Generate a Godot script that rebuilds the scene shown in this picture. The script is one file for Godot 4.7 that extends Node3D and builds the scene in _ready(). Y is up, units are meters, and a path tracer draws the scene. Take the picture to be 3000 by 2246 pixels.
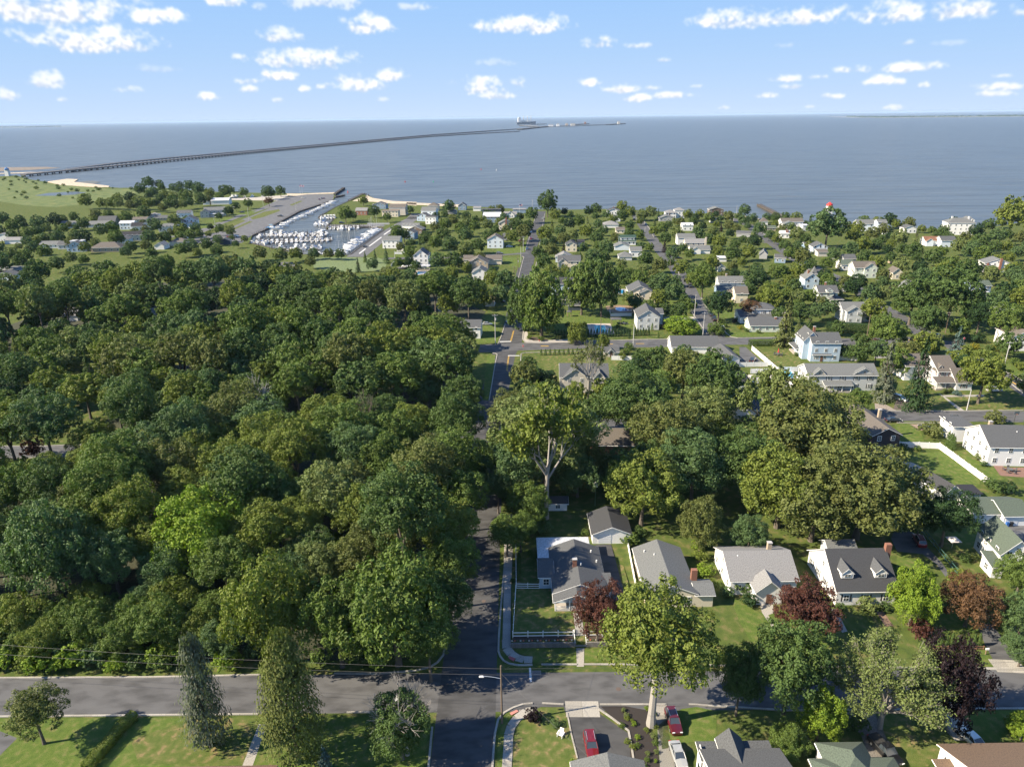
extends Node3D
# A shore town seen from the air: street corner and wood in front, houses, marina and bay beyond.


const FOG := 0.000022

var rng := RandomNumberGenerator.new()
var mats := {}
var taken := {}
var V: PackedVector3Array
var N: PackedVector3Array
var C: PackedColorArray
var tint := Color(1, 1, 1)
var use_tint := false


func _ready() -> void:
	var cam := Camera3D.new()
	cam.name = "camera"; add_child(cam)
	cam.fov = 56.730; cam.near = 1.0; cam.far = 150000.0
	cam.position = Vector3(0,87,0); cam.rotation_order = EULER_ORDER_YXZ; cam.rotation = Vector3(-0.35919,0,-0.01350)
	var we := WorldEnvironment.new(); we.name = "world_environment"; add_child(we)
	var env := Environment.new(); we.environment = env
	env.background_mode = Environment.BG_SKY; env.tonemap_mode = Environment.TONE_MAPPER_LINEAR; env.tonemap_exposure = 2.7
	env.sdfgi_enabled = true; env.ssao_enabled = true; env.ssil_enabled = true
	env.background_energy_multiplier = 0.41
	var sky := PanoramaSkyMaterial.new()
	sky.panorama = ImageTexture.create_from_image(sky_image(CLOUDS)); sky.energy_multiplier = 1.0
	env.sky = Sky.new(); env.sky.sky_material = sky
	var sun := DirectionalLight3D.new(); sun.name = "sun"; add_child(sun)
	sun.light_energy = 1.6; sun.light_color = Color(1.0,0.94,0.84); sun.light_angular_distance = 0.6; sun.shadow_enabled = true
	sun.look_at_from_position(Vector3.ZERO,Vector3(0.80,-0.60,-0.17))
	env.fog_enabled = FOG > 0.0; env.fog_density = FOG; env.fog_light_color = Color(0.74,0.84,0.95)
	bark = coat(lin(0.15,0.125,0.10),0.95,1.2,2)
	make_foliage(); make_fittings(); make_cars(); make_boats()
	var grass := grass_mat("base",lin(0.088,0.122,0.030),lin(0.060,0.090,0.026),lin(0.16,0.15,0.06))
	var lawn := grass_mat("lawn",lin(0.100,0.148,0.032),lin(0.072,0.115,0.027),lin(0.16,0.17,0.058),0.05)
	var dry_lawn := grass_mat("dry",lin(0.108,0.138,0.038),lin(0.072,0.112,0.026),lin(0.235,0.185,0.09),0.045)
	var marsh := grass_mat("marsh",lin(0.14,0.18,0.07),lin(0.08,0.12,0.045),lin(0.20,0.21,0.085),0.006)
	var reeds := grass_mat("reeds",lin(0.16,0.21,0.10),lin(0.10,0.15,0.06),lin(0.20,0.235,0.12),0.05)
	var asphalt := asphalt_mat("street",0.115)
	var asphalt_new := asphalt_mat("new",0.08)
	var asphalt_lot := asphalt_mat("lot",0.155)
	var concrete := stone_mats(lin(0.35,0.33,0.29))
	var sand := coat(lin(0.50,0.42,0.31),0.95,0.02,1)
	var soil := coat(lin(0.075,0.052,0.038),0.98,0.6,2)
	var mulch := coat(lin(0.035,0.028,0.025),0.98,0.8,2)
	var sea := StandardMaterial3D.new()
	sea.albedo_color = lin(0.078,0.088,0.090); sea.roughness = 0.3; sea.metallic_specular = 0.28
	sea.albedo_texture = noise_map("sea",0.01,[[0.0,grey(0.80)],[0.45,grey(0.93)],[0.6,grey(0.95)],[1.0,grey(1.0)]],5,1024,1.0,77); sea.uv1_triplanar = true; sea.uv1_world_triplanar = true; sea.uv1_scale = Vector3(0.0004,0.0004,0.0022)
	var wave := FastNoiseLite.new(); wave.seed = 5; wave.frequency = 0.03; wave.fractal_octaves = 4
	var wt := NoiseTexture2D.new(); wt.width = 512; wt.height = 512; wt.seamless = true; wt.as_normal_map = true; wt.bump_strength = 6.0; wt.noise = wave
	sea.normal_enabled = true; sea.normal_texture = wt; sea.normal_scale = 0.35
	sheet("water",-0.9,[-90000,3000,90000,3000,90000,-90000,-90000,-90000],sea)
	sheet("ground",0.0,[-2500,400,-2500,-1500,-1005.8,-1348.3,-901.6,-1310.2,-883.8,-1327,-815.5,-1244.3,-734.3,-1167.8,-671,-1101.2,-588,-1049.4,-576,-1056,-551.9,-1039.2,-521.7,-1039.8,-488.2,-1033.3,-382.2,-958.9,-354.8,-962.4,-361.5,-951.2,-305.9,-933.7,-265.7,-923.5,-257.9,-928.8,-220.5,-918.9,-212.5,-894.4,-202.6,-837.4,-213.5,-738.8,-207.9,-609.3,-208.5,-580.1,-197.9,-541.8,-145.4,-491.1,-110.4,-484.7,-109.7,-486.4,-105.2,-600,-108,-613.5,-124.1,-621.9,-156,-613.5,-157.8,-618.1,-165.1,-686.4,-182,-688.1,-184.2,-768.4,-182.2,-824.6,-180.3,-901.2,-168.7,-879.7,-149.2,-830.9,-130.7,-812.9,-102,-798.2,-102.5,-795.7,-53.8,-771.9,-17.2,-743.9,14.1,-730.7,53.1,-720,111.6,-723,130,-705.4,177.8,-676.8,204.7,-685.4,212.1,-676,214.3,-638.2,225.9,-632,242.5,-640.5,252,-612.4,252.4,-594,276.8,-578.6,286.1,-590.8,308.9,-575.6,343.1,-564.2,376.7,-569.4,425.8,-595.5,725.8,-655.5,1500,-695.5,1500,400],grass,3.0)
	sheet("marsh",0.05,[-924.9,-1262.4,-862.6,-1252.1,-851.9,-1277.8,-721,-1146.1,-581.2,-1036.9,-543,-1021.9,-496.3,-1018.4,-401.8,-951.7,-480.9,-972.5,-492.4,-897.5,-483.5,-830.8,-502.3,-803.4,-551.6,-827.3,-608.8,-873.5,-676.2,-890],marsh)
	sheet("marsh_pond",0.09,[-609.9,-940.1,-613.3,-975,-590.5,-990.6,-562.8,-976.4,-562,-946.3,-581.4,-935.4],sea)
	sheet("beach",0.1,[-735.1,-1171.9,-734.2,-1226.4,-708.9,-1213.5,-685.4,-1160.1,-629.1,-1113.1,-584.1,-1074.2,-574.1,-1052.3,-598.3,-1062.6,-671,-1101.2],sand,1.6)
	sheet("sandbar",-0.6,[-1042.7,-1427.6,-965.1,-1404.9,-912.7,-1429.2,-868.1,-1420.9,-877.8,-1402.8,-950.4,-1383.1,-1024.4,-1401.9],sand)
	sheet("mudflat",-0.7,[-1159.3,-1591.1,-1092.5,-1595,-993.5,-1592.3,-933.5,-1545.5,-958.4,-1492.1,-1004.9,-1464.3,-1083.9,-1485.4],coat(lin(0.19,0.155,0.12),0.9,0.01,1))
	sheet("wet_sand",-0.55,[-686,-1164.1,-668.9,-1185.8,-639,-1152.8,-632.6,-1113.6,-664.5,-1141.2],coat(lin(0.13,0.13,0.11),0.6,0.02,1))
	sheet("beach",0.06,[-174.3,-889.4,-160.9,-857,-131.9,-820.9,-103.1,-807.3,-98.9,-772.5,-127.7,-793.8,-152.6,-815.6,-178.2,-826.5],sand,1.2)
	sheet("beach",0.06,[-113.8,-804.5,-89.7,-794.1,-54.2,-777.6,-52.7,-754.6,-74.7,-767.3,-111.1,-784.3],sand,1.2)
	sheet("beach",0.06,[213.3,-678.7,215.1,-640.7,220.8,-635,213.6,-629.7,212.7,-646.1,211.3,-668.8],sand,1.2)
	sheet("beach",0.06,[-281,-924.1,-263.3,-919.8,-221.4,-931.7,-217.3,-915.6,-251.7,-908.8,-261.2,-891.7,-274.7,-902.5],sand,1.0)
	sheet("woodland_floor",0.03,[-160,-97.6,-17.2,-97.6,-16.5,-178,-60,-180,-140,-174],coat(lin(0.045,0.05,0.022),0.98,0.15,2))
	sheet("woodland_floor",0.03,[-125,-198,-60,-194,-20,-199,-19,-262,-140,-255],coat(lin(0.045,0.05,0.022),0.98,0.15,2))
	sheet("woodland_floor",0.03,[-235,-275,-18,-292,-12,-330,-40,-372,-75,-398,-150,-415,-225,-400],coat(lin(0.045,0.05,0.022),0.98,0.15,2))
	road("street",0.012,[-8,40,-7.9,-76,-7.6,-147,-6.34,-216.3,-3.23,-262.9,-0.16,-281.1,7.75,-413.7,12.9,-487.1,25.4,-624.8,30.7,-710.2],9.2,asphalt_new)
	road("street",0.008,[-220,-90.9,-80,-90.4,0,-90,75,-89.4,220,-88.4],8.3,asphalt)
	road("street",0.008,[-260,-188,-140,-181.5,-60,-187,0,-193,80,-199.5,117,-199.5,150.5,-197.5,260,-190],8.6,asphalt)
	road("street",0.016,[-22.7,-270.6,-0.19,-273.7,36.5,-275.7,55.8,-275.9,63.6,-276,86.4,-277.7,102.7,-277.4,131.8,-274.3,147.3,-274.2,163.4,-275,176.2,-270.2,173.8,-242.3,172.3,-222.6,168.3,-190.7],10.2,asphalt)
	road("street",0.020,[84.6,-279.3,90.6,-341.1,95.1,-374.2,101,-435.1,103.2,-489.1,108.4,-557.2,118,-683.1,119.3,-697.6],8.4,asphalt)
	road("street",0.024,[171.3,-279.7,174.2,-294.5,176.8,-331.9,183.9,-380,182.8,-404.4,181.2,-444.4,183.8,-474.1,187.8,-507.7,199.2,-599,198.2,-629.8,195.9,-645.2],8.2,asphalt)
	road("street",0.028,[183.6,-516.4,192.5,-504.1],7.0,asphalt)
	road("street",0.020,[-84.4,-471.4,-52.5,-470.5,-32.2,-473.2,-1.35,-480.8,12.3,-484.2],7.0,asphalt)
	road("street",0.024,[-104.3,-478,-100.9,-563.1,-95.4,-626.1,-87.9,-681.3,-89.5,-666.1,-89.2,-705.1],13.0,asphalt_lot)
	sheet("parking_lot",0.010,[-246,-541.7,-251.6,-587.3,-251.1,-649.8,-252.5,-751.7,-260.1,-815.8,-260.3,-903.9,-252.2,-910.7,-218.2,-909.1,-202.6,-837.4,-213.5,-738.8,-207.9,-609.3,-208.5,-578.1,-203.9,-542.3,-214.5,-549.7],asphalt_lot)
	road("street",0.022,[-275.5,-577.4,-259.7,-596.2,-263.4,-651,-263.5,-704.1,-259.5,-765.7,-263.9,-839.7,-266,-914],9.0,asphalt_lot)
	sheet("gravel_lot",0.02,[-335.5,-877.7,-308.6,-883.1,-276.2,-905.9,-271.4,-896.1,-262,-839.5,-296.7,-847.8,-325.5,-855.4],coat(lin(0.42,0.39,0.34),0.95,0.05,1))
	sheet("lawn",0.03,[-253.1,-589.4,-254.4,-631,-250.6,-677.9,-244.8,-669.4,-242.1,-607.4,-247.8,-589],dry_lawn)
	sheet("lawn",0.03,[-238.1,-607,-240.1,-666.4,-235.9,-662.4,-234.6,-604.6],dry_lawn)
	sheet("lawn",0.03,[-247.9,-691.2,-249.1,-738.6,-240.1,-755.6,-234.9,-743.4,-236.4,-694.5,-240.9,-677],dry_lawn)
	sheet("lawn",0.03,[-240.3,-794.9,-240,-836.8,-236.1,-832.3,-235.5,-787.2],dry_lawn)
	sheet("lawn",0.03,[-278.4,-582.4,-278.8,-606.4,-264.3,-605.1,-260.5,-586],lawn)
	sheet("lawn",0.03,[-273.2,-625.8,-278.6,-652.4,-263.4,-651,-263.4,-624.9],lawn)
	sheet("lawn",0.03,[-282.4,-665.4,-280.9,-694.6,-264.2,-695.7,-264.1,-662.1],lawn)
	sheet("lawn",0.03,[-271.8,-716.6,-272.8,-741.1,-260.3,-746.1,-256,-714.9],lawn)
	sheet("lawn",0.03,[-12.9,-483.1,-4.21,-528.3,12.1,-528.7,10.3,-487.3,-1.35,-481.7],lawn)
	sheet("lawn",0.03,[-5.42,-468.4,8.38,-470.2,5.79,-434.3,0.57,-435.9],lawn)
	sheet("lawn",0.03,[-89.3,-481.6,-54.7,-492.2,-43.9,-489.9,-43.1,-474,-89.1,-474.5],lawn)
	sheet("reed_bed",0.03,[-133.3,-477.3,-110.4,-477.1,-88.1,-474,-79.6,-459.9,-77.6,-432.5,-99.2,-424.7,-123.3,-442.7],reeds)
	sheet("lawn",0.03,[-9.77,-216.5,-9.56,-263.2,-6.26,-264,-7.47,-216],lawn)
	sheet("lawn",0.03,[7.4,-315.4,20.9,-327.8,46.8,-329.3,55.7,-318.3,52.8,-300.4,17.6,-296.1],lawn)
	sheet("lawn",0.03,[-17,-279.7,-11.3,-325.9,-3.61,-320,-5.88,-279.2],lawn)
	sheet("lawn",0.03,[11,-266.2,43,-266.8,41,-243.2,12.5,-236.2],dry_lawn)
	sheet("lawn",0.03,[74.4,-347.5,87,-346.8,84.7,-325.8,72.1,-325.1],lawn)
	sheet("lawn",0.03,[70.7,-308.3,83.4,-308.9,81.9,-288.4,66.2,-286.8],lawn)
	sheet("lawn",0.03,[91.9,-290.2,101.6,-289.7,115.6,-286.8,117.5,-283.1,92.3,-282.8],lawn)
	sheet("lawn",0.03,[96.2,-342.4,104.4,-319.9,101.3,-310.6,93.7,-315],lawn)
	sheet("lawn",0.03,[97.7,-264.4,112.4,-265.7,106.5,-245.6,97.4,-244.7],dry_lawn)
	sheet("lawn",0.03,[71.6,-209.6,75.3,-216.8,81.9,-219.3,83.5,-210.5,81.4,-207.9],lawn)
	sheet("lawn",0.03,[130.2,-210.1,138.8,-214.5,153.6,-213.9,166.1,-213.5,160.8,-202.6,141.3,-202.1,126.8,-203.8],dry_lawn)
	sheet("lawn",0.03,[177.3,-267.8,181.8,-268.6,184.6,-240.7,176.1,-228.2,176.2,-241.1],lawn)
	sheet("lawn",0.03,[113.7,-192.9,118,-193.1,119,-188.3,115.8,-180.7,108.9,-180.9],lawn)
	sheet("lawn",0.03,[107.1,-173.1,117.2,-174.1,117.1,-157.7,115.5,-155,110.3,-154.9,104.2,-158.6,107.4,-166.4,104.9,-168.8],lawn)
	sheet("lawn",0.03,[120.8,-173.9,122.7,-170.1,125.2,-164.7,123.6,-158,119.4,-157.6],lawn)
	sheet("lawn",0.03,[95.5,-134.2,102.4,-134,104,-129.2,100.6,-126.2,95.1,-127.8],lawn)
	sheet("lawn",0.03,[75.4,-117.6,80.8,-127.2,83.2,-123.6,82.9,-117.4],lawn)
	sheet("lawn",0.03,[-200,-85.6,-76,-85.8,-50,-85.4,-16,-85.2,-13.4,-82,-13.2,-40,-200,-40],lawn)
	sheet("lawn",0.034,[-58.1,-81.4,-50.5,-85.4,-39.9,-85.2,-39.1,-76.8,-50.3,-77,-54.8,-77.1],dry_lawn)
	sheet("lawn",0.03,[3.84,-86.7,7.45,-86.6,8.76,-77.2,8.76,-75.2,-0.75,-75.4,-0.63,-79.9,0.71,-84.8],dry_lawn)
	sheet("lawn",0.03,[25.8,-85.9,28.3,-86.3,29.8,-85.8,31.2,-85.5,29.6,-79.6,26.3,-79.7,21.3,-78.4,21.4,-82.7],lawn)
	sheet("lawn",0.03,[-0.24,-99.5,2.57,-99.9,10.6,-99.8,10.4,-96.5,2.9,-96.5,2.84,-98,1.25,-98.5],lawn)
	sheet("lawn",0.03,[12.1,-99.7,19.8,-99.6,20.2,-96.5,11.7,-96.5],lawn)
	sheet("lawn",0.034,[3.83,-98.9,8.16,-99.4,9.75,-97.8,4.62,-97.3],dry_lawn)
	sheet("lawn",0.03,[43.6,-128.2,41.5,-113.7,41.1,-106.8,41.4,-100,44.3,-96,52.4,-95.3,59.9,-105.1,57,-106.2,48.2,-108.4,45.5,-108.5,42.1,-112.6],lawn)
	sheet("lawn",0.03,[72.9,-97.9,80.9,-97.9,79.9,-94,73.9,-94.1],lawn)
	sheet("lawn",0.03,[77.6,-109.1,84.9,-108.6,83.8,-102.6,74.2,-101.6],lawn)
	sheet("lawn",0.03,[55.3,-84.2,65.5,-84.6,64.7,-79.3,58.3,-74.9,54,-74.9],dry_lawn)
	sheet("lawn",0.03,[68.8,-84.8,78.4,-84.5,74.4,-78.6,68.3,-79.5],lawn)
	start(); slab([Vector3(-0.6,0.95,-100.4),Vector3(22.5,0.95,-100.4),Vector3(22.5,0.05,-124),Vector3(-0.6,0.05,-124)],1.2)
	structure("lawn",done(),dry_lawn)
	sheet("planting_bed",0.975,[-0.5,-100.5,10.2,-100.5,10.2,-101.9,-0.5,-101.9],soil)
	sheet("planting_bed",0.975,[12.7,-100.5,22,-100.5,22,-101.9,12.7,-101.9],soil)
	start(); quad(Vector3(17.2,0.62,-108),Vector3(21.3,0.62,-108),Vector3(21.0,0.09,-131.6),Vector3(17.6,0.09,-131.6)); structure("driveway",done(),asphalt_new)
	sheet("driveway",0.03,[8.07,-85.3,12.8,-85.3,16.9,-81.3,16.8,-76.5,16.9,-74.9,8.93,-75,8.76,-77.2],asphalt_new)
	sheet("driveway",0.03,[85.9,-117.7,86.6,-122.8,85.8,-126.5,81,-127.6,82.1,-132.5,84,-134.9,88.1,-135.2,88.1,-128.6,88,-123.5,87.1,-117.6],asphalt)
	sheet("driveway",0.03,[102.3,-132.4,109.7,-137.2,116.7,-137,110.9,-128.6,104.5,-129.9],asphalt_lot)
	sheet("driveway",0.03,[83.7,-104.9,86.4,-104.5,84.7,-95.2,80.7,-95.2,81.7,-99.2],asphalt)
	sheet("driveway",0.03,[50,-84.8,55.5,-85,55.4,-83,54.2,-74.9,50.5,-75,51.4,-80.6],coat(lin(0.20,0.18,0.155),0.95,0.4,2))
	sheet("driveway",0.03,[66.8,-84.8,68.8,-84.8,68.1,-79.3,64.7,-79.3,64.2,-82.3],concrete[0])
	sheet("driveway",0.03,[90.9,-269.7,93.3,-269.5,93.7,-251.4,85.4,-250.9],asphalt)
	sheet("driveway",0.03,[83,-228,89.6,-228.2,90.3,-223.3,83.5,-210.5,83,-219.3],asphalt_new)
	sheet("driveway",0.03,[69.8,-315.6,83.6,-315.5,84.1,-308.9,69.5,-310.9],coat(lin(0.45,0.42,0.36),0.95,0.3,1))
	sheet("driveway",0.03,[139.1,-257.8,149.8,-260.2,164.4,-263.4,163.1,-260.5,149.6,-256.4,145.4,-253.8,136.9,-253.2],coat(lin(0.28,0.28,0.28),0.95,0.3,1))
	sheet("driveway",0.03,[123.8,-211.6,130.3,-210.7,125.7,-203.2,119,-204.1],coat(lin(0.13,0.105,0.09),0.95,0.3,2))
	sheet("driveway",0.03,[115.7,-209.3,118.7,-207.9,119.6,-203.4,113.2,-203.7],coat(lin(0.33,0.28,0.23),0.95,0.3,2))
	sheet("driveway",0.03,[118.1,-192.7,121.7,-192.6,119.8,-188.6,117.9,-187.9],coat(lin(0.34,0.25,0.19),0.95,0.6,2))
	sheet("driveway",0.03,[127.5,-193.2,130.8,-193.1,128.6,-187.2,127.1,-188.7],coat(lin(0.34,0.22,0.17),0.95,0.6,2))
	sheet("patio",0.03,[126.8,-171.9,129.9,-172.4,127.9,-164.6,132.9,-164.5,130.6,-158.9,123.9,-160.2,125.7,-165.9],coat(lin(0.26,0.15,0.115),0.95,0.8,2))
	sheet("patio",0.03,[99.7,-172.7,103.8,-173.2,105.7,-168.2,107,-165.2,105.3,-160.2,101.7,-160.8,103.7,-166.5],coat(lin(0.44,0.39,0.33),0.95,0.8,2))
	sheet("pavement",0.04,[-149.1,-449.4,-136.6,-448.6,-141.3,-461.7,-149.9,-463.6],asphalt_lot)
	sheet("driveway",0.03,[-160.3,-637,-110.5,-632.3,-107.8,-620.3,-156.4,-618],asphalt_lot)
	sheet("driveway",0.03,[-71.1,-437.2,-64.6,-460.6,-63.7,-446.4,-66,-434.4],asphalt)
	sheet("stone_apron",0.04,[5.11,-297.9,7.03,-294.2,6.97,-285.1,10.4,-281.7,24.6,-283.2,24.2,-278.9,11.2,-278.4,5.85,-278.7,4.54,-285.2],coat(lin(0.42,0.39,0.35),0.95,0.5,1))
	sheet("planting_bed",0.06,[6.64,-285.1,8.65,-287.3,15.3,-283.6,14.9,-282,9.12,-281.7],soil)
	sheet("path",0.04,[140.6,-217.2,140.8,-215.8,140.2,-202.1,138.5,-202.2],concrete[0])
	sheet("path",0.04,[139.6,-214.4,141.4,-215.4,154.4,-215.3,153.4,-213.6,140.9,-213.7],concrete[1])
	sheet("planting_bed",0.04,[13.3,-86.6,17.2,-86.6,20.6,-85.7,20.2,-82.7,20.6,-78.4,20.3,-74.8,16.2,-74.9,16.9,-81.3],mulch)
	sheet("gravel_drive",0.03,[20.8,-86,23.2,-85.7,22.5,-75,20.3,-75,21.4,-82.7],coat(lin(0.26,0.25,0.22),0.95,0.8,2))
	start(); quad(Vector3(10.75,0.93,-102.4),Vector3(12.25,0.93,-102.4),Vector3(12.25,0.75,-108.3),Vector3(10.75,0.75,-108.3)); structure("path",done(),concrete[1])
	sheet("path",0.04,[10.6,-99.8,12,-99.8,11.5,-95.3,10.3,-95.3],concrete[0])
	sheet("path",0.04,[46.6,-112.3,49.2,-112.2,48.2,-108.4,46.9,-107.8,47,-103.4,47,-101.8,46.6,-103.1,46,-108.5],concrete[0])
	sheet("path",0.04,[60.1,-109.3,59.5,-103.1,58.4,-102.8,59.2,-109.3],concrete[1])
	sheet("path",0.04,[67.1,-108.4,68.5,-108.4,68.4,-104.3,66.9,-104.3],coat(lin(0.26,0.17,0.12),0.95,0.8,2))
	sheet("path",0.04,[-39.7,-84,-38.4,-84,-38.1,-76.3,-39.6,-76.3],concrete[0])
	sheet("driveway",0.04,[-81,-84.1,-75.6,-82,-76.1,-79,-76.4,-77.4],asphalt)
	block_wall(-0.9,-100.15,10.45,0.95,concrete)
	block_wall(12.35,-100.15,22.5,0.95,concrete)
	front_steps(11.4,-100.2,concrete)
	course("kerb","kerbstone",[-1.89,-138,-2.09,-123.9,-2.72,-110.6,-2.97,-102.7,-3,-99.3,-2.7,-98.1,-2.06,-96.9,-1.11,-96.2,0.36,-95.8,2.87,-95.8],0.34,0.15,3,concrete)
	course("kerb","kerbstone",[4.35,-95.9,10.4,-95.8],0.34,0.15,3,concrete)
	course("kerb","kerbstone",[11.6,-95.8,20,-95.6,75,-93.7,110,-93.3],0.34,0.15,3,concrete)
	course("kerb","kerbstone",[-3.56,-75.4,-3.46,-78.1,-3.29,-81.6,-2.84,-84.3,-1.93,-85.6,-0.49,-86.6,1.17,-87.3,2.63,-87.4],0.34,0.15,3,concrete)
	course("kerb","kerbstone",[4.08,-87.4,7.49,-87.1],0.34,0.15,3,concrete)
	course("kerb","kerbstone",[13.2,-87,23.5,-86.8],0.34,0.15,3,concrete)
	course("kerb","kerbstone",[27.2,-86.8,42,-85.3,75,-85.1,110,-84.7],0.34,0.15,3,concrete)
	course("kerb","kerbstone",[-120,-95,-86.5,-94.5,-60.6,-94.2,-42.9,-94.4],0.34,0.15,3,concrete)
	course("kerb","kerbstone",[-30.5,-94.5,-23.2,-94.3,-16.8,-94.9,-14.6,-95.6,-13.4,-96.7,-12.5,-98.5,-12.4,-110,-12.3,-147],0.34,0.15,3,concrete)
	course("kerb","kerbstone",[-120,-86,-81,-86.2,-40.4,-86],0.34,0.15,3,concrete)
	course("kerb","kerbstone",[-26.6,-86.1,-21.8,-86.1],0.34,0.15,3,concrete)
	course("kerb","kerbstone",[-12.9,-83,-12.7,-76,-12.9,-60],0.34,0.15,3,concrete)
	course("kerb","kerbstone",[-7.59,-215.7,-6.95,-233,-6.43,-248.5,-5.65,-264,-6.28,-265.5,-7.82,-266.2],0.34,0.15,6,concrete)
	course("kerb","kerbstone",[-5.69,-277.1,-4.38,-287.9,-2.67,-308.1],0.34,0.15,6,concrete)
	course("kerb","kerbstone",[5.61,-297.8,4.68,-284.1,5.85,-278.7,18,-280.5,30.7,-280.5,56.7,-281],0.34,0.15,6,concrete)
	course("kerb","kerbstone",[2.76,-240.6,3.71,-264.6,5.56,-265.9,35.5,-267.1],0.34,0.15,6,concrete)
	course("kerb","kerbstone",[49.7,-281.3,65.7,-281.3],0.34,0.15,6,concrete)
	course("kerb","kerbstone",[86.8,-346.1,84.3,-312.8,82.8,-288.3],0.34,0.15,6,concrete)
	course("kerb","kerbstone",[95.3,-344.8,91.9,-303.4,91.2,-289.1,91.5,-283.4,93.9,-281.6,113.8,-281.8],0.34,0.15,6,concrete)
	course("kerb","kerbstone",[109.1,-542,114.4,-589.3,120.7,-677.2],0.34,0.15,8,concrete)
	course("kerb","kerbstone",[97.6,-403.6,103.5,-460.5],0.34,0.15,8,concrete)
	course("kerb","kerbstone",[84.7,-334.9,89,-372.7],0.34,0.15,6,concrete)
	course("kerb","kerbstone",[3.89,-395.1,8.12,-456.7,9.11,-468.8,7.91,-472.5],0.34,0.15,8,concrete)
	course("kerb","kerbstone",[10.4,-493.2,13.6,-532.1,25,-687.3],0.34,0.15,8,concrete)
	course("kerb","kerbstone",[15.1,-429,19.1,-483.6,26.8,-597.3,33.6,-692.1],0.34,0.15,8,concrete)
	course("kerb","kerbstone",[112.5,-203.2,122.3,-202.7,138.7,-202.1,158.2,-201.9],0.34,0.15,6,concrete)
	course("kerb","kerbstone",[114.8,-193.7,128.8,-193.2],0.34,0.15,6,concrete)
	course("kerb","kerbstone",[170.9,-231,167.6,-215.7],0.34,0.15,6,concrete)
	course("kerb","kerbstone",[177.4,-267.1,176.4,-256.4],0.34,0.15,6,concrete)
	course("kerb","kerbstone",[175.5,-236.4,175.5,-227.3],0.34,0.15,6,concrete)
	course("kerb","kerbstone",[-147.8,-185.9,-134.2,-185.5,-121.5,-186.6],0.34,0.15,6,concrete)
	course("kerb","kerbstone",[-142.5,-178,-136,-177.9,-128.7,-177.9],0.34,0.15,6,concrete)
	course("kerb","kerbstone",[200.6,-603.4,195.4,-549.6,191.8,-520.9],0.34,0.15,8,concrete)
	course("kerb","kerbstone",[191.4,-500.9,179.3,-452.4],0.34,0.15,8,concrete)
	course("kerb","kerbstone",[73.3,-93.6,80,-93.4,84.3,-93.2],0.34,0.15,3,concrete)
	course("sidewalk","paving_slab",[-0.91,-144.3,-1.12,-128.3,-1.45,-116.5,-1.58,-102.1],1.45,0.12,1.5,concrete)
	course("sidewalk","paving_slab",[-1.58,-102.1,-1.53,-99.9,-0.78,-98.5,0.17,-97.6,1.44,-97.1,2.87,-97],1.6,0.12,1.5,concrete)
	course("sidewalk","paving_slab",[-1.5,-75.4,-1.35,-78,-1.22,-81.3,-0.82,-83,0.1,-84.5,1.55,-85.8,2.58,-86],1.4,0.12,1.5,concrete)
	sheet("tactile_plate",0.14,[-1.15,-98,-0.04,-97.4,-0.37,-96.6,-1.21,-97.4],coat(lin(0.42,0.10,0.10),0.8,1.0,1))
	sheet("tactile_plate",0.14,[-1.07,-85.5,0.02,-86.1,0.36,-85.8,-0.81,-85],coat(lin(0.50,0.22,0.18),0.8,1.0,1))
	sheet("verge",0.05,[-2.9,-75.4,-2.79,-81.1,-2.23,-84.1,-1.22,-85.3,-0.75,-84.9,-1.62,-83,-1.86,-79.7,-2.06,-75.4],lawn)
	course("driveway_apron","paving_slab",[7.72,-86.2,13,-86.1],3.2,0.05,2.6,concrete)
	course("driveway_apron","paving_slab",[79.9,-94.3,84.8,-93.9],3.0,0.05,2.2,concrete)
	course("driveway_apron","paving_slab",[21.7,-85.9,23.7,-85.9],2.4,0.05,2.2,concrete)
	course("driveway_edging","edging_stone",[12.9,-86.1,14.8,-84.2,16.9,-81.8,16.9,-79.4,16.8,-76.5,16.8,-75.1],0.3,0.16,1.2,concrete)
	course("driveway_edging","edging_stone",[7.91,-85.4,8.23,-81.2,8.74,-77],0.22,0.14,1.2,concrete)
	var line_white := coat(lin(0.62,0.62,0.60),0.8,0.8,1)
	var line_yellow := coat(lin(0.55,0.34,0.05),0.8,0.8,1)
	sheet("road_marking",0.034,[2.19,-95.2,2.57,-95.2,2.62,-92,2.26,-92],line_white)
	sheet("road_marking",0.034,[-19.3,-89.6,-18.9,-89.5,-19,-86.4,-19.4,-86.5],line_white)
	sheet("road_marking",0.034,[-5.02,-281.5,-0.16,-281.6,-0.16,-280.6,-5.01,-280.5],line_white)
	sheet("road_marking",0.034,[-1.43,-262.9,3.08,-262.7,3.07,-261.9,-1.43,-262.1],line_white)
	sheet("road_marking",0.034,[-0.54,-281.6,-0.35,-281.6,0.97,-296.9,0.8,-296.9],line_yellow)
	sheet("road_marking",0.034,[-2.1,-244.9,-1.93,-244.9,-1.19,-262.1,-1.34,-262.1],line_yellow)
	sheet("road_marking",0.034,[-0.16,-281.6,0.03,-281.6,1.29,-296.8,1.12,-296.9],line_yellow)
	sheet("road_marking",0.034,[-1.76,-244.9,-1.59,-244.9,-0.9,-262.1,-1.05,-262.1],line_yellow)
	sheet("road_marking",0.034,[11.9,-274.6,15,-274.5,15,-273.8,11.8,-274],line_yellow)
	sheet("road_marking",0.034,[39.4,-275.9,41.3,-275.9,41.2,-275.3,39.3,-275.3],line_yellow)
	sheet("road_marking",0.034,[50.9,-276.1,54,-276.1,53.9,-275.4,50.8,-275.5],line_yellow)
	sheet("road_marking",0.034,[50.7,-276,54,-275.9,53.9,-275.3,50.6,-275.4],line_yellow)
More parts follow.
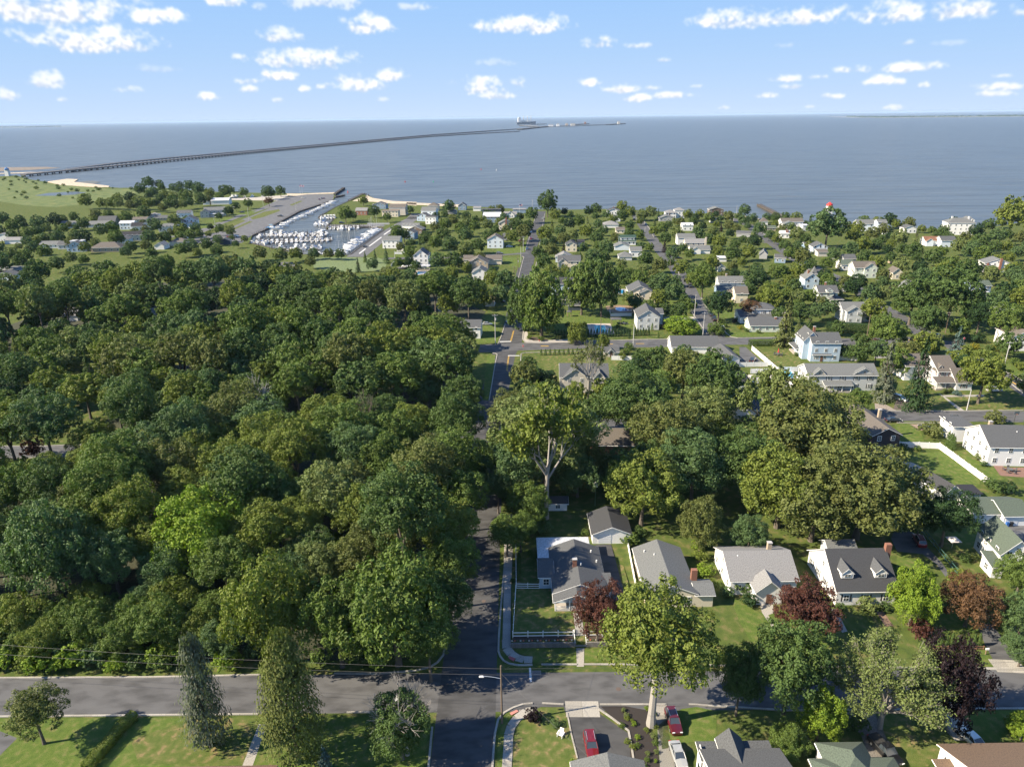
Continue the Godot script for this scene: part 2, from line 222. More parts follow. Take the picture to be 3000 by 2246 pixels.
	sheet("road_marking",0.034,[161.7,-276.1,164.7,-276,164.3,-275.3,161.3,-275.4],line_yellow)
	sheet("road_marking",0.034,[171.1,-231.9,171.7,-232.3,171,-220.6,170.3,-219.6],line_yellow)
	sheet("road_marking",0.034,[-104.8,-491,-103.7,-489.5,-102.9,-509.3,-104.1,-510.9],line_white)
	sheet("road_marking",0.034,[-103.4,-520.6,-102.3,-519.5,-100.3,-561.1,-101.4,-562.4],line_white)
	sheet("road_marking",0.034,[-101.6,-574.9,-100.3,-573.9,-98.3,-606,-99.3,-606.1],line_white)
	road_dressing(concrete)
	house("house","pale blue ranch house with grey roof and front porch at the street corner","house",12.3,-118.4,-0.0000,[[0,0,9.8,14.4,0,3,1.9,1,"B","m","f"],[-0.8,8.35,8.2,2.3,0,2.75,1.5,1,"B","m","fp"],[-6.15,-0.7,2.5,5.8,0,3,1.4,0,"B","m","fS"],[-2.05,-7.45,10.3,7.3,0,2.7,0,3,"B","w","W"],[5.5,3.8,1.2,3.6,0,2.6,0.5,4,"B","m","q"]],{"chimney": [[-0.6,1.6,6.4,"R"]],"vent": [[3.2,-4,4.6],[4,-1,4.3],[0.6,1.7,5.6]],"y": 0.25})
	house("garage","white single garage with dark gabled roof behind the blue corner house","garage",21.1,-136.1,-0.0000,[[0,0,8.2,8.2,0,2.6,1.7,1,"W","d","fg"]],{})
	house("house","long ranch house with pale grey-green roof beyond the white driveway fence","house",29.4,-117.8,-0.0000,[[0,0,9.3,14.7,0,3.2,1.9,1,"C","g","fSW"],[6.25,5.2,3.2,4.3,0,2.9,0.8,0,"C","g","f"]],{"tall_chimney": [[5.0,3.4,5.6,"R"]],"vent": [[-3,-5,4.4],[-1.4,-3,4.9]]})
	house("house","white cape house with light grey roof and projecting gabled entrance","house",47.9,-119.5,-0.0000,[[0,0,12.7,11.1,0,3.4,2.7,0,"W","l","fSWE"],[0.05,6.9,5,3.3,0,3.1,2.2,1,"W","l","fd"]],{"chimney": [[2.9,-1.2,7.2,"T"]],"vent": [[-4,1.0,5.8]]})
	house("house","white cape house with black roof, two white dormers and brick end chimney","house",66,-117,-0.0000,[[0,0,11.2,13.2,0,3.4,4.6,0,"W","d","fSWEs"],[-3.3,2.8,2.2,4.4,4.85,6,1,1,"W","m","fSo"],[3,2.8,2.2,4.4,4.85,6,1,1,"W","m","fSo"],[1.25,-8.55,5.5,3.9,0,3.2,1.2,0,"G","g","W"]],{"tall_chimney": [[6.1,0.3,9.2,"R"]]})
	house("garden_shed","small white garden shed with dark roof under the bare-limbed tree","shed",10.4,-147.3,-0.0000,[[0,0,4.3,2.6,0,2.2,0.9,0,"W","d","fS"]],{})
	house("house","low gabled house with light grey roof cut by the bottom edge, beside red car","house",12.5,-67.8,-0.0000,[[0,0,9.6,11.6,0,3,1.5,1,"W","g","f"]],{})
	house("house","grey shingled house with black solar panels and hipped rear dormer","house",30.6,-67.6,-0.0000,[[0,0,10.3,11.2,0,5.4,1.9,0,"W","m","fW"],[-0.35,-6.3,9.6,2.6,0,4.4,0.4,3,"W","m","W"],[-0.85,-4.2,3,7.6,0,5,1.5,1,"W","m","f"]],{"chimney": [[1.0,2.0,8.2,"C"]],"panel": [[-2.6,4.5,5.2,3.2,5.75,0.32]]})
	house("house","house with pale green cross-hipped roof at the bottom edge","house",45.7,-66.7,-0.0000,[[0,0,11,11.3,0,4.4,2.2,2,"W","v","f"],[-0.5,-4.85,6,7,0,4.4,2,2,"W","v","f"]],{})
	house("house","white house with brown shingle roof and side porch in the bottom corner","house",65.1,-66.7,-0.0000,[[0,0,13.8,13.4,0,5.6,3,0,"W","n","fW"],[-7.9,-0.8,2,7,0,4.8,0.6,4,"W","n","fp"]],{})
	house("house","house with dull red roof cut by the bottom edge near grey conifer","house",-40.7,-68.3,-0.0000,[[0,0,14.1,10.6,0,3,1.6,0,"C","p","f"]],{})
	house("garage","white garage with green roof beside blue trash bins, left of its twin","garage",106.5,-141.7,0.0000,[[0,0,5.79,7,0,2.5,1.4,0,"W","v","fg"]],{})
	house("garage","white garage with green roof at the right edge of the paved yard","garage",112.1,-140.9,0.0000,[[0,0,5.74,8,0,2.7,1.6,0,"W","v","fg"]],{})
	house("house","white gabled house with green roof at the right edge above maple","house",100.3,-123.9,-0.1047,[[0,0,6.02,9,0,4.6,3.2,1,"W","v","fSW"],[-4.04,4.29,2.02,4,0,2.6,0.8,4,"W","v","fW"]],{})
	house("garage","grey detached garage with black gabled roof at the end of a lawn","garage",102.8,-152.4,0.2443,[[0,0,4.29,9.5,0,2.6,1.8,1,"G","d","fSW"]],{})
	house("garden_shed","low shed with flat black roof beside the grey detached garage","shed",108.7,-149,0.0000,[[0,0,3.5,3.6,0,2.3,0.3,4,"G","k","q"]],{})
	house("house","black two-storey house with white rake trim and grey roof beyond big tree","house",100.5,-182.3,0.0524,[[0,0,7.63,17,0,5.6,1.9,1,"K","b","fS"]],{"chimney": [[3.2,-1.5,8.6,"T"]]})
	house("house","large white modern house with steep charcoal roof beside brick patio","house",129.5,-171.4,-0.0698,[[0,0,10.5,12,0,5.6,3.4,0,"W","m","fSW"],[-4.38,-12.1,5.35,7,0,4.6,0.6,3,"W","m","fW"]],{"chimney": [[-2,-1.5,9.4,"T"]],"vent": [[3,2,8.2]]})
	house("house","grey two-storey colonial with wide charcoal roof and front gables behind branches","house",24.4,-227.8,-0.0524,[[0,0,15.9,11,0,5.6,2.8,0,"P","m","fSW"],[-2.83,3.91,8.2,4,0,5.6,3,1,"P","m","fS"],[5.08,4.68,3.57,3,0,5.6,2.1,1,"P","m","fS"]],{})
	house("playhouse","small tan playhouse with dark roof and white trim on the lawn","playhouse",38.5,-261.4,-0.0524,[[0,0,5.45,4,0,2.2,1.2,0,"P","m","fS"],[-0.1,1.68,2.36,1.4,0,2.2,1.1,1,"P","m","fd"]],{})
	house("house","white house with long charcoal roof half hidden by the green tree","house",71.4,-266.6,-0.0524,[[0,0,17.9,10,0,3,2.8,0,"W","m","fW"]],{})
	house("garage","white garage with charcoal roof beside the grey fenced driveway","garage",80.7,-253.4,0.0524,[[0,0,5.73,13,0,3,1.6,1,"W","m","f"]],{})
	house("house","pale green bungalow with black hipped roof beside the narrow lap pool","house",76.9,-226.9,-0.0524,[[0,0,6.85,10,0,3,2,2,"Y","d","fS"]],{})
	house("house","house with low black roof in front of the yellow-shrub lawn","house",71.9,-201.5,-0.0524,[[0,0,7.88,6,0,3,0.6,4,"G","d","f"]],{})
	house("house","tall pale blue house with grey gables and columned side porch","house",117,-255.1,-0.0524,[[0,0,10.5,9.5,0,7.4,2.6,0,"B","m","fSWE"],[-4.44,-2.72,5.87,9,0,7.4,3.2,1,"B","m","fW"],[-1.23,2.79,6.44,4,0,3,1.6,2,"B","m","fSd"],[-6.29,-6.01,4.54,7,0,3,1.3,2,"B","m","fp"]],{"chimney": [[-2.2,-3.5,11.2,"R"]]})
	house("house","grey colonial with stone bay, arched windows and long porch roof","house",110,-225.3,-0.0349,[[0,0,22.5,9.5,0,5.6,2.4,0,"G","g","fSWs"],[-7.79,4.04,4.54,1.2,0,5.6,2.2,1,"P","g","fS"],[6.97,3.81,8.04,1.2,0,5.6,2.4,1,"G","g","fS"],[-1.92,5.8,8.73,2,0,2.8,0.9,4,"G","g","fp"]],{})
	house("house","colonial with brown-grey roofs, red shutters and white side wall","house",146,-229.2,0.0000,[[0,0,6.05,12,0,5.6,3.4,0,"G","b","fSWr"],[-5.86,-4.86,9.34,9,0,5.4,2.8,0,"W","b","fW"],[-2,3.96,2.36,1.6,0,5.6,1.8,1,"G","b","fSr"],[3.96,5.31,5.28,9,0,2.9,3.4,0,"W","b","fSr"],[-1.84,8.3,6.25,2.4,0,2.8,1,4,"W","b","fp"]],{})
	house("house","tall white house with brown roof at the right edge beyond the curved road","house",197.6,-265.8,-0.0873,[[0,0,8.58,12,0,5.8,2.2,1,"W","b","fSW"]],{})
	house("house","grey-green ranch house with charcoal roof on the street corner","house",108.9,-294.2,-0.0611,[[0,0,14.2,9,0,3,2.3,0,"Y","m","fSW"]],{"chimney": [[4.2,1.0,5.6,"R"]]})
	house("house","white two-storey house with hipped grey roof and black shutters","house",112.6,-310.3,-0.0611,[[0,0,10.3,9,0,5.8,1.9,2,"W","m","fSWEs"],[-8.19,1.62,5.4,8,0,3.4,1.6,0,"W","m","fW"],[-2.17,6,17,2.5,0,2.8,0.8,4,"W","m","fS"]],{})
	house("house","grey two-storey house with tall blank gable beside the hedge row","house",59.5,-301.4,-0.0611,[[0,0,9.37,12,0,5.8,3,1,"G","m","fS"],[6.27,-6.8,2.36,8,0,5,1.4,0,"G","m","f"]],{})
	house("house","cream two-storey house with two stepped front gables and grey roof","house",64.3,-348.3,-0.0611,[[0,0,11.5,12,0,5.8,3,1,"C","m","fSW"],[3.05,7.31,7.92,3,0,5.6,2,1,"C","m","fS"]],{})
	house("house","navy blue cottage with charcoal roof and small white dormer","house",27.3,-344.2,-0.0611,[[0,0,12.1,8.5,0,3,2.6,0,"N","d","fS"],[-0.11,2.44,2.83,2.6,3.6,5,0.9,1,"N","d","fSo"],[4.27,12.3,6.6,3.4,0,2.4,0.8,4,"N","m","f"]],{})
	house("house","slate blue two-storey house with charcoal roof behind the navy cottage","house",26.8,-367.4,-0.0611,[[0,0,11.6,9,0,5.6,2.4,0,"B","d","fSW"]],{})
	house("house","beige house with stepped gables and maroon shutters","house",35.6,-429.2,-0.0611,[[0,0,13.4,9,0,5.6,2.6,0,"C","m","SWr"],[-3.73,7.69,5.5,2,0,5.6,2.3,1,"C","m","Sr"],[-1.52,27.6,8.31,5,0,2.9,2.2,1,"C","g","S"]],{})
	house("house","house with pale grey gabled roof behind the beige shuttered house","house",34.3,-454.4,-0.0611,[[0,0,10.5,9,0,3.4,2.2,1,"L","l",""]],{})
	house("house","cream two-storey cottage with near black roof beside dark plum tree","house",42.1,-490.8,-0.0611,[[0,0,7.34,9,0,5,1.8,1,"C","d","S"],[4.83,-19.4,9.26,8,0,3,1.6,0,"G","k",""]],{})
	house("house","white house with deep green gambrel roof and long dormer","house",84,-514.1,-0.0611,[[0,0,12,9,0,3,3.6,5,"W","e","SW"],[0.07,2.94,10.1,2.4,3.4,5.4,0.4,4,"W","e","S"]],{})
	house("house","low white ranch with grey gable in front of green-roofed house","house",77.4,-494.5,-0.0611,[[0,0,10.2,9,0,2.8,2,1,"L","g",""]],{})
	house("house","small white house with square grey roof left of round shrub","house",82.5,-468.2,-0.0611,[[0,0,7.29,8,0,4.2,2,0,"W","g","S"]],{})
	house("house","grey pyramidal roof showing above a broad tree crown","house",73.9,-456.9,-0.0611,[[0,0,8.31,8,0,2.8,2.2,2,"G","g",""]],{})
	house("house","white shore house with three roof chimneys between tree crowns","house",94.6,-659.5,-0.0611,[[0,0,11.9,9,0,6.4,2.2,1,"W","d","S"],[-0.37,25.3,8.34,6,0,3.2,1.8,1,"L","m","S"]],{"chimney": [[0,0,9.6,"R"],[1.6,0.6,9.2,"O"]]})
	house("house","low house with broad pale grey hipped roof near the second street","house",83.9,-600,-0.0611,[[0,0,12.3,11,0,2.8,2.2,2,"W","l",""]],{})
	house("house","bungalow with brown ridge and pale roof beside maroon tree","house",87.1,-568.3,-0.0611,[[0,0,6.61,8,0,2.8,1.6,0,"C","b","SW"]],{})
	house("house","low shore bungalow with white bracketed gable facing the second street","house",136.9,-632.8,-0.0611,[[0,0,12.5,9,0,3,2.2,1,"D","g","S"]],{})
	house("house","white shore house with pale hipped tower roof","house",152.4,-651.6,-0.0611,[[0,0,8.79,7.5,0,7,1.8,2,"W","l","SW"],[-8.2,2.82,9.46,8,0,5.4,1.8,2,"W","l","S"]],{})
	house("house","long white house with low white roof right of the broad tree","house",142.2,-577.7,-0.0611,[[0,0,8.45,9,0,4.4,1.4,0,"W","w","S"]],{})
	house("house","dark brown shingled shore house with white trimmed front gable","house",187.9,-661.1,-0.0611,[[0,0,12.7,9,0,6,2,1,"O","g","SW"],[-9.68,42.8,7.41,6,0,2.8,1.6,1,"W","c",""]],{})
	house("house","long beige house with grey roof and pale end chimney","house",126.7,-488.9,-0.0611,[[0,0,13.9,8,0,5.4,2,0,"C","l","S"]],{"tall_chimney": [[6.5,4.2,9.0,"C"]]})
	house("house","grey-roofed house just behind the long beige house","house",125.8,-512.5,-0.0611,[[0,0,12.2,9,0,5.2,2.2,0,"W","g",""]],{})
	house("house","low house with crossed grey gables in front of the beige house","house",126.9,-477.3,-0.0611,[[0,0,12.9,9,0,2.8,2,0,"W","g",""],[-2.91,4.41,6.05,3,0,2.8,2,1,"W","g",""]],{})
	house("house","white shore house with long tan-grey roof above the curving street","house",225.8,-578.4,-0.0611,[[0,0,16.8,9,0,6,2.2,0,"W","b","SW"],[-4.66,10.6,9.95,4,0,5.4,2,1,"W","g","S"]],{})
	house("house","small white cottage with two brick chimneys below the shore house","house",204.6,-533.9,-0.1396,[[0,0,6.39,6,0,3.6,1.6,0,"W","w","S"]],{"chimney": [[1.0,2.0,6.6,"R"],[2.0,2.2,5.8,"R"]]})
	house("house","small grey-white annex with roof deck at the waterfront","house",233.1,-567.9,-0.0611,[[0,0,4.98,8,0,4.2,0.3,3,"G","w","S"]],{})
	house("house","little white cottage with pointed roof close to the jetty","house",211.3,-599.9,-0.0611,[[0,0,5.9,6,0,3.6,2.6,2,"W","b","S"]],{})
	house("house","low brown cottage behind the street pine","house",206.5,-570.1,-0.0611,[[0,0,8,6,0,2.6,1.2,0,"T","v","S"]],{})
	house("house","light blue house with grey roof and wide white gable","house",204.3,-471.4,-0.0611,[[0,0,9.35,8,0,4.6,2.4,1,"L","m","S"],[-2.9,-14.2,4.07,7,0,3,1.6,0,"S","m","S"]],{})
	house("house","small taupe outbuilding with brown roof by light blue house","house",202.3,-460,-0.0611,[[0,0,6.77,6,0,2.8,1,4,"P","b",""]],{})
	house("house","grey-blue gambrel house with pointed turret and rear porch","house",158.6,-371.5,-0.0611,[[0,0,7.2,9,0,5.6,2.8,1,"B","g","S"],[2.53,-1.65,2.19,3,0,8,2.8,2,"B","g",""]],{"chimney": [[-1,0.5,9.6,"R"]]})
	house("house","cream house with slate roof, single dormer and side porch","house",154,-340.2,-0.0611,[[0,0,9.12,8,0,5.8,2.4,0,"Y","m","fSW"],[-0.68,6.5,2.7,2.2,6.4,7.4,0.9,1,"Y","m","fSo"],[3.5,4.54,5.89,4,0,2.9,1,2,"Y","m","fp"]],{"chimney": [[0,-1,9.4,"R"]]})
	house("house","white house with grey roof and flat chimney behind the steel-blue house","house",116.2,-369.5,-0.0611,[[0,0,13.6,8,0,4.6,2.4,0,"W","g","SW"]],{"chimney": [[-2.2,-1,8.0,"T"]]})
	house("house","steel blue low house with blue-grey roof below the white saltbox","house",113.2,-358.9,-0.0611,[[0,0,14.7,7.5,0,3,1.8,0,"S","c","fS"]],{})
	house("house","cream narrow house with tan roof near the orange-leaved tree","house",113.2,-343.5,-0.0611,[[0,0,5.93,8,0,5,2.4,0,"C","b","fSW"],[-3.29,-3.85,2.83,4,0,4,1,0,"C","b","fW"]],{})
	house("house","little grey cottage with white door among trees","house",124.5,-417.5,-0.0611,[[0,0,4.21,7,0,2.8,1.6,1,"G","l","S"]],{})
	house("garden_shed","white metal shed roof behind the second street","shed",133.4,-446.1,-0.0611,[[0,0,5.23,4,0,2.4,0.6,4,"W","w",""]],{})
	house("house","house with low slate roof beside the curving street","house",177.1,-542.5,-0.3491,[[0,0,9.86,8,0,2.8,1.4,0,"D","m",""]],{})
	house("house","weathered grey gable-roofed house at the end of the side street","house",163.1,-456.3,-0.3491,[[0,0,4.7,9,0,3,2.2,1,"D","g",""]],{})
	house("house","grey-blue house with dark roof beside the street bend","house",168.7,-441.8,-0.3491,[[0,0,6.29,8,0,3.2,1.6,0,"S","m","S"]],{})
	house("house","sage green house with tan roof, crossed gable and columned porch","house",198.8,-397.3,-0.0611,[[0,0,11.7,9,0,5.8,2.6,0,"Y","b","fSW"],[2.63,4.07,6.92,2.4,0,5.8,2.6,1,"Y","b","fS"],[-2.33,2.83,7.58,2.6,0,2.9,1,4,"Y","b","fp"]],{})
	house("house","white low house with pale grey roof left of the sage house","house",198.4,-417.5,-0.0611,[[0,0,7.48,8,0,3.6,1.8,0,"W","v","SW"]],{})
	house("house","house with rounded grey roof behind the white wing","house",208.3,-436.5,-0.0611,[[0,0,7.32,8,0,3.2,2,0,"D","m",""]],{})
	house("house","long pale grey shore house with grey roof and tall right-hand gables","house",282.1,-564.3,-0.0611,[[0,0,20.8,9,0,5.6,2.6,0,"L","g","S"],[3.9,17.8,3.31,8,0,6,2.6,1,"L","m","S"],[3.61,11.3,6.78,6,0,8.4,1.4,0,"L","g","S"]],{})
	house("house","white cottage with dark roof and peaked porch on the shore","house",305.7,-550.2,-0.0611,[[0,0,8.99,8,0,4,1.8,1,"W","m","S"]],{})
	house("house","large white three-storey shore mansion with grey hipped roof and white chimneys","house",337.7,-540.6,-0.1745,[[0,0,18.5,11,0,9,2.8,2,"W","g","fSW"],[7.57,-4.01,6.21,8,0,10.4,1.8,1,"W","g","fS"]],{"tall_chimney": [[6.4,0,13.0,"W"],[-4.0,-3,12.6,"W"]]})
	house("house","white house with terracotta tile roof amid the shore trees","house",291.9,-495.2,-0.1396,[[0,0,9.56,8,0,3.6,2.2,0,"W","t","W"],[-2.37,5.57,4.56,2,0,3.6,1.8,1,"L","t",""]],{})
	house("house","grey-sided house with slate roof beside the terracotta-roofed house","house",299.2,-489.2,-0.0611,[[0,0,9.55,8,0,4.6,2.2,0,"L","m","W"]],{})
	house("house","white split-level house with brick chimneys near the right edge","house",279.9,-407,-0.2094,[[0,0,13.4,9,0,5.2,2.4,1,"W","g","fSW"],[-4.85,5.47,4.6,5,0,3.2,1,4,"W","m","fS"]],{"tall_chimney": [[1.2,4.8,8.0,"R"],[-5.2,4.6,5.2,"R"]]})
	house("house","blue two-storey house with green-grey roof and white sunroom","house",235.1,-351.1,-0.0611,[[0,0,9.46,8,0,5.4,1.8,0,"S","v","fS"],[-1.08,5.04,6.48,3.4,0,2.6,0.7,4,"W","w","fS"]],{})
	house("house","grey gable roof with blue solar panels among the trees","house",205.6,-358.5,-0.0611,[[0,0,7.6,9,0,3,2.6,1,"G","g",""]],{})
	house("house","beige narrow cottage with orange awning in a fenced yard","house",214.1,-390.9,-0.0611,[[0,0,4.95,7,0,4,2.2,1,"C","b","fS"]],{})
	house("house","white house with joined grey gables by the right edge","house",216.4,-298.7,-0.1396,[[0,0,4.24,10,0,4,3,1,"W","g","fS"],[1.2,-10.7,3.98,7,0,3,1.6,0,"W","g","f"]],{})
	house("house","sage grey two-storey house with grey roof above the long hedge","house",152,-307.8,-0.0611,[[0,0,10.2,8,0,5.6,2.4,0,"G","g","fS"],[-1.12,6.12,6.59,2.4,0,5.6,2.2,1,"G","g","fS"],[5.16,2.63,2.99,4,0,2.8,0.6,4,"G","d","fp"]],{})
	house("house","white three-storey gable house with white deck and steps","house",-55.2,-443.4,-0.0611,[[0,0,8.92,9,0,7.6,3.4,1,"W","m","fSE"],[0.56,11.1,12.1,3,0,2.6,0.15,3,"W","w","fp"]],{})
	house("house","tan house with brown-grey roof and large front gable","house",-19.5,-432.3,-0.0611,[[0,0,12.1,9,0,4.6,3.2,1,"T","b","fS"],[1.04,-17.9,24.1,9,0,3.2,2,0,"C","b","f"]],{})
	house("house","white gable house with solar panels beneath the street trees","house",-17.3,-405.1,-0.0611,[[0,0,8.83,9,0,4.2,2.6,1,"W","g","fS"]],{})
	house("house","big pale two-storey house with charcoal gable roof beside the street lawn","house",-10.3,-509.3,-0.0611,[[0,0,11.2,10,0,6.2,3,1,"L","b","fSE"],[4.91,-33.6,6.99,8,0,3.2,1.8,2,"D","m",""]],{})
	house("house","beige gable house with tall red brick chimney on its front","house",-3.7,-595.7,-0.0611,[[0,0,11,9,0,5.2,2.8,1,"C","g","SW"]],{"tall_chimney": [[1.0,4.8,10.2,"R"]]})
	house("house","dark blue house with pale metal roof and black clerestory","house",-15.7,-640,-0.0611,[[0,0,15.3,10,0,5.2,2.6,4,"S","w","S"],[-2.48,-25.5,16.8,4,0,8.2,0.2,3,"N","k",""]],{})
	house("house","white cape cottage with steep front gable beside the flagpole","house",0.65,-671.1,-0.0611,[[0,0,11.4,7,0,2.8,2.2,0,"W","l","S"],[0.16,4.75,7.83,3,0,2.8,3.2,1,"W","l","S"]],{})
	house("house","blue shore cottage with white trimmed gable beside slim tree","house",-47.4,-731.4,-0.0611,[[0,0,7.81,8,0,4.6,2.6,1,"S","m","S"]],{})
	house("house","low cottage with dark hipped roof near the beach","house",-55.7,-702.7,-0.0611,[[0,0,8.53,8,0,2.8,1.6,2,"D","m",""]],{})
	house("house","low blue waterfront house with flat pale roof","house",9.48,-701.8,-0.0611,[[0,0,12.3,8,0,3.6,0.3,3,"S","l",""]],{})
	house("house","small house with pale sheet roof at the waterfront","house",-32.2,-721.8,-0.0611,[[0,0,7.32,7,0,3.2,0.8,4,"W","l",""]],{})
	house("house","taupe shore house with brown hipped roof behind white gables","house",-76.1,-729.9,-0.0611,[[0,0,10.2,9,0,5.2,2.4,2,"P","b",""]],{})
	house("house","tall pale house with long grey roof facing the beach road","house",-74.9,-678.7,-0.2094,[[0,0,14,8,0,6.6,2.8,0,"L","g","SW"]],{})
	house("house","blue-grey house with white trimmed gable on the beach road","house",-77.8,-654.8,-0.2094,[[0,0,10.5,8,0,4.6,2.4,1,"B","m","S"]],{})
	house("house","tall white square house with dark roof on the beach road","house",-68.5,-634.1,-0.2094,[[0,0,9.51,7,0,6.4,1,2,"W","d","S"]],{})
	house("house","white house with grey shed roofs beside the marina road","house",-81,-597.1,-0.2443,[[0,0,14.5,8,0,4.4,1.6,0,"W","g","SW"]],{})
	house("house","grey house with brown gable dormer by marina road","house",-74.6,-577.5,-0.2443,[[0,0,11.4,8,0,4.2,2.2,1,"O","g","S"]],{})
	house("house","narrow slate blue house behind the pale blossoming tree","house",-76,-552.8,-0.2443,[[0,0,7.66,8,0,5.2,1.8,1,"S","m","S"]],{})
	house("house","white house with grey roof and blue stairs across from the marina","house",-84.6,-513.6,-0.1047,[[0,0,12.6,8,0,6,2.2,0,"W","g","fSW"],[8.99,12.6,4.64,4,0,4,1.4,1,"W","g","fS"]],{})
	house("house","red brick house with pale grey roof behind the marina","house",-142.8,-703.3,-0.1047,[[0,0,11.1,8,0,4.6,2,0,"R","l","SE"]],{})
	house("house","beige flat-roofed house with orange parapet near the marina","house",-112.6,-687.3,-0.1047,[[0,0,15.6,8,0,5.6,0.3,3,"C","n","S"]],{})
	house("house","tall tan house with wide grey-brown roof facing the beach","house",-107.3,-700.8,-0.1047,[[0,0,16,11,0,7.4,2.6,0,"P","b","E"]],{})
	house("house","blue beach house with crossed dark gables by the jetty","house",-133.8,-752.1,-0.1047,[[0,0,14.2,9,0,4.4,2.4,1,"S","m","S"]],{})
	house("house","large grey shingled house with white deck facing the parking lot","house",-288.4,-710.5,0.2443,[[0,0,18.6,10,0,6,2.4,0,"P","g","SE"],[-7.77,10.2,7.83,8,0,5.2,2.4,1,"P","g","S"],[1.61,10.8,14.3,4,0,3,0.15,3,"W","w","pf"]],{})
	house("house","grey house with plain slate roof behind the gabled blue-grey house","house",-314.7,-703,0.1396,[[0,0,12.9,8,0,4.6,2,0,"L","m","S"]],{})
	house("house","blue-grey house with twin steep dark gables beside the lot road","house",-284.7,-644.5,0.2443,[[0,0,12.6,10,0,5.2,3.4,1,"L","m","SE"],[-6.26,8.65,7.33,7,0,4.4,2.6,1,"L","d","S"],[1.15,8.68,6.68,5,0,2.6,1.4,1,"L","d",""]],{})
	house("house","white house with grey hipped roof at the lot road bend","house",-289.2,-610.9,0.1745,[[0,0,14.4,9,0,4.6,1.8,2,"W","g","S"]],{})
	house("house","low tan ranch with dark roof among the marina houses","house",-326.8,-682.8,0.1047,[[0,0,14.1,9,0,2.8,1.6,0,"T","m","S"]],{})
	house("house","tall pale blue house with light sheet roof beside navy solar roof","house",-330.6,-625.8,0.0698,[[0,0,11.8,8,0,5.6,1.6,0,"L","w","S"]],{})
	house("house","white gable house with navy solar roof and front steps","house",-318,-619.9,0.1396,[[0,0,11.7,7,0,3.8,2.6,0,"W","k","SE"],[5.48,-1.99,9.61,8,0,4,2.6,1,"W","m","E"]],{})
	house("house","cream house with navy roof and white front gable beyond the wood","house",-294.3,-562.4,0.1396,[[0,0,17,8,0,5,2.2,0,"C","k","SE"],[-5.47,12.5,13.3,10,0,3.6,2.2,1,"L","m","S"]],{})
	house("house","tan house with brown hipped roof and dark dormers near the conifer","house",-289.8,-515.4,0.1047,[[0,0,20.4,11,0,3.4,3,2,"T","b","S"]],{})
	house("house","light blue two-storey house with white shed dormer beyond the wood","house",-312.6,-516.8,0.1047,[[0,0,12.4,8,0,4.6,3,1,"B","m","S"],[-1,-3.42,8.4,5,4,7,0.4,3,"W","w","S"]],{})
	house("house","grey low house with slate gable left of the light blue house","house",-329.3,-528.6,0.0698,[[0,0,6.48,8,0,3.4,2,0,"G","m","S"]],{})
	house("house","faded grey ranch with long roof and white gable end","house",-342.3,-534.2,0.0698,[[0,0,13.4,9,0,3,1.8,0,"W","g","S"]],{})
	house("house","white cape with grey roof and two dormers in the left trees","house",-388.4,-640.5,0.0698,[[0,0,16,8,0,3,2.8,0,"L","g","S"],[2.06,9.6,2.82,3,3.4,4.6,1,1,"L","g","S"],[6.99,10.4,2.82,3,3.4,4.6,1,1,"L","g","S"]],{})
	house("house","house with broad light grey roof among the left trees","house",-365.4,-642.9,0.0698,[[0,0,20.5,10,0,3,2.2,0,"G","g",""]],{})
	house("house","house with steep dark slate roof behind the broad grey roof","house",-362.5,-653.8,0.0698,[[0,0,15.1,10,0,4,4,0,"D","m",""]],{})
	house("house","low tan-roofed house at the back of the marina quarter","house",-344.4,-673.3,0.1047,[[0,0,15.6,9,0,2.8,1.6,0,"C","b","S"]],{})
	house("house","small white house with hipped top beside the trees","house",-337.9,-690.6,0.1047,[[0,0,8.31,7,0,4.6,1.4,2,"W","l","S"]],{})
	house("house","white gable end at the left edge among trees","house",-401.9,-572.1,0.0000,[[0,0,11.4,8,0,4.2,1.8,1,"W","l",""]],{})
	house("house","pale grey long roof near the left edge","house",-383.9,-557.4,0.0000,[[0,0,13.2,8,0,3,1.6,0,"W","l",""]],{})
	house("house","small building with brown hipped roof by the parking lot","house",-248.4,-538.6,0.1047,[[0,0,12.1,9,0,3,2,2,"C","b",""]],{})
	house("house","pale gable-roofed cottage tucked behind the wood","house",-254.6,-522.2,0.0000,[[0,0,6.96,9,0,3,2,1,"W","l",""]],{})
	house("house","small navy harbour office with gabled roof in the parking lot","house",-214.2,-538.7,0.1745,[[0,0,7.45,6,0,3,1.8,1,"N","m","E"]],{})
	house("boathouse","white boathouse with long pale metal roof beside the gravel lot","boathouse",-321.5,-813.8,0.1047,[[0,0,19.3,12,0,4.6,2.2,0,"W","w",""],[-15.1,0.43,6.75,9,0,3.4,1,0,"W","w",""]],{})
	house("house","low dark-walled carport house with grey roof at left","house",-308.7,-439.5,0.0000,[[0,0,17.1,9,0,2.8,1.4,0,"K","g",""]],{})
	house("house","white and blue cottage at the left edge below the carport house","house",-300.7,-421.1,0.0000,[[0,0,11,8,0,3,1.8,1,"L","m","S"]],{})
	house("house","pale roof of a house showing through the wood","house",-206.4,-327.4,0.0000,[[0,0,6.45,9,0,3,2.2,0,"W","l",""]],{})
	house("house","small grey gable glimpsed in the wood","house",-169.3,-325.3,0.0000,[[0,0,4.43,6,0,3.2,1.6,1,"D","g",""]],{})
	house("house","brown-roofed brick house with two white skylights under the tall trees","house",28.5,-180.2,-0.0524,[[0,0,13.7,11,0,3.2,2.2,0,"R","b","f"]],{})
	house("house","white house behind the corner trees left of the crossing","house",-17.8,-290.5,-0.0611,[[0,0,10.2,9,0,5,2,0,"W","m","S"]],{})
	house("house","small white cottage with peach roof by dark parked car","house",-10.2,-343.5,-0.0611,[[0,0,4.54,8,0,3,1.6,0,"W","n","fS"]],{})
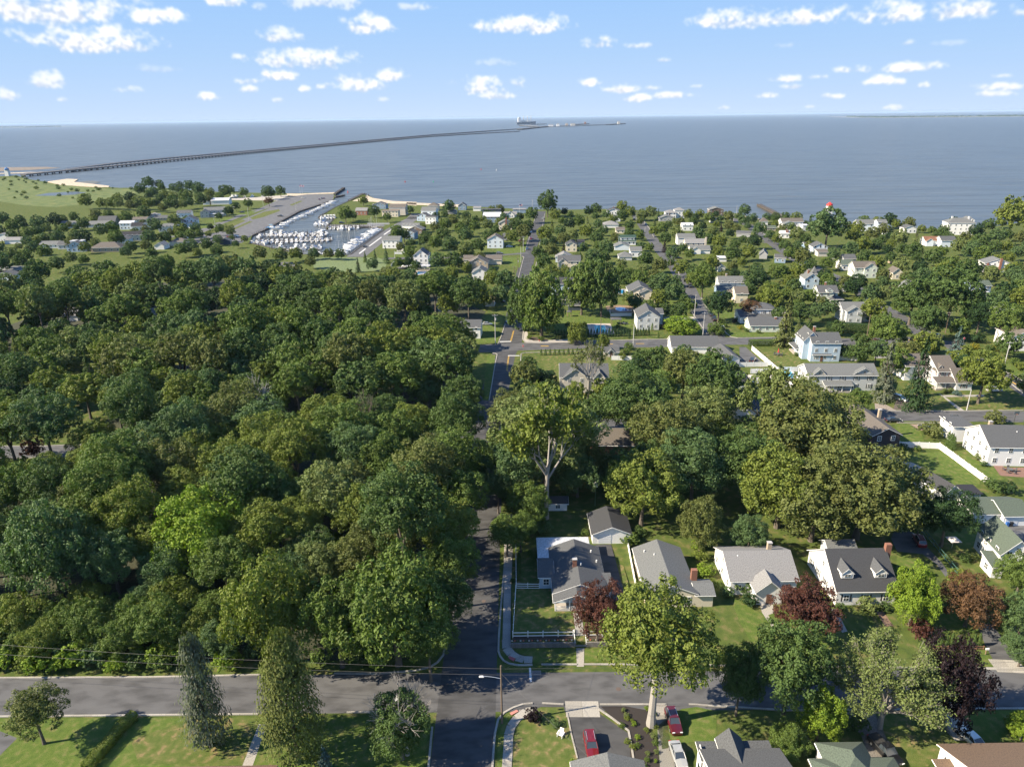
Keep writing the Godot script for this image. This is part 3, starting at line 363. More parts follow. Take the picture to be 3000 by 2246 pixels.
	cars([["suv","red",10.9,-78.8,3,"red car on the dark driveway inside pale stone edging",true],
		["suv","maroon",23.9,-83,3,"dark red car on the gravel strip beside the thick trunk",true],
		["sedan","silver",23.3,-77,4,"silver sedan parked behind the dark red car",true],
		["suv","red",87.3,-130.8,167,"red car with silver roof rails on the long driveway",true],
		["sedan","black",114.2,-194.7,88,"black sedan on the street behind the black house",true],
		["suv","black",131.7,-194.6,-90,"black car on the street behind the white modern house",true],
		["sedan","black",120.5,-188.7,-170,"black car with covered rear on the brick drive",true],
		["sedan","white",66.9,-79.3,-165,"white coupe on the concrete drive above the brown roof",true],
		["pickup","black",53.3,-77.2,15,"black pickup beside the green-roofed house",true],
		["suv","white",124.9,-211.8,35,"white car nosing out from under the drooping conifer",true],
		["pickup","tan",174.6,-278.1,115,"tan pickup loaded with gear turning at the junction",true],
		["sedan","silver",173,-258.7,60,"silver car behind the blue-green conifer at the junction",true],
		["sedan","navy",163.4,-309.2,80,"dark blue car beside the sage gable house porch",true],
		["suv","white",159.6,-218.4,90,"white car half under the tree at the curved road",true],
		["suv","navy",127.7,-259.6,80,"dark blue car beside the pale blue house fence",true],
		["sedan","grey",129.5,-257,85,"grey car next to the white fence panels",true],
		["sedan","black",90.5,-252.2,150,"black car on the drive inside the long white fence",true],
		["pickup","black",91.5,-309,174.5,"black pickup parked on the second street beside shrubs",true],
		["sedan","dark",92.3,-317.2,174.5,"dark car parked just ahead of the black pickup",true],
		["van","silver",90.7,-293.5,174.5,"silver van at the corner of the second street",true],
		["van","white",112.7,-275.6,90,"white van beyond the long clipped hedge",true],
		["sedan","black",17.6,-588.9,176.4,"black car on the central street just above white car",false],
		["sedan","white",16.8,-576.4,176.4,"white car parked along the central street",false],
		["sedan","red",15.9,-543.9,0,"red car parked along the central street",false],
		["sedan","white",23.8,-665,176.4,"white car near the far end of the central street",false],
		["sedan","silver",30.1,-655.3,176.4,"silver car on the right side of the central street end",false],
		["suv","black",105.7,-572.6,175.6,"black car on the left kerb of the second street",false],
		["suv","dark",112.7,-571.9,175.6,"dark car on the right kerb of the second street",false],
		["sedan","silver",115.3,-610.9,175.6,"silver car on the upper second street",false],
		["sedan","dark",116.6,-640.9,175.6,"dark car by the grass at the second street end",false],
		["sedan","dark",110.4,-640.5,175.6,"dark car opposite the grass at the second street end",false],
		["suv","black",112.8,-488,80,"black car on a lawn drive, nearer of two",false],
		["sedan","black",112.9,-482.6,80,"black sedan on a lawn drive, behind another",false],
		["suv","black",103.5,-469.7,175.6,"black car at the kerb above the white recycling drive",false],
		["sedan","black",108.5,-456.4,85,"black sedan on the short grass drive",false],
		["suv","white",99.2,-413.1,175.6,"white car at the kerb of the second street",false],
		["suv","black",96.7,-375.5,175.6,"black car on the shaded part of the second street",false],
		["sedan","silver",89.1,-360.9,175.6,"silver sedan on the left of the second street",false],
		["sedan","white",99.7,-502.8,175.6,"white car beside the round shrub on second street",false],
		["van","white",193.5,-533.2,174.5,"white van at the kerb of the curving street",false],
		["sedan","white",191.6,-426.5,88,"white car beside the grass lot",false],
		["sedan","maroon",181.5,-407.7,70,"maroon car on the shaded curving street",false],
		["suv","white",172.1,-359.8,70,"white car beside the cream dormer house",false],
		["suv","black",96.6,-375.5,174.5,"black car near the round green street tree",false],
		["suv","blue",11.9,-498.3,176.4,"blue car at the corner of the side street",false],
		["suv","grey",-7.19,-481.4,88,"grey car on the lawn side of the side street",false],
		["sedan","white",-0.52,-508.1,90,"white car on the drive of the big pale house",false],
		["sedan","red",8.54,-532.3,90,"red car on the parking court of the hip-roofed annex",false],
		["suv","black",-39.8,-480.4,10,"black car on the drive below the street trees",false],
		["sedan","white",-65.6,-440.6,80,"white car beside the three-storey white gable house",false],
		["suv","dark",-5.14,-347.5,85,"dark car on the wooden drive by the peach-roofed cottage",false],
		["sedan","silver",-10.8,-306.6,88,"silver car on the lawn left of the crossing",true],
		["sedan","white",-1.38,-311.7,176,"white car in the tree shade of the central street",true],
		["sedan","dark",-269.5,-730.9,95,"dark car on the marina lot lawn",false],
		["sedan","white",-276.6,-624.3,88,"white car on the drive of the twin-gable house",false],
		["suv","black",-280,-614.7,88,"black car beside the twin-gable house",false],
		["sedan","white",-257.9,-569.7,80,"white car at the end of the lot road",false],
		["suv","red",-223.1,-571,85,"red car behind the navy harbour office",false],
		["pickup","white",-220,-573.5,85,"white pickup behind the navy harbour office",false],
		["pickup","dark",-220.7,-696.7,80,"dark pickup at the marina bulkhead",false],
		["sedan","maroon",-220.6,-846.2,20,"maroon car at the end of the marina lot",false],
		["sedan","dark",-219.5,-854.4,20,"dark car between two maroon cars at the marina lot",false],
		["sedan","maroon",-217.6,-855.9,20,"maroon car nearest the channel at the marina lot",false],
		["sedan","silver",-243.9,-864.3,80,"pale blue car alone near the flagpoles",false],
		["suv","dark",-149.8,-642.9,90,"dark car on the lane above the marina",false],
		["sedan","dark",-105.6,-517.9,177.7,"dark car on the marina road",false],
		["suv","dark",-120.6,-179.6,90,"dark car on the street left of the wood",true]])
	boats([[1,-200,-619.4,86.7,0,2],
		[0,-201.8,-626.5,265.9,1,2],
		[1,-199.7,-634.3,90.1,0,0],
		[0,-201.6,-641.1,267.1,1,0],
		[0,-201.5,-648.6,89.3,1,2],
		[0,-201.4,-656.1,267.4,1,2],
		[0,-201.3,-663.4,267,1,0],
		[0,-201.1,-677.8,88.3,1,0],
		[0,-201,-685,85.6,1,1],
		[1,-198.9,-692.4,86.8,0,2],
		[0,-200.8,-699.7,268.5,1,0],
		[0,-200.7,-706.8,269.1,1,2],
		[1,-198.6,-714.4,91.3,0,1],
		[0,-200.4,-721.7,85.2,1,2],
		[0,-200.3,-728.9,272,1,2],
		[0,-200.2,-736.6,267.2,1,2],
		[0,-200.1,-743.6,266.8,1,2],
		[0,-200,-750.9,272.8,1,1],
		[0,-199.9,-758.5,266.4,1,0],
		[0,-199.8,-765.7,270.2,1,2],
		[1,-197.8,-773.1,88.5,0,0],
		[0,-199.6,-780,87.2,1,2],
		[0,-199.5,-787.8,86.2,1,1],
		[0,-199.4,-794.7,86.8,1,0],
		[1,-197.3,-802.1,266.6,0,0],
		[0,-199.2,-809.2,268.8,1,0],
		[0,-199.1,-816.8,89,1,0],
		[0,-199,-823.8,89,1,2],
		[0,-198.9,-831.6,269.5,1,2],
		[1,-194.8,-587.7,180.5,2,0],
		[0,-190.7,-585.5,176.5,3,0],
		[1,-187,-587.3,176.2,2,0],
		[0,-182.9,-585.1,355.2,3,1],
		[0,-178.3,-584.9,176.8,3,1],
		[0,-174.4,-584.7,175.6,3,0],
		[0,-170,-584.5,359.4,3,2],
		[0,-165.9,-584.3,354.3,3,2],
		[0,-161.8,-584.1,0.61,3,1],
		[0,-157.9,-583.9,358.2,3,0],
		[0,-153.9,-583.7,174.8,3,0],
		[0,-149.4,-583.5,175.4,3,0],
		[1,-200,-575,176.5,4,2],
		[0,-195.8,-576.7,358.2,5,0],
		[0,-192.2,-576.6,358.6,5,0],
		[0,-188.2,-576.4,358.3,5,1],
		[0,-184.3,-576.2,179.4,5,0],
		[0,-180.6,-576,358.4,5,0],
		[0,-176.9,-575.8,174.6,5,0],
		[0,-173.1,-575.6,175.9,5,2],
		[0,-169.1,-575.4,0.41,5,0],
		[1,-165.5,-573.3,178.2,4,0],
		[0,-161.4,-575,354.8,5,2],
		[0,-157.7,-574.9,1.01,5,0],
		[0,-153.9,-574.7,353.3,5,2],
		[1,-150.1,-572.5,175.4,4,0],
		[0,-195.7,-552.8,6.03,6,2],
		[0,-192,-553.2,189,6,2],
		[0,-188.3,-553.5,186.4,6,2],
		[0,-184.6,-553.9,188.4,6,2],
		[0,-180.8,-554.3,183.8,6,2],
		[0,-177.3,-554.7,189.5,6,2],
		[0,-173.6,-555,185.8,6,2],
		[0,-169.4,-555.5,185,6,2],
		[0,-165.8,-555.8,6.08,6,1],
		[0,-162.4,-556.2,2.78,6,1],
		[0,-158.5,-556.6,5.12,6,0],
		[0,-154.7,-556.9,182.1,6,0],
		[0,-151.2,-557.3,183.7,6,1],
		[0,-147.3,-557.7,186.8,6,2],
		[0,-143.4,-558.1,6.83,6,2],
		[0,-140.1,-558.4,186.9,6,2],
		[0,-196.4,-542.9,8.24,7,0],
		[0,-192.3,-543.3,188,7,0],
		[0,-188.6,-543.7,182.5,7,1],
		[1,-184.9,-542.1,3.36,8,2],
		[0,-181.6,-544.4,4.62,7,0],
		[0,-177.7,-544.8,3.27,7,0],
		[0,-174.3,-545.1,5.88,7,2],
		[0,-170.5,-545.5,188.5,7,0],
		[0,-166.5,-545.9,187.2,7,0],
		[0,-162.9,-546.2,184.6,7,0],
		[0,-159.1,-546.6,183.4,7,1],
		[0,-155.5,-547,183.1,7,2],
		[0,-151.5,-547.4,7.39,7,2],
		[0,-148,-547.7,8.2,7,0],
		[0,-144.2,-548.1,8.27,7,1],
		[0,-140.4,-548.5,7.9,7,0],
		[1,-149,-517,188.2,9,0],
		[1,-143.5,-517.9,7.96,9,2],
		[0,-140.8,-516.4,190,10,1],
		[1,-138.6,-518.8,191.9,9,2],
		[1,-167.1,-519.2,352.6,11,0],
		[0,-163.4,-516.8,355.8,12,2],
		[0,-158.9,-516.2,176.6,12,2],
		[1,-155.1,-517.7,174.7,11,0],
		[0,-151.2,-515.2,175.4,12,2],
		[0,-136.1,-491.4,354,13,1],
		[0,-132.6,-491.2,353.9,13,0],
		[0,-129.5,-490.9,176.4,13,2],
		[0,-126.1,-490.7,354.9,13,2],
		[0,-122.7,-490.4,175.2,13,1],
		[0,-119.3,-490.2,358.2,13,1],
		[0,-152.9,-611.4,188.5,14,1],
		[0,-149.8,-611.8,186.4,14,0],
		[0,-146.3,-612.3,8.92,14,0],
		[1,-142.7,-610.8,185.8,15,0],
		[0,-139.8,-613.1,187.5,14,0],
		[1,-136.1,-611.6,8.19,15,2],
		[0,-133.4,-614,191.3,14,0],
		[0,-129.8,-614.4,185.5,14,0],
		[1,-176.8,-679.7,198.9,16,2],
		[1,-173.8,-680.6,196.7,16,0],
		[1,-171,-681.5,13.5,16,0],
		[1,-168.5,-682.3,16,16,0],
		[1,-165.8,-683.1,19.5,16,0],
		[1,-171.8,-639.8,184.1,17,2],
		[1,-168.5,-640.1,188.1,17,0],
		[1,-165.2,-640.4,7.03,17,1],
		[1,-162.4,-640.7,184.3,17,2],
		[0,-117.1,-489.8,87.8,18,2],
		[2,-118.2,-495,266.7,19,1],
		[0,-116.6,-499.7,263.2,18,2],
		[2,-117.7,-505.1,266,19,0],
		[0,-116,-509.7,270.1,18,0],
		[0,-115.8,-514.9,267.6,18,0],
		[2,-117,-519.6,269.3,19,1],
		[1,-117.2,-525,263.7,20,2],
		[0,-115,-529.9,265,18,0],
		[1,-116.7,-535,85.7,20,0],
		[2,-115.9,-539.8,263.6,19,1],
		[1,-116.2,-545,269.7,20,1],
		[0,-114,-549.7,269.5,18,1],
		[0,-113.7,-554.5,88.1,18,2],
		[0,-113.5,-559.6,265.2,18,0],
		[0,-113.2,-564.5,90.4,18,0],
		[0,-112.9,-569.7,263.3,18,0],
		[1,-114.6,-574.5,88.8,20,2],
		[2,-113.9,-579.5,84.4,19,0],
		[2,-113.6,-584.8,86.3,19,0],
		[0,-111.9,-589.5,83.4,18,0],
		[2,-113.1,-594.9,269.2,19,1],
		[0,-111.4,-599.7,270.3,18,1],
		[2,-112.6,-604.6,84.3,19,0],
		[2,-118.1,-525.1,20,21,1],
		[2,-157.1,-600.4,160,22,0],
		[1,-205.6,-621.6,75,23,3],
		[1,-337.4,-891.2,170,24,0],
		[1,-333.8,-892.5,175,25,0],
		[0,-322.6,-890.2,180,26,0],
		[1,-312.3,-887.9,185,27,0],
		[1,-300.5,-892.7,190,28,0]],["white cabin cruiser moored along the long lot-side bulkhead","white motorboat moored along the long lot-side bulkhead","white cabin cruiser on the far side of the first floating dock","white motorboat on the far side of the first floating dock","white cabin cruiser on the near side of the first floating dock","white motorboat on the near side of the first floating dock","white motorboat on the far side of the second floating dock","white motorboat on the near side of the second floating dock","white cabin cruiser on the near side of the second floating dock","white cabin cruiser on the short third dock","white motorboat on the short third dock","white cabin cruiser beyond the short third dock by the trees","white motorboat beyond the short third dock by the trees","white motorboat along the near bulkhead","white motorboat below the gravel lane dock","white cabin cruiser below the gravel lane dock","white cabin cruiser in the cluster beside the gravel yard","white cabin cruiser in the second line of cruisers beside the gravel yard","white motorboat packed along the marina road bulkhead","white sailboat packed along the marina road bulkhead","white cabin cruiser packed along the marina road bulkhead","large white sailboat with tall twin stays near the marina road","white sailboat with blue cover at the first dock end","large blue-hulled boat at the lot-side bulkhead","white boat on trailer, leftmost in the gravel lot","white boat on trailer, second from the boathouse","white boat on trailer in the middle of the gravel lot","large white boat on trailer beside the lawn","white boat on trailer beside the orange-leaved tree"])
	dock("first floating dock with dark pilings, reaching across the basin",Vector2(-204.7,-581.8),Vector2(-147.7,-578.9),2.2,16)
	dock("second floating dock with dark pilings, ending in a bare tip",Vector2(-199.2,-547.2),Vector2(-137.3,-554.1),2.2,18)
	dock("short third dock beside the trees, nearest the wood",Vector2(-173.6,-513.1),Vector2(-136.1,-513.4),2.2,8)
	dock("slim dock below the gravel lane",Vector2(-156.2,-617.1),Vector2(-127.9,-620.8),1.8,9)
	dock("short grey dock stub at the gravel yard corner",Vector2(-181.6,-688.1),Vector2(-165.7,-689.3),2.6,5)
	bulkhead("timber bulkhead along the parking lot with light railing",[Vector2(-202.6,-837.4),Vector2(-213.5,-738.8),Vector2(-207.9,-609.3),Vector2(-208.5,-580.1)])
	bulkhead("timber bulkhead below the wood at the marina foot",[Vector2(-197.9,-541.8),Vector2(-145.4,-491.1),Vector2(-110.4,-484.7)])
	bulkhead("timber bulkhead with railing along the marina road",[Vector2(-109.7,-486.4),Vector2(-105.2,-600)])
	bulkhead("timber bulkhead around the gravel yard and channel",[Vector2(-108,-613.5),Vector2(-124.1,-621.9),Vector2(-156,-613.5),Vector2(-157.8,-618.1),Vector2(-165.1,-686.4),Vector2(-182,-688.1),Vector2(-184.2,-768.4),Vector2(-182.2,-824.6),Vector2(-180.3,-901.2)])
	jetty("dark timber jetty at the harbour mouth beyond the lot",[Vector2(-215,-899.3),Vector2(-221.4,-983.6)],2.4,2.2)
	jetty("dark timber landing stage beside the jetty",[Vector2(-208.7,-871.7),Vector2(-201.8,-893)],3.0,1.6)
	jetty("stone-tipped jetty on the house side of harbour mouth",[Vector2(-182.3,-829.4),Vector2(-180.8,-908.8)],3.4,1.4)
	jetty("old dark timber groyne running out from the right shore",[Vector2(244.3,-645.5),Vector2(248.5,-689.5),Vector2(253,-737.7)],3.6,1.8)
	boulder(-173.4,-887.1,1.44,0)
	boulder(-170.9,-886.8,1.54,1)
	boulder(-179.8,-897.3,1.55,2)
	boulder(-172.2,-881.6,0.89,3)
	boulder(-177.8,-904.5,1.24,4)
	boulder(-178.6,-912.8,0.97,5)
	boulder(-174.9,-881.5,1.41,6)
	boulder(-176.6,-885.7,0.91,7)
	boulder(-177.5,-908.7,0.8,8)
	boulder(-174.9,-905.4,0.97,9)
	boulder(-169.8,-882.3,1.03,10)
	boulder(-172.1,-893.7,1.34,11)
	boulder(-175.3,-880.7,1.35,12)
	boulder(-169.8,-881.6,1.04,13)
	boulder(-179.2,-907.5,0.92,14)
	boulder(-180.6,-903,1.28,15)
	buoy(-206.3,-935,"small red channel buoy off the harbour mouth",lin(0.5,0.03,0.02))
	buoy(-153.2,-1081.6,"small red buoy left of a green one in the bay",lin(0.5,0.03,0.02))
	buoy(-111,-1075,"small green buoy right of a red one in the bay",lin(0.05,0.35,0.2))
	buoy(-50,-1321.5,"faint red buoy far out in the bay",lin(0.5,0.03,0.02))
	buoy(-22.3,-1300.6,"faint white marker far out in the bay",lin(0.7,0.7,0.7))
	pier("long dark trestle pier running far out across the bay",[Vector2(-855.4,-1302.3),Vector2(-837.4,-1403.8),Vector2(-816.9,-1512.1),Vector2(-797.9,-1711.4),Vector2(-745,-2060.4),Vector2(-401.7,-3647.8),Vector2(-153.8,-4257.6),Vector2(67.6,-4711.2)],12,4.6)
	pier("second thinner trestle alongside the long pier",[Vector2(-844.9,-1416.5),Vector2(-853.4,-1598.9),Vector2(-833.5,-1789.3),Vector2(-769.7,-2129.7),Vector2(-405.1,-4019.8),Vector2(73.5,-5592.2),Vector2(232.1,-6154.5)],9,5.6)
	pier("outer wharf at the far end of the long pier",[Vector2(75.5,-5334),Vector2(241.6,-6185.9),Vector2(351,-6618.4),Vector2(666.5,-6903.9),Vector2(957.3,-7280.6),Vector2(1237.9,-8081.4)],40,9)
	pier("mooring arm of the outer wharf beside the ship",[Vector2(118.4,-7515.5),Vector2(262,-6709)],34,8)
	pier("upper mooring arm behind the ship",[Vector2(245,-8459.7),Vector2(442.2,-8859)],26,8)
	pier("right mooring arm with red-topped building",[Vector2(644.7,-7666.4),Vector2(905.6,-8559)],30,8)
	ship(215.8,-9171.5,234.9)
	house("wharf_building","white low building on the outer wharf","building",353.9,-6279.6,0.0000,[[0,0,36.7,37.8,8,18.6,3.54,0,"W","l","q"]],{})
	house("wharf_building","white round-topped building on the outer wharf","building",412,-6288.9,0.0000,[[0,0,25,26,8,25.2,5.72,2,"W","l","q"]],{})
	house("wharf_building","tan building on the outer wharf","building",518.5,-6720.2,0.0000,[[0,0,21.5,23.4,8,22.8,4.95,0,"T","l","q"]],{})
	house("wharf_building","pale brown building on the outer wharf","building",558.9,-6546,0.0000,[[0,0,36.9,39.7,8,22.5,4.82,0,"P","l","q"]],{})
	house("wharf_building","red-topped hut at the arm end of the wharf","building",796,-7837.1,0.0000,[[0,0,18.5,22.9,8,25.3,5.77,0,"R","l","q"]],{})
	house("wharf_building","brown building at the outermost wharf end","building",1068,-7319.9,0.0000,[[0,0,23.4,28.7,8,27,6.34,0,"P","l","q"]],{})
	far_shore([Vector2(6698,-14963.3),Vector2(5914.3,-12052.9),Vector2(6472.2,-11726.2),Vector2(6998.5,-11188.9),Vector2(7495,-10992.2),Vector2(7882.4,-9887.4)])
	far_shore([Vector2(-14096,-19901.2),Vector2(-11020,-17352),Vector2(-10972.3,-18528.2)])
	boat(2,-6320.9,-46760.3,1.2,"tiny white sailing boat far out near the horizon","",0)
	boat(2,-7831.3,-12179.5,1.2,"tiny white vessel near the left horizon","",0)
	tower(-889.7,-1313.1,15.0,lin(0.06,0.16,0.34),"small white watch tower with blue roof on the marsh point")
	tower(290.9,-659.3,11.0,lin(0.5,0.04,0.03),"red-domed beacon showing above the shore trees")
	pole(-2.22,-83.6,11.1,0,-2.6,"brown utility pole with street lamp arm at the foreground corner",false,0.00)
	pole(-6.55,-277.6,12.7,1,0,"utility pole with crossarm at the corner left of the crossing",true,0.00)
	pole(36.8,-281,11,0,0,"dark slim pole in front of the turquoise pool hedge",false,0.00)
	pole(48.8,-271.5,9.61,0,0,"green-grey pole right of the small playhouse",true,0.00)
	pole(84,-314.8,10.6,0,2.4,"leaning pale pole with lamp on the second street",true,0.00)
	pole(80.1,-284.5,10.5,1,0,"pale pole with crossarm at the second street corner",true,0.00)
	pole(112.6,-282.4,10.6,1,0,"pale pole with crossarm at the ranch house corner",true,0.00)
	pole(147.6,-281.9,9.24,0,0,"brown pole before the long dark hedge",false,0.00)
	pole(181.1,-283.7,9.44,2,0,"brown pole with double crossarm behind the tan pickup",false,0.00)
	pole(181.4,-246,8.3,1,0,"pale leaning pole by the curved road",true,0.00)
	pole(141.1,-202.7,6.93,0,0,"pale pole on the lawn before the red-shuttered house",true,0.00)
	pole(-146,-186.9,8.84,0,0,"brown pole at the left edge beside bright lawn",false,0.00)
	pole(77.8,-209.3,6.71,0,0,"dark pole on the lawn beside the yellow shrub",false,0.00)
	pole(2.1,-389.3,9.93,1,0,"utility pole left of the central street above the trees",false,0.00)
	pole(4.41,-419.4,8.98,1,0,"utility pole on the kerb lawn of the central street",false,0.00)
	pole(6.79,-451.6,9.82,0,0,"slim pole at the side street corner",true,0.00)
	pole(9.03,-490.3,10.5,1,0,"pole beside the blue car at the side street",true,0.00)
	pole(18.7,-625.4,12.6,1,0,"pole halfway up the central street",true,0.00)
	pole(21.5,-687.6,14.3,1,0,"tall pole at the top of the central street",true,0.00)
	pole(-0.21,-372.5,5.64,0,0,"short pole beside the wooden drive",false,0.00)
	pole(-48.3,-466.1,6.33,0,0,"slim brown pole on the side street",false,0.00)
	pole(-266.3,-651.3,7.51,0,1.5,"white lamp post on the lawn by the lot road",true,0.00)
	pole(-236.6,-586,8.68,0,2,"tall white lamp post at the near end of the lot",true,0.00)
	pole(-279.8,-735.6,6.11,0,1.5,"white lamp post beside the dark car",true,0.00)
	pole(-241.4,-669.1,11.9,0,0,"tall white post in the middle of the lot",true,0.00)
	pole(-218.2,-741.5,10.4,0,0,"tall white post near the lot-side boats",true,0.00)
	pole(-266.4,-787.2,9.73,0,0,"white post beside the orange-leaved tree",true,0.00)
	pole(-76.7,-470.5,5.11,0,0,"white post at the end of a white fence by the reeds",true,0.00)
	pole(210.4,-670.6,8.03,0,0,"pale pole on the point beside the curving street",true,0.00)
	pole(193.4,-622.9,7.19,0,0,"thin lamp post at the bend of the curving street",true,0.00)
	pole(196.7,-545.7,7.54,1,0,"brown pole beside the white van",false,0.00)
	pole(191.4,-419.4,6.22,1,0,"grey pole near the grass lot",true,0.00)
	pole(111,-631,7.28,1,0,"pole at the top of the second street",true,0.00)
	pole(103.9,-551.8,6.75,0,0,"pole beside the maroon tree on the second street",true,0.00)
	pole(62.9,-544.1,8.28,0,0,"pole among the trees between two streets",false,0.00)
	pole(110.4,-707.6,10.3,0,0,"white mast with ball top at the waterfront",true,0.00)
	pole(95.6,-421.3,6.02,0,0,"pole at the shaded stretch of the second street",false,0.00)
	pole(254.2,-385.4,6.63,0,0,"leaning brown pole beside the round pool",false,0.00)
	pole(190.4,-363.1,5.71,1,0,"pole beside the big leafy tree by the third street",false,0.00)
	wire(Vector3(-2.22,10.5,-83.6),Vector3(-97.2,10.2,-92.6),0.9,0.022,"upper overhead wire running left from the corner lamp pole")
	wire(Vector3(-2.22,10.5,-83.6),Vector3(92.8,10.4,-86.6),0.9,0.022,"overhead wire running right from the corner lamp pole")
	wire(Vector3(-2.22,9.36,-83.6),Vector3(-97.2,8.9,-91.8),0.9,0.022,"lower overhead wire running left from the corner lamp pole")
	wire(Vector3(-2.22,9.36,-83.6),Vector3(92.8,9,-86.2),0.9,0.022,"lower overhead wire running right from the corner lamp pole")
	wire(Vector3(-2.22,9.66,-83.6),Vector3(11.5,5.0,-71.0),0.5,0.016,"service wire slanting down to the low grey roof")
	wire(Vector3(-2.22,9.66,-83.6),Vector3(14.5,4.6,-110.0),0.5,0.016,"service wire slanting up to the corner house porch")
	wire(Vector3(-6.55,12.4,-277.6),Vector3(36.8,10.7,-281),0.7,0.025,"wire from the crossing pole to the pool hedge pole")
	wire(Vector3(36.8,10.7,-281),Vector3(48.8,9.31,-271.5),0.7,0.025,"wire from the hedge pole to the playhouse pole")
	wire(Vector3(80.1,10.2,-284.5),Vector3(112.6,10.3,-282.4),0.7,0.025,"wire along the cross street to the ranch corner")
	wire(Vector3(112.6,10.3,-282.4),Vector3(147.6,8.94,-281.9),0.7,0.025,"wire along the cross street to the dark hedge")
	wire(Vector3(147.6,8.94,-281.9),Vector3(181.1,9.14,-283.7),0.7,0.025,"wire along the cross street to the junction")
	fence("white three-rail fence along the side street pavement",[Vector2(0.35,-130),Vector2(0.3,-117.7),Vector2(-0.45,-102)],1.55,2.4,3,lin(0.74,0.74,0.73),"rail_fence")
	fence("white three-rail fence above the block wall, left of the steps",[Vector2(-0.45,-101.6),Vector2(10.2,-101.6)],2.15,2.4,3,lin(0.74,0.74,0.73),"rail_fence")
	fence("white three-rail fence above the block wall, right of the steps",[Vector2(12.8,-101.6),Vector2(18,-101.6)],2.15,2.4,3,lin(0.74,0.74,0.73),"rail_fence")
	fence("short white three-rail fence joining the corner house wing",[Vector2(0.3,-116.4),Vector2(4.8,-116.2)],1.5,2.2,3,lin(0.74,0.74,0.73),"rail_fence")
	fence("thin white panel fence between the driveway lawn and the long ranch",[Vector2(24.5,-131),Vector2(23.7,-115.2)],1.3,2.4,0,lin(0.74,0.74,0.73),"panel_fence")
	fence("long white panel fence slanting between the drive and the dry lawn",[Vector2(94.3,-265),Vector2(94.9,-249.1),Vector2(95.2,-239.3),Vector2(94.4,-221.7)],1.9,2.4,0,lin(0.74,0.74,0.73),"panel_fence")
	fence("white panel fence across the side-drive garage",[Vector2(83.3,-245.7),Vector2(94.1,-245.7)],1.8,2.4,0,lin(0.74,0.74,0.73),"panel_fence")
	fence("white panel fence behind the narrow lap pool",[Vector2(85.4,-238.5),Vector2(93.8,-238.6)],1.8,2.4,0,lin(0.74,0.74,0.73),"panel_fence")
	fence("white panel fence in front of the narrow lap pool",[Vector2(82.6,-228.6),Vector2(89.8,-228.5),Vector2(89.5,-223.3),Vector2(92.7,-223.4)],1.8,2.4,0,lin(0.74,0.74,0.73),"panel_fence")
	fence("white panel fence behind the square blue pool",[Vector2(95.8,-240.1),Vector2(104.8,-239.8)],1.8,2.4,0,lin(0.74,0.74,0.73),"panel_fence")
	fence("white fence round the brown pool terrace",[Vector2(46.7,-327.1),Vector2(46.1,-318.1),Vector2(55.7,-318.3)],1.5,2.4,0,lin(0.74,0.74,0.73),"panel_fence")
	fence("white panel fence beside the pale blue house and parked cars",[Vector2(121.5,-252),Vector2(129,-250.6)],1.8,2.4,0,lin(0.74,0.74,0.73),"panel_fence")
	fence("white panel fence behind the vegetable beds of black house",[Vector2(106.8,-177.1),Vector2(111.9,-176.7),Vector2(117.2,-176)],1.8,2.4,0,lin(0.74,0.74,0.73),"panel_fence")
	fence("long white panel fence slanting past the mown lawn to the shed",[Vector2(117.3,-176),Vector2(117.5,-170.3),Vector2(117.6,-163.2),Vector2(117.8,-155.5)],1.8,2.4,0,lin(0.74,0.74,0.73),"panel_fence")
	fence("weathered pale picket screen beside the dark garage",[Vector2(95.7,-150),Vector2(98.3,-148.4),Vector2(103.4,-148.1)],2,1.6,0,lin(0.34,0.34,0.35),"panel_fence")
	fence("green chain-link style fence along the red car driveway",[Vector2(90.2,-137.2),Vector2(89.7,-129.5),Vector2(88.7,-119.3)],1.3,2.6,2,lin(0.05,0.12,0.10),"wire_fence")
	fence("white panel fence near the charcoal-roofed house",[Vector2(37.9,-255.6),Vector2(45.4,-254.8),Vector2(59.5,-255.1)],1.7,2.4,0,lin(0.74,0.74,0.73),"panel_fence")
	fence("white fence beside the marina house with blue stairs",[Vector2(-79.3,-486.2),Vector2(-66.4,-485.8)],1.6,2.4,0,lin(0.74,0.74,0.73),"panel_fence")
	fence("grey fence along the gravel lane above the marina",[Vector2(-125.1,-632.7),Vector2(-105.6,-631.8)],1.5,2.4,0,lin(0.45,0.46,0.46),"panel_fence")
	fence("white fence left of the white gable deck",[Vector2(-75,-443.5),Vector2(-74.2,-468)],1.4,2.4,0,lin(0.74,0.74,0.73),"panel_fence")
	fence("tan stockade fence in the trees below the shore",[Vector2(232.6,-434.5),Vector2(232.8,-420.1)],1.8,2.4,0,lin(0.36,0.29,0.22),"panel_fence")
	fence("low timber edging fence below the row of cypress",[Vector2(72.3,-98.3),Vector2(80.7,-98.1)],0.7,1.2,2,lin(0.22,0.12,0.08),"timber_edging")
	pool("rectangular turquoise pool on a pale patio behind the hedge",PackedVector2Array([Vector2(36.8,-303.4),Vector2(41.3,-303.4),Vector2(41.1,-292.6),Vector2(36.3,-292.6)]),lin(0.12,0.42,0.44),lin(0.46,0.41,0.35),3.0)
	pool("kidney-shaped blue pool on a brown terrace",PackedVector2Array([Vector2(50.6,-333.9),Vector2(52.3,-334.4),Vector2(54.8,-333.7),Vector2(56.1,-330.2),Vector2(57.3,-329.2),Vector2(57,-327.4),Vector2(54.9,-327.3),Vector2(52,-327.1),Vector2(50.4,-329.1)]),lin(0.02,0.13,0.36),lin(0.24,0.16,0.09),4.5)
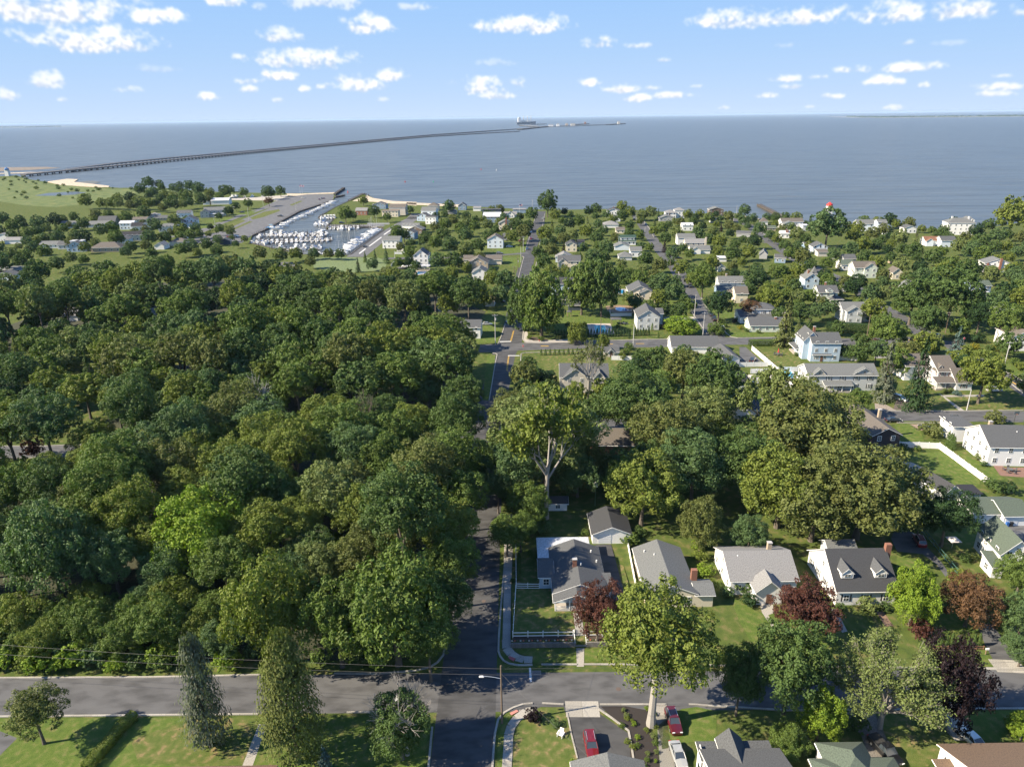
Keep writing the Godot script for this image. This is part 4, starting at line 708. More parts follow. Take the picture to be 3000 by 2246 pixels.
	pool("blue pool between clipped conifers behind the cream house",PackedVector2Array([Vector2(54.8,-371.5),Vector2(60.7,-371.1),Vector2(59,-361.2),Vector2(56.6,-363.9)]),lin(0.03,0.22,0.45),lin(0.46,0.42,0.38),2.0)
	pool("narrow teal lap pool inside white fences",PackedVector2Array([Vector2(84.6,-235.7),Vector2(90.9,-235.5),Vector2(90.7,-234.2),Vector2(84.2,-234.5)]),lin(0.03,0.26,0.28),lin(0.52,0.48,0.42),1.6)
	pool("square bright blue pool beside the colonial",PackedVector2Array([Vector2(96.6,-240.9),Vector2(100.5,-241),Vector2(99.8,-233.5),Vector2(95.9,-233.3)]),lin(0.08,0.36,0.56),lin(0.6,0.6,0.58),0.8)
	pool("blue pool below the white gable house deck",PackedVector2Array([Vector2(-56.1,-427.3),Vector2(-51.2,-427.6),Vector2(-50.3,-421.4),Vector2(-55.9,-417.8)]),lin(0.04,0.20,0.40),lin(0.42,0.36,0.31),1.8)
	pool("deep blue freeform pool at the wood edge",PackedVector2Array([Vector2(-34.7,-339),Vector2(-32.8,-342.5),Vector2(-29.6,-342.9),Vector2(-27.9,-336.2),Vector2(-30.5,-333.4),Vector2(-33.4,-333)]),lin(0.015,0.11,0.35),lin(0.40,0.34,0.28),1.6)
	round_pool(255.3,-398.6,"round above-ground pool with pale wall beside leaning pole")
	garden_chair(6.54,-81)
	bin(110.1,-136.7,lin(0.03,0.12,0.38),"blue wheeled bin in front of the twin garages")
	bin(111,-136.7,lin(0.02,0.02,0.022),"black wheeled bin beside the blue bin")
	bin(105.1,-431.2,lin(0.03,0.12,0.38),"blue recycling bin at the second street kerb")
	bin(110.7,-265.1,lin(0.03,0.12,0.38),"blue bin beside the columned side porch")
	mailbox(80.3,-96.9,"white mailbox on a wooden post beside the shaded drive")
	stop_sign(4.54,-266.5,"stop sign at the crossing of the central street")
	stop_sign(166.5,-266.3,"stop sign left of the blue-green conifer")
	stop_sign(179.5,-268.7,"stop sign right of the blue-green conifer")
	hydrant(11.5,-280.5)
	gazebo(46.7,-305.7,"grey-roofed gazebo beside the turquoise pool")
	gazebo(27,-319.1,"small wooden arbor on the lawn near the navy cottage")
	flagpole(-262.3,-917.8,"tall white flagpole with flag at the end of the lot")
	flagpole(-257.9,-912.4,"second white flagpole nearer the channel")
	flagpole(9.1,-677.7,"flagpole with striped flag beside the white cape")
	patio_set(102.3,-258.4,6,"round patio table with closed red umbrella on the dry lawn",true)
	patio_set(127.7,-162.3,5,"patio table with chairs on the brick patio",false)
	patio_set(50.1,-304.2,4,"patio table with chairs beside the gazebo",false)
	bird_feeder(19.4,-148)
	umbrella(93.1,-128.6)
	backboard(148.9,-192.5)
	trailer(105.1,-133.9)
	hedge("long clipped green hedge beside the left lawn",[Vector2(-61.7,-75.9),Vector2(-60.8,-80.1),Vector2(-60.4,-83.2),Vector2(-59.4,-85.5)],1.5,1.5,2)
	hedge("long clipped hedge behind the dry lawn garden",[Vector2(95,-270.8),Vector2(112.6,-270.8)],2.6,1.8,0)
	hedge("tall dark hedge below the sage gable house",[Vector2(133.7,-289.5),Vector2(149.4,-285.8)],4.2,2.2,10)
	hedge("low hedge by the corner house porch bed",[Vector2(7.6,-107.9),Vector2(10.6,-107.9)],0.7,0.8,1)
	special_tree("willow_tree",41,5,0.36,5,0.01,1,1.1,0.1,54.8,-81.8,18.8,16.5,9,lin(0.30,0.28,0.25),"pale green spreading tree with upswept silvery limbs in the foreground")
	special_tree("dead_tree",42,4,0.55,0,0.02,0,1,0.25,-16,-78.1,13.3,13,9,lin(0.30,0.28,0.25),"dead silvery branches rising from the street corner tree")
	special_tree("dead_tree",43,3,0.7,0,0.02,0,1,0.35,-69.9,-180.1,24.1,13,9,lin(0.42,0.40,0.37),"bare white dead tree standing in the wood")
	special_tree("bare_limbed_tree",44,4,0.5,9,0.018,0.75,0.95,0.3,7.49,-142.6,31,24,2,lin(0.30,0.28,0.25),"tall tree with bare arching limbs behind the white shed")
	special_tree("bare_limbed_tree",46,4,0.6,5,0.018,0.3,0.9,0.3,24.5,-212.9,21.1,14,4,lin(0.30,0.28,0.25),"half-dead tree with bare limbs before the grey colonial")
	special_tree("dead_tree",47,3,0.8,0,0.02,0,0.5,0.2,33.1,-190.8,20.2,5,9,lin(0.30,0.28,0.25),"slender grey dead conifer before the grey colonial")
	special_tree("dead_tree",48,3,0.45,0,0.02,0,1.3,0.35,-38,-169.3,22.5,9,9,lin(0.17,0.14,0.11),"dead brown tree trunks in a gap of the wood")
	special_tree("bare_limbed_tree",49,4,0.5,8,0.02,0.8,0.95,0.3,66.8,-173.1,24.6,17,9,lin(0.30,0.28,0.25),"pale thinly leaved tree with bare limbs beside the bungalow")
	trees(TREE_ROWS,TREE_LABELS,TREE_NAMES,TREE_GROUPS)
	far_trees(FAR_ROWS)

# ---------------------------------------------------------------- mesh building
func start(tinted := false) -> void:
	V = PackedVector3Array(); N = PackedVector3Array(); C = PackedColorArray(); use_tint = tinted; tint = Color(1, 1, 1)

func tri(a: Vector3, b: Vector3, c: Vector3) -> void:
	var n := (b - a).cross(c - a).normalized()
	V.append(a); V.append(c); V.append(b)
	N.append(n); N.append(n); N.append(n)
	if use_tint:
		C.append(tint); C.append(tint); C.append(tint)

func quad(a: Vector3, b: Vector3, c: Vector3, d: Vector3) -> void:
	tri(a, b, c); tri(a, c, d)

func box(c: Vector3, s: Vector3) -> void:
	var h := s * 0.5
	var p := []
	for i in 8:
		p.append(c + Vector3(h.x if i & 1 else -h.x, h.y if i & 2 else -h.y, h.z if i & 4 else -h.z))
	quad(p[4], p[5], p[7], p[6]); quad(p[1], p[0], p[2], p[3]); quad(p[5], p[1], p[3], p[7])
	quad(p[0], p[4], p[6], p[2]); quad(p[6], p[7], p[3], p[2]); quad(p[0], p[1], p[5], p[4])

# a box whose top is smaller than its base
func taper(c: Vector3, s: Vector3, top: Vector2, shift := Vector2.ZERO) -> void:
	var p := []
	for i in 8:
		var up := (i & 2) != 0
		var hx := (top.x if up else s.x) * 0.5
		var hz := (top.y if up else s.z) * 0.5
		p.append(c + Vector3((hx if i & 1 else -hx) + (shift.x if up else 0.0), s.y * (0.5 if up else -0.5), (hz if i & 4 else -hz) + (shift.y if up else 0.0)))
	quad(p[4], p[5], p[7], p[6]); quad(p[1], p[0], p[2], p[3]); quad(p[5], p[1], p[3], p[7])
	quad(p[0], p[4], p[6], p[2]); quad(p[6], p[7], p[3], p[2]); quad(p[0], p[1], p[5], p[4])

# a sloping sheet a-b-c-d (seen counter-clockwise from above) with thickness downwards
func slab(q: Array, th: float) -> void:
	var dn := Vector3(0, -th, 0)
	var n := q.size()
	for i in range(1, n - 1):
		tri(q[0], q[i], q[i + 1]); tri(q[0] + dn, q[i + 1] + dn, q[i] + dn)
	for i in n:
		var a: Vector3 = q[i]
		var b: Vector3 = q[(i + 1) % n]
		quad(b, a, a + dn, b + dn)

func tube(a: Vector3, b: Vector3, ra: float, rb: float, n := 6, caps := true) -> void:
	var ax := (b - a).normalized()
	var u := ax.cross(Vector3.UP if absf(ax.y) < 0.9 else Vector3.RIGHT).normalized()
	var w := u.cross(ax)
	for i in n:
		var t0 := TAU * i / n
		var t1 := TAU * (i + 1) / n
		var d0 := u * cos(t0) + w * sin(t0)
		var d1 := u * cos(t1) + w * sin(t1)
		quad(a + d1 * ra, a + d0 * ra, b + d0 * rb, b + d1 * rb)
		if caps:
			tri(b, b + d1 * rb, b + d0 * rb); tri(a, a + d0 * ra, a + d1 * ra)

func done() -> ArrayMesh:
	var arr := []
	arr.resize(Mesh.ARRAY_MAX)
	arr[Mesh.ARRAY_VERTEX] = V; arr[Mesh.ARRAY_NORMAL] = N
	if use_tint:
		arr[Mesh.ARRAY_COLOR] = C
	var m := ArrayMesh.new()
	m.add_surface_from_arrays(Mesh.PRIMITIVE_TRIANGLES, arr)
	return m

# ---------------------------------------------------------------- nodes
func numbered(n: String) -> String:
	var k: int = taken.get(n, 0)
	taken[n] = k + 1
	return n if k == 0 else "%s_%03d" % [n, k]

func thing(called: String, label: String, category: String, at: Vector3, turn := 0.0, group := "") -> Node3D:
	var o := Node3D.new()
	o.name = numbered(called)
	add_child(o)
	o.position = at; o.rotation.y = turn
	o.set_meta("label", label); o.set_meta("category", category)
	if group: o.set_meta("group", group)
	return o

func part(parent: Node3D, called: String, mesh: Mesh, mat: Material, at := Vector3.ZERO, scl := Vector3.ONE, turn := 0.0) -> MeshInstance3D:
	var o := MeshInstance3D.new()
	o.name = called; o.mesh = mesh; o.material_override = mat
	parent.add_child(o, true)
	o.position = at; o.rotation.y = turn; o.scale = scl
	return o

func structure(called: String, mesh: Mesh, mat: Material, at := Vector3.ZERO) -> MeshInstance3D:
	var o := MeshInstance3D.new()
	o.name = numbered(called); o.mesh = mesh; o.material_override = mat
	add_child(o)
	o.position = at
	o.set_meta("kind", "structure")
	return o

# ---------------------------------------------------------------- materials
var noise_tex := {}
func noise_map(key: String, freq: float, ramp: Array, octaves := 4, size := 512, stretch := 1.0, sd := 3) -> Texture2D:
	if noise_tex.has(key):
		return noise_tex[key]
	var fn := FastNoiseLite.new()
	fn.noise_type = FastNoiseLite.TYPE_SIMPLEX_SMOOTH
	fn.seed = sd; fn.frequency = freq; fn.fractal_octaves = octaves
	var gr := Gradient.new()
	gr.offsets = PackedFloat32Array(ramp.map(func(r): return r[0]))
	gr.colors = PackedColorArray(ramp.map(func(r): return r[1]))
	var t := NoiseTexture2D.new()
	t.width = size; t.height = int(size * stretch); t.seamless = true; t.noise = fn; t.color_ramp = gr
	noise_tex[key] = t
	return t

func grey(v: float) -> Color:
	return Color(v, v, v)

func plain(c: Color, rough := 0.8, metal := 0.0) -> StandardMaterial3D:
	var key := "p%s%.2f%.2f" % [c.to_html(), rough, metal]
	if not mats.has(key):
		var m := StandardMaterial3D.new()
		m.albedo_color = c; m.roughness = rough; m.metallic = metal
		mats[key] = m
	return mats[key]

# painted or weathered surface: colour with a fine and uneven grain of its own
func coat(c: Color, rough := 0.8, scale := 0.35, strength := 0) -> StandardMaterial3D:
	var key := "c%s%.2f%.2f%d" % [c.to_html(), rough, scale, strength]
	if not mats.has(key):
		var m := StandardMaterial3D.new()
		m.albedo_color = c; m.roughness = rough
		var lo: float = [0.90, 0.72, 0.55][strength]
		m.albedo_texture = noise_map("coat%d" % strength, 0.02, [[0.0, grey(lo)], [0.45, grey(lo * 0.4 + 0.6)], [1.0, grey(1.0)]], 5)
		m.uv1_triplanar = true; m.uv1_world_triplanar = true
		m.uv1_scale = Vector3.ONE * scale
		mats[key] = m
	return mats[key]

func shingle(c: Color) -> StandardMaterial3D:
	var key := "s" + c.to_html()
	if not mats.has(key):
		var m := StandardMaterial3D.new()
		m.albedo_color = c; m.roughness = 0.93
		m.albedo_texture = noise_map("shingle", 0.045, [[0.0, grey(0.55)], [0.4, grey(0.8)], [0.6, grey(0.88)], [1.0, grey(1.0)]], 5, 512)
		m.uv1_triplanar = true; m.uv1_world_triplanar = true
		m.uv1_scale = Vector3(0.22, 0.22, 0.12)
		m.detail_enabled = true
		m.detail_blend_mode = BaseMaterial3D.BLEND_MODE_MUL
		m.detail_albedo = noise_map("shingle_fine", 0.12, [[0.0, grey(0.62)], [0.5, grey(0.9)], [1.0, grey(1.0)]], 2, 512, 1.0, 9)
		m.uv2_triplanar = true; m.uv2_world_triplanar = true
		m.uv2_scale = Vector3(0.5, 1.6, 0.9)
		m.detail_uv_layer = BaseMaterial3D.DETAIL_UV_2
		mats[key] = m
	return mats[key]

func leaf(c: Color) -> StandardMaterial3D:
	var key := "l" + c.to_html()
	if not mats.has(key):
		var m := StandardMaterial3D.new()
		m.albedo_color = Color(1, 1, 1) * c.linear_to_srgb(); m.albedo_color.a = 1.0
		m.roughness = 0.62
		m.metallic_specular = 0.35
		m.vertex_color_use_as_albedo = true
		m.backlight_enabled = true
		m.backlight = Color(0.68, 0.76, 0.42)
		m.cull_mode = BaseMaterial3D.CULL_DISABLED
		mats[key] = m
	return mats[key]

func lin(r: float, g: float, b: float) -> Color:
	return Color(r, g, b).linear_to_srgb()

# ---------------------------------------------------------------- foliage
func leaf_card(p: Vector3, n: Vector3, s: float, jitter: float) -> void:
	n = (n + Vector3(rng.randf_range(-1, 1), rng.randf_range(-1, 1), rng.randf_range(-1, 1)) * jitter).normalized()
	var u := n.cross(Vector3(rng.randf_range(-1, 1), rng.randf_range(-1, 1), rng.randf_range(-1, 1))).normalized()
	var w := n.cross(u)
	var a := s * rng.randf_range(0.7, 1.35)
	var b := s * rng.randf_range(0.4, 0.8)
	var bend := n * (-s * rng.randf_range(0.0, 0.35))
	quad(p - u * a + bend, p - w * b, p + u * a * 0.9 + bend, p + w * b)

func dir3() -> Vector3:
	var y := rng.randf_range(-1, 1)
	var t := rng.randf() * TAU
	var r := sqrt(1.0 - y * y)
	return Vector3(r * cos(t), y, r * sin(t))

# a rounded crown of unit radius: boughs, each of several clumps, each of many leaf sprays
func crown_round(sd: int, boughs: int, clumps: int, sprays: int, size: float, low := -0.5, ragged := 0.22) -> ArrayMesh:
	rng.seed = sd
	start(true)
	for i in boughs:
		var y := 1.0 - (1.0 - low) * (i + 0.5) / boughs
		var t := i * 2.39996 + rng.randf_range(-0.5, 0.5)
		var d := Vector3(sqrt(maxf(0.0, 1.0 - y * y)) * cos(t), y, sqrt(maxf(0.0, 1.0 - y * y)) * sin(t))
		var br := rng.randf_range(0.26, 0.42)
		var bc := d * (1.0 - br * 0.8 + rng.randf_range(-ragged, ragged * 0.7))
		if bc.y < -0.35: bc.y = lerpf(bc.y, -0.35, 0.5)
		var tone := rng.randf_range(0.78, 1.2)
		for k in clumps:
			var cd := (dir3() + d * 0.75).normalized()
			var cr := br * rng.randf_range(0.3, 0.5)
			var cc := bc + cd * br * rng.randf_range(0.55, 0.95)
			var ct := tone * rng.randf_range(0.85, 1.16)
			var warm := rng.randf_range(-0.08, 0.1)
			for s in sprays:
				var sdv := (dir3() + cd * 0.6 + Vector3(0, 0.25, 0)).normalized()
				var v := ct * rng.randf_range(0.8, 1.22)
				tint = Color(v * (1.0 + warm), v, v * (1.0 - warm))
				leaf_card(cc + sdv * cr * rng.randf_range(0.55, 1.05), sdv, size, 0.55)
	for k in int(boughs * clumps * sprays * 0.12):   # leaves inside the crown
		var d := dir3()
		var v := rng.randf_range(0.8, 1.22)
		tint = Color(v, v, v)
		leaf_card(d * rng.randf_range(0.35, 0.72) * Vector3(1, 0.8, 1), d, size * 2.2, 0.6)
	return done()

func crown_cone(sd: int, tiers: int, per: int, sprays: int, size: float, open := 0.0) -> ArrayMesh:
	rng.seed = sd
	start(true)
	for i in tiers:
		var f := float(i) / tiers
		var r := (1.0 - f) * (0.9 + 0.2 * rng.randf()) + 0.04
		var y := f * 2.0 - 1.0
		for k in maxi(3, int(per * (1.0 - f * 0.8))):
			var t := rng.randf() * TAU
			var reach := r * rng.randf_range(0.6, 1.08)
			if rng.randf() < open: continue
			var tone := rng.randf_range(0.75, 1.22)
			for s in sprays:
				var q := sqrt(rng.randf())
				var p := Vector3(cos(t + rng.randf_range(-0.22, 0.22)) * reach * q, y - 0.14 * q * reach + rng.randf_range(-0.03, 0.05), sin(t + rng.randf_range(-0.22, 0.22)) * reach * q)
				var v := tone * rng.randf_range(0.8, 1.2)
				tint = Color(v, v, v)
				leaf_card(p, Vector3(cos(t) * 0.6, 0.8, sin(t) * 0.6), size, 0.5)
	return done()

# dense upright plant: arborvitae, clipped cypress
func crown_flame(sd: int, sprays: int, size: float, blunt := 1.6, lumps := 0.0) -> ArrayMesh:
	rng.seed = sd
	start(true)
	var f := 0.0
	var t := 0.0
	var mid := Vector3.ZERO
	var shade := 1.0
	for i in sprays:
		if lumps == 0.0 or i % 26 == 0:   # each bough holds its own clump of sprays
			f = pow(rng.randf(), 0.85); t = rng.randf() * TAU
			var r := pow(1.0 - f, 1.0 / blunt) * (0.55 + 0.45 * minf(1.0, f * 6.0)) * rng.randf_range(0.82 - lumps, 1.05 - lumps * 0.5)
			mid = Vector3(cos(t) * r, f * 2.0 - 1.0, sin(t) * r)
			shade = rng.randf_range(0.8, 1.2)
		var v := shade * rng.randf_range(0.8, 1.2)
		tint = Color(v, v, v)
		var d := dir3() * lumps
		leaf_card(mid + Vector3(d.x, d.y * 0.4 - 0.25 * Vector2(d.x, d.z).length(), d.z) * rng.randf_range(0.5, 1.0), Vector3(cos(t), 0.5, sin(t)), size, 0.45)
	return done()

func limb(a: Vector3, d: Vector3, len_: float, r: float, depth: int, tips: Array, spread := 0.6) -> void:
	var b := a + d * len_
	tube(a, b, r, r * 0.62, 5 if depth > 1 else 4, false)
	if depth <= 2:
		tips.append(b); tips.append(a.lerp(b, 0.5))
	if depth <= 0:
		return
	for k in (3 if depth > 1 else 2):
		var nd := (d + dir3() * spread + Vector3(0, 0.12, 0)).normalized()
		limb(b, nd, len_ * rng.randf_range(0.62, 0.85), r * 0.58, depth - 1, tips, spread)

# trunk and limbs inside a crown; unit height, limbs reach out to about half a unit
func trunk_mesh(sd: int, depth := 2, spread := 0.7) -> ArrayMesh:
	rng.seed = sd
	start()
	tube(Vector3(0, -0.05, 0), Vector3(0, 0.12, 0), 0.075, 0.05, 8, false)
	tube(Vector3(0, 0.12, 0), Vector3(0.02, 0.55, 0.01), 0.05, 0.036, 8, false)
	var tips := []
	for k in 5:
		var t := TAU * k / 5.0 + rng.randf_range(-0.4, 0.4)
		limb(Vector3(0.02, 0.52, 0.01), Vector3(cos(t) * 0.6, 0.9, sin(t) * 0.6).normalized(), 0.26, 0.026, depth, tips, spread)
	return done()

# bare or thinly leaved tree: returns [wood, leaves]; unit height
func sparse_tree(sd: int, depth: int, spread: float, leaves: int, size: float, share := 0.7, up := 0.9, first := 0.2) -> Array:
	rng.seed = sd
	start()
	tube(Vector3(0, -0.02, 0), Vector3(0, 0.1, 0), 0.03, 0.022, 8, false)
	tube(Vector3(0, 0.1, 0), Vector3(0.01, first + 0.14, 0.0), 0.022, 0.018, 8, false)
	var tips := []
	var limbs := 24 if depth > 4 else 6
	for k in limbs:
		var t := TAU * k / limbs * 2.6 + rng.randf_range(-0.4, 0.4)
		up = up if limbs == 6 else rng.randf_range(0.35, 1.7)
		limb(Vector3(0.01, first + 0.03 + 0.02 * (k % 6), 0), Vector3(cos(t) * 0.75, up, sin(t) * 0.75).normalized(), 0.2, 0.012, mini(depth, 4), tips, spread)
	var wood := done()
	start(true)
	for p in tips:
		if rng.randf() > maxf(share, 0.02): continue
		var tone := rng.randf_range(0.75, 1.25)
		for s in maxi(1, leaves):
			var v := tone * rng.randf_range(0.8, 1.2)
			tint = Color(v, v, v * 0.95)
			leaf_card(p + dir3() * rng.randf() * 0.05, (dir3() + Vector3(0, 0.8, 0)).normalized(), size, 0.5)
	return [wood, done()]

var crowns := {}
var trunks := []
func make_foliage() -> void:
	for i in 5: crowns["near%d" % i] = crown_round(100 + i, 30 + i * 2, 13, 26, 0.034, -0.55, 0.16 + 0.04 * i)
	for i in 5: crowns["mid%d" % i] = crown_round(200 + i, 28 + i, 10, 20, 0.048, -0.65, 0.16)
	for i in 4: crowns["far%d" % i] = crown_round(300 + i, 22, 8, 16, 0.072, -0.75, 0.14)
	for i in 3: crowns["layer%d" % i] = crown_round(330 + i, 44, 11, 20, 0.034, -0.75, 0.3)
	for i in 3: crowns["cone%d" % i] = crown_cone(340 + i, 26, 16, 18, 0.05, 0.1 + 0.1 * i)
	for i in 2: crowns["flame%d" % i] = crown_flame(350 + i, 900, 0.09)
	crowns["cedar0"] = crown_flame(360, 13000, 0.032, 1.9, 0.26)
	crowns["spruce0"] = crown_flame(361, 5200, 0.045, 1.7, 0.36)
	for i in 3: crowns["shrub%d" % i] = crown_round(370 + i, 14, 7, 12, 0.075, -0.2, 0.12)
	for i in 4: trunks.append(trunk_mesh(390 + i))

func tone(i: int) -> Color:
	return [Color(0.104, 0.156, 0.032), Color(0.074, 0.122, 0.032), Color(0.142, 0.180, 0.032), Color(0.086, 0.142, 0.050), Color(0.120, 0.142, 0.040), Color(0.17, 0.25, 0.025),
		Color(0.085, 0.034, 0.025), Color(0.020, 0.011, 0.014), Color(0.13, 0.15, 0.105), Color(0.15, 0.19, 0.06), Color(0.03, 0.065, 0.020), Color(0.125, 0.07, 0.034), Color(0.10, 0.16, 0.145), Color(0.22, 0.20, 0.02)][i]

var bark: StandardMaterial3D
func tree(called: String, crown: String, x: float, z: float, rx: float, ry: float, hc: float, col: int, label: String, group := "", y0 := 0.0) -> Node3D:
	var o := thing(called, label, "shrub" if called.contains("shrub") or called.contains("arborvitae") else "tree", Vector3(x, y0, z), 0.0, group)
	var h := absi(hash(Vector2(x, z)))
	var turn := float(h % 628) * 0.01
	if not (crown.begins_with("shrub") or crown.begins_with("flame")):
		var hero := label.contains("thick pale trunk")
		part(o, "trunk", trunks[h % 4], coat(lin(0.34, 0.32, 0.29), 0.9, 0.8, 1) if hero else bark, Vector3.ZERO, Vector3(rx * (1.5 if hero else 1.15), hc + ry * 0.25, rx * (1.5 if hero else 1.15)), turn)
	part(o, "crown", crowns[crown], leaf(tone(col)), Vector3(0, hc, 0), Vector3(rx, ry, rx * (0.9 + 0.2 * float(h % 10) / 10.0)), turn)
	return o

func crown_key(k: int, x: float, z: float) -> String:
	var h := absi(hash(Vector2(x * 3.0, z)))
	var d := -z * 0.94
	match k:
		0: return ("near%d" % (h % 5)) if d < 175.0 else (("mid%d" % (h % 5)) if d < 390.0 else ("far%d" % (h % 4)))
		1: return ("layer%d" % (h % 3)) if d < 175.0 else ("mid%d" % (h % 5))
		2: return "cone%d" % (h % 3)
		3: return "flame%d" % (h % 2)
		4: return "shrub%d" % (h % 3)
	return "cedar0" if k == 5 else "spruce0"

func tree_label(l: Array) -> String:
	if l.size() == 3: return l[2]
	var hue: String = ["mid green", "dark green", "yellow-green", "blue-green", "olive green", "lime green", "red-leaved", "purple-leaved", "grey-green", "pale green", "very dark green", "bronze-leaved", "blue", "golden"][l[2]]
	return hue + ["", " small", " medium-sized", " large"][l[3]] + [" tree ", " conifer "][l[4]] + TREE_PLACES[l[5]]

func trees(r: Array[float], labels: Array, names: Array, groups: Array) -> void:
	# eight numbers each: crown kind, x, z, half width, half height, height of the middle, tone, label number
	for i in range(0, r.size(), 8):
		var l: Array = labels[int(r[i + 7])]
		tree(names[l[0]], crown_key(int(r[i]), r[i + 1], r[i + 2]), r[i + 1], r[i + 2], r[i + 3], r[i + 4], r[i + 5], int(r[i + 6]), tree_label(l), groups[l[1]])

# ---------------------------------------------------------------- houses
var frame_mesh: ArrayMesh
var pane_mesh: ArrayMesh
var rail_mesh: ArrayMesh
var shutter_mesh: ArrayMesh
var door_mesh: ArrayMesh
var glass: StandardMaterial3D
func make_fittings() -> void:
	start(); box(Vector3(0, 0, 0.03), Vector3(1.0, 1.0, 0.06)); frame_mesh = done()
	start(); box(Vector3(0, 0, 0.05), Vector3(0.78, 0.8, 0.05)); pane_mesh = done()
	start(); box(Vector3(0, 0, 0.07), Vector3(0.84, 0.05, 0.04)); box(Vector3(0, 0.0, 0.068), Vector3(0.05, 0.84, 0.03)); rail_mesh = done()
	start(); box(Vector3(0, 0, 0.03), Vector3(0.4, 1.0, 0.05)); shutter_mesh = done()
	start(); box(Vector3(0, 0.5, 0.04), Vector3(1.0, 1.0, 0.08)); door_mesh = done()
	glass = StandardMaterial3D.new()
	glass.albedo_color = lin(0.035, 0.045, 0.055); glass.roughness = 0.12; glass.metallic_specular = 0.6

func window(parent: Node3D, at: Vector3, turn: float, w: float, h: float, fine := true, shutter := Color(0, 0, 0, 0)) -> void:
	var f := part(parent, "window", frame_mesh, plain(lin(0.75, 0.75, 0.73), 0.5), at, Vector3(w, h, 1), turn)
	part(f, "pane", pane_mesh, glass)
	if fine:
		part(f, "glazing_bar", rail_mesh, plain(lin(0.75, 0.75, 0.73), 0.5))
		if shutter.a > 0.0:
			for s in [-1.0, 1.0]:
				part(f, "shutter", shutter_mesh, plain(shutter, 0.6), Vector3(s * 0.73, 0, 0), Vector3(0.55 / w * 1.1, 1, 1))

# roofs: 0 ridge across, 1 ridge front to back, 2 hipped, 3 flat, 4 falling to the front, 5 gambrel across
func roof_mesh(w: float, d: float, e: float, r: float, axis: int, o: float, th: float, drop: float) -> ArrayMesh:
	start()
	var x := w / 2 + o
	var z := d / 2 + o
	var y := e - drop
	if axis == 0 or axis == 5:
		var k := r / (d / 2)
		var ye := y - o * k
		var yr := y + r
		if axis == 0:
			slab([Vector3(-x, ye, z), Vector3(x, ye, z), Vector3(x, yr, 0), Vector3(-x, yr, 0)], th)
			slab([Vector3(x, ye, -z), Vector3(-x, ye, -z), Vector3(-x, yr, 0), Vector3(x, yr, 0)], th)
		else:
			for s in [1.0, -1.0]:
				var q1 := [Vector3(-x * s, y - 0.3, z * s), Vector3(x * s, y - 0.3, z * s), Vector3(x * s, y + r * 0.62, z * 0.62 * s), Vector3(-x * s, y + r * 0.62, z * 0.62 * s)]
				var q2 := [Vector3(-x * s, y + r * 0.62, z * 0.62 * s), Vector3(x * s, y + r * 0.62, z * 0.62 * s), Vector3(x * s, yr, 0), Vector3(-x * s, yr, 0)]
				slab(q1, th); slab(q2, th)
	elif axis == 1:
		var k := r / (w / 2)
		var ye := y - o * k
		var yr := y + r
		slab([Vector3(x, ye, z), Vector3(x, ye, -z), Vector3(0, yr, -z), Vector3(0, yr, z)], th)
		slab([Vector3(-x, ye, -z), Vector3(-x, ye, z), Vector3(0, yr, z), Vector3(0, yr, -z)], th)
	elif axis == 2:
		var m := minf(x, z)
		var ye := y - o * r / (m - o)
		var a := Vector3(-(x - m), y + r, -(z - m))
		var b := Vector3(x - m, y + r, z - m)
		if x >= z:
			slab([Vector3(-x, ye, z), Vector3(x, ye, z), b, a], th); slab([Vector3(x, ye, -z), Vector3(-x, ye, -z), a, b], th)
			slab([Vector3(x, ye, z), Vector3(x, ye, -z), b], th); slab([Vector3(-x, ye, -z), Vector3(-x, ye, z), a], th)
		else:
			slab([Vector3(x, ye, z), Vector3(x, ye, -z), a, b], th); slab([Vector3(-x, ye, -z), Vector3(-x, ye, z), b, a], th)
			slab([Vector3(-x, ye, z), Vector3(x, ye, z), b], th); slab([Vector3(x, ye, -z), Vector3(-x, ye, -z), a], th)
	elif axis == 3:
		slab([Vector3(-x, y + th, z), Vector3(x, y + th, z), Vector3(x, y + th, -z), Vector3(-x, y + th, -z)], th)
	else:
		slab([Vector3(-x, y, z), Vector3(x, y, z), Vector3(x, y + r, -z), Vector3(-x, y + r, -z)], th)
	return done()

func wall_mesh(w: float, d: float, b: float, e: float, r: float, axis: int) -> ArrayMesh:
	start()
	var x := w / 2
	var z := d / 2
	box(Vector3(0, (b + e) / 2, 0), Vector3(w, e - b, d))
	var t := e + r - 0.06
	if axis == 0:
		for s in [1.0, -1.0]:
			var p := Vector3(x * s, e, z * s); var q := Vector3(x * s, e, -z * s); var a := Vector3(x * s, t, 0)
			tri(p, q, a)
	elif axis == 1:
		for s in [1.0, -1.0]:
			tri(Vector3(-x * s, e, z * s), Vector3(x * s, e, z * s), Vector3(0, t, z * s))
	elif axis == 5:
		for s in [1.0, -1.0]:
			var m0 := Vector3(x * s, e + r * 0.6, z * 0.6 * s); var m1 := Vector3(x * s, e + r * 0.6, -z * 0.6 * s)
			quad(Vector3(x * s, e, z * s), Vector3(x * s, e, -z * s), m1, m0)
			tri(m0, m1, Vector3(x * s, t, 0))
	elif axis == 4:
		for s in [1.0, -1.0]:
			tri(Vector3(x * s, e, z * s) if s > 0 else Vector3(x * s, e, -z), Vector3(x * s, e, -z) if s > 0 else Vector3(x * s, e, z), Vector3(x * s, t, -z))
		quad(Vector3(x, e, -z), Vector3(-x, e, -z), Vector3(-x, t, -z), Vector3(x, t, -z))
	return done()

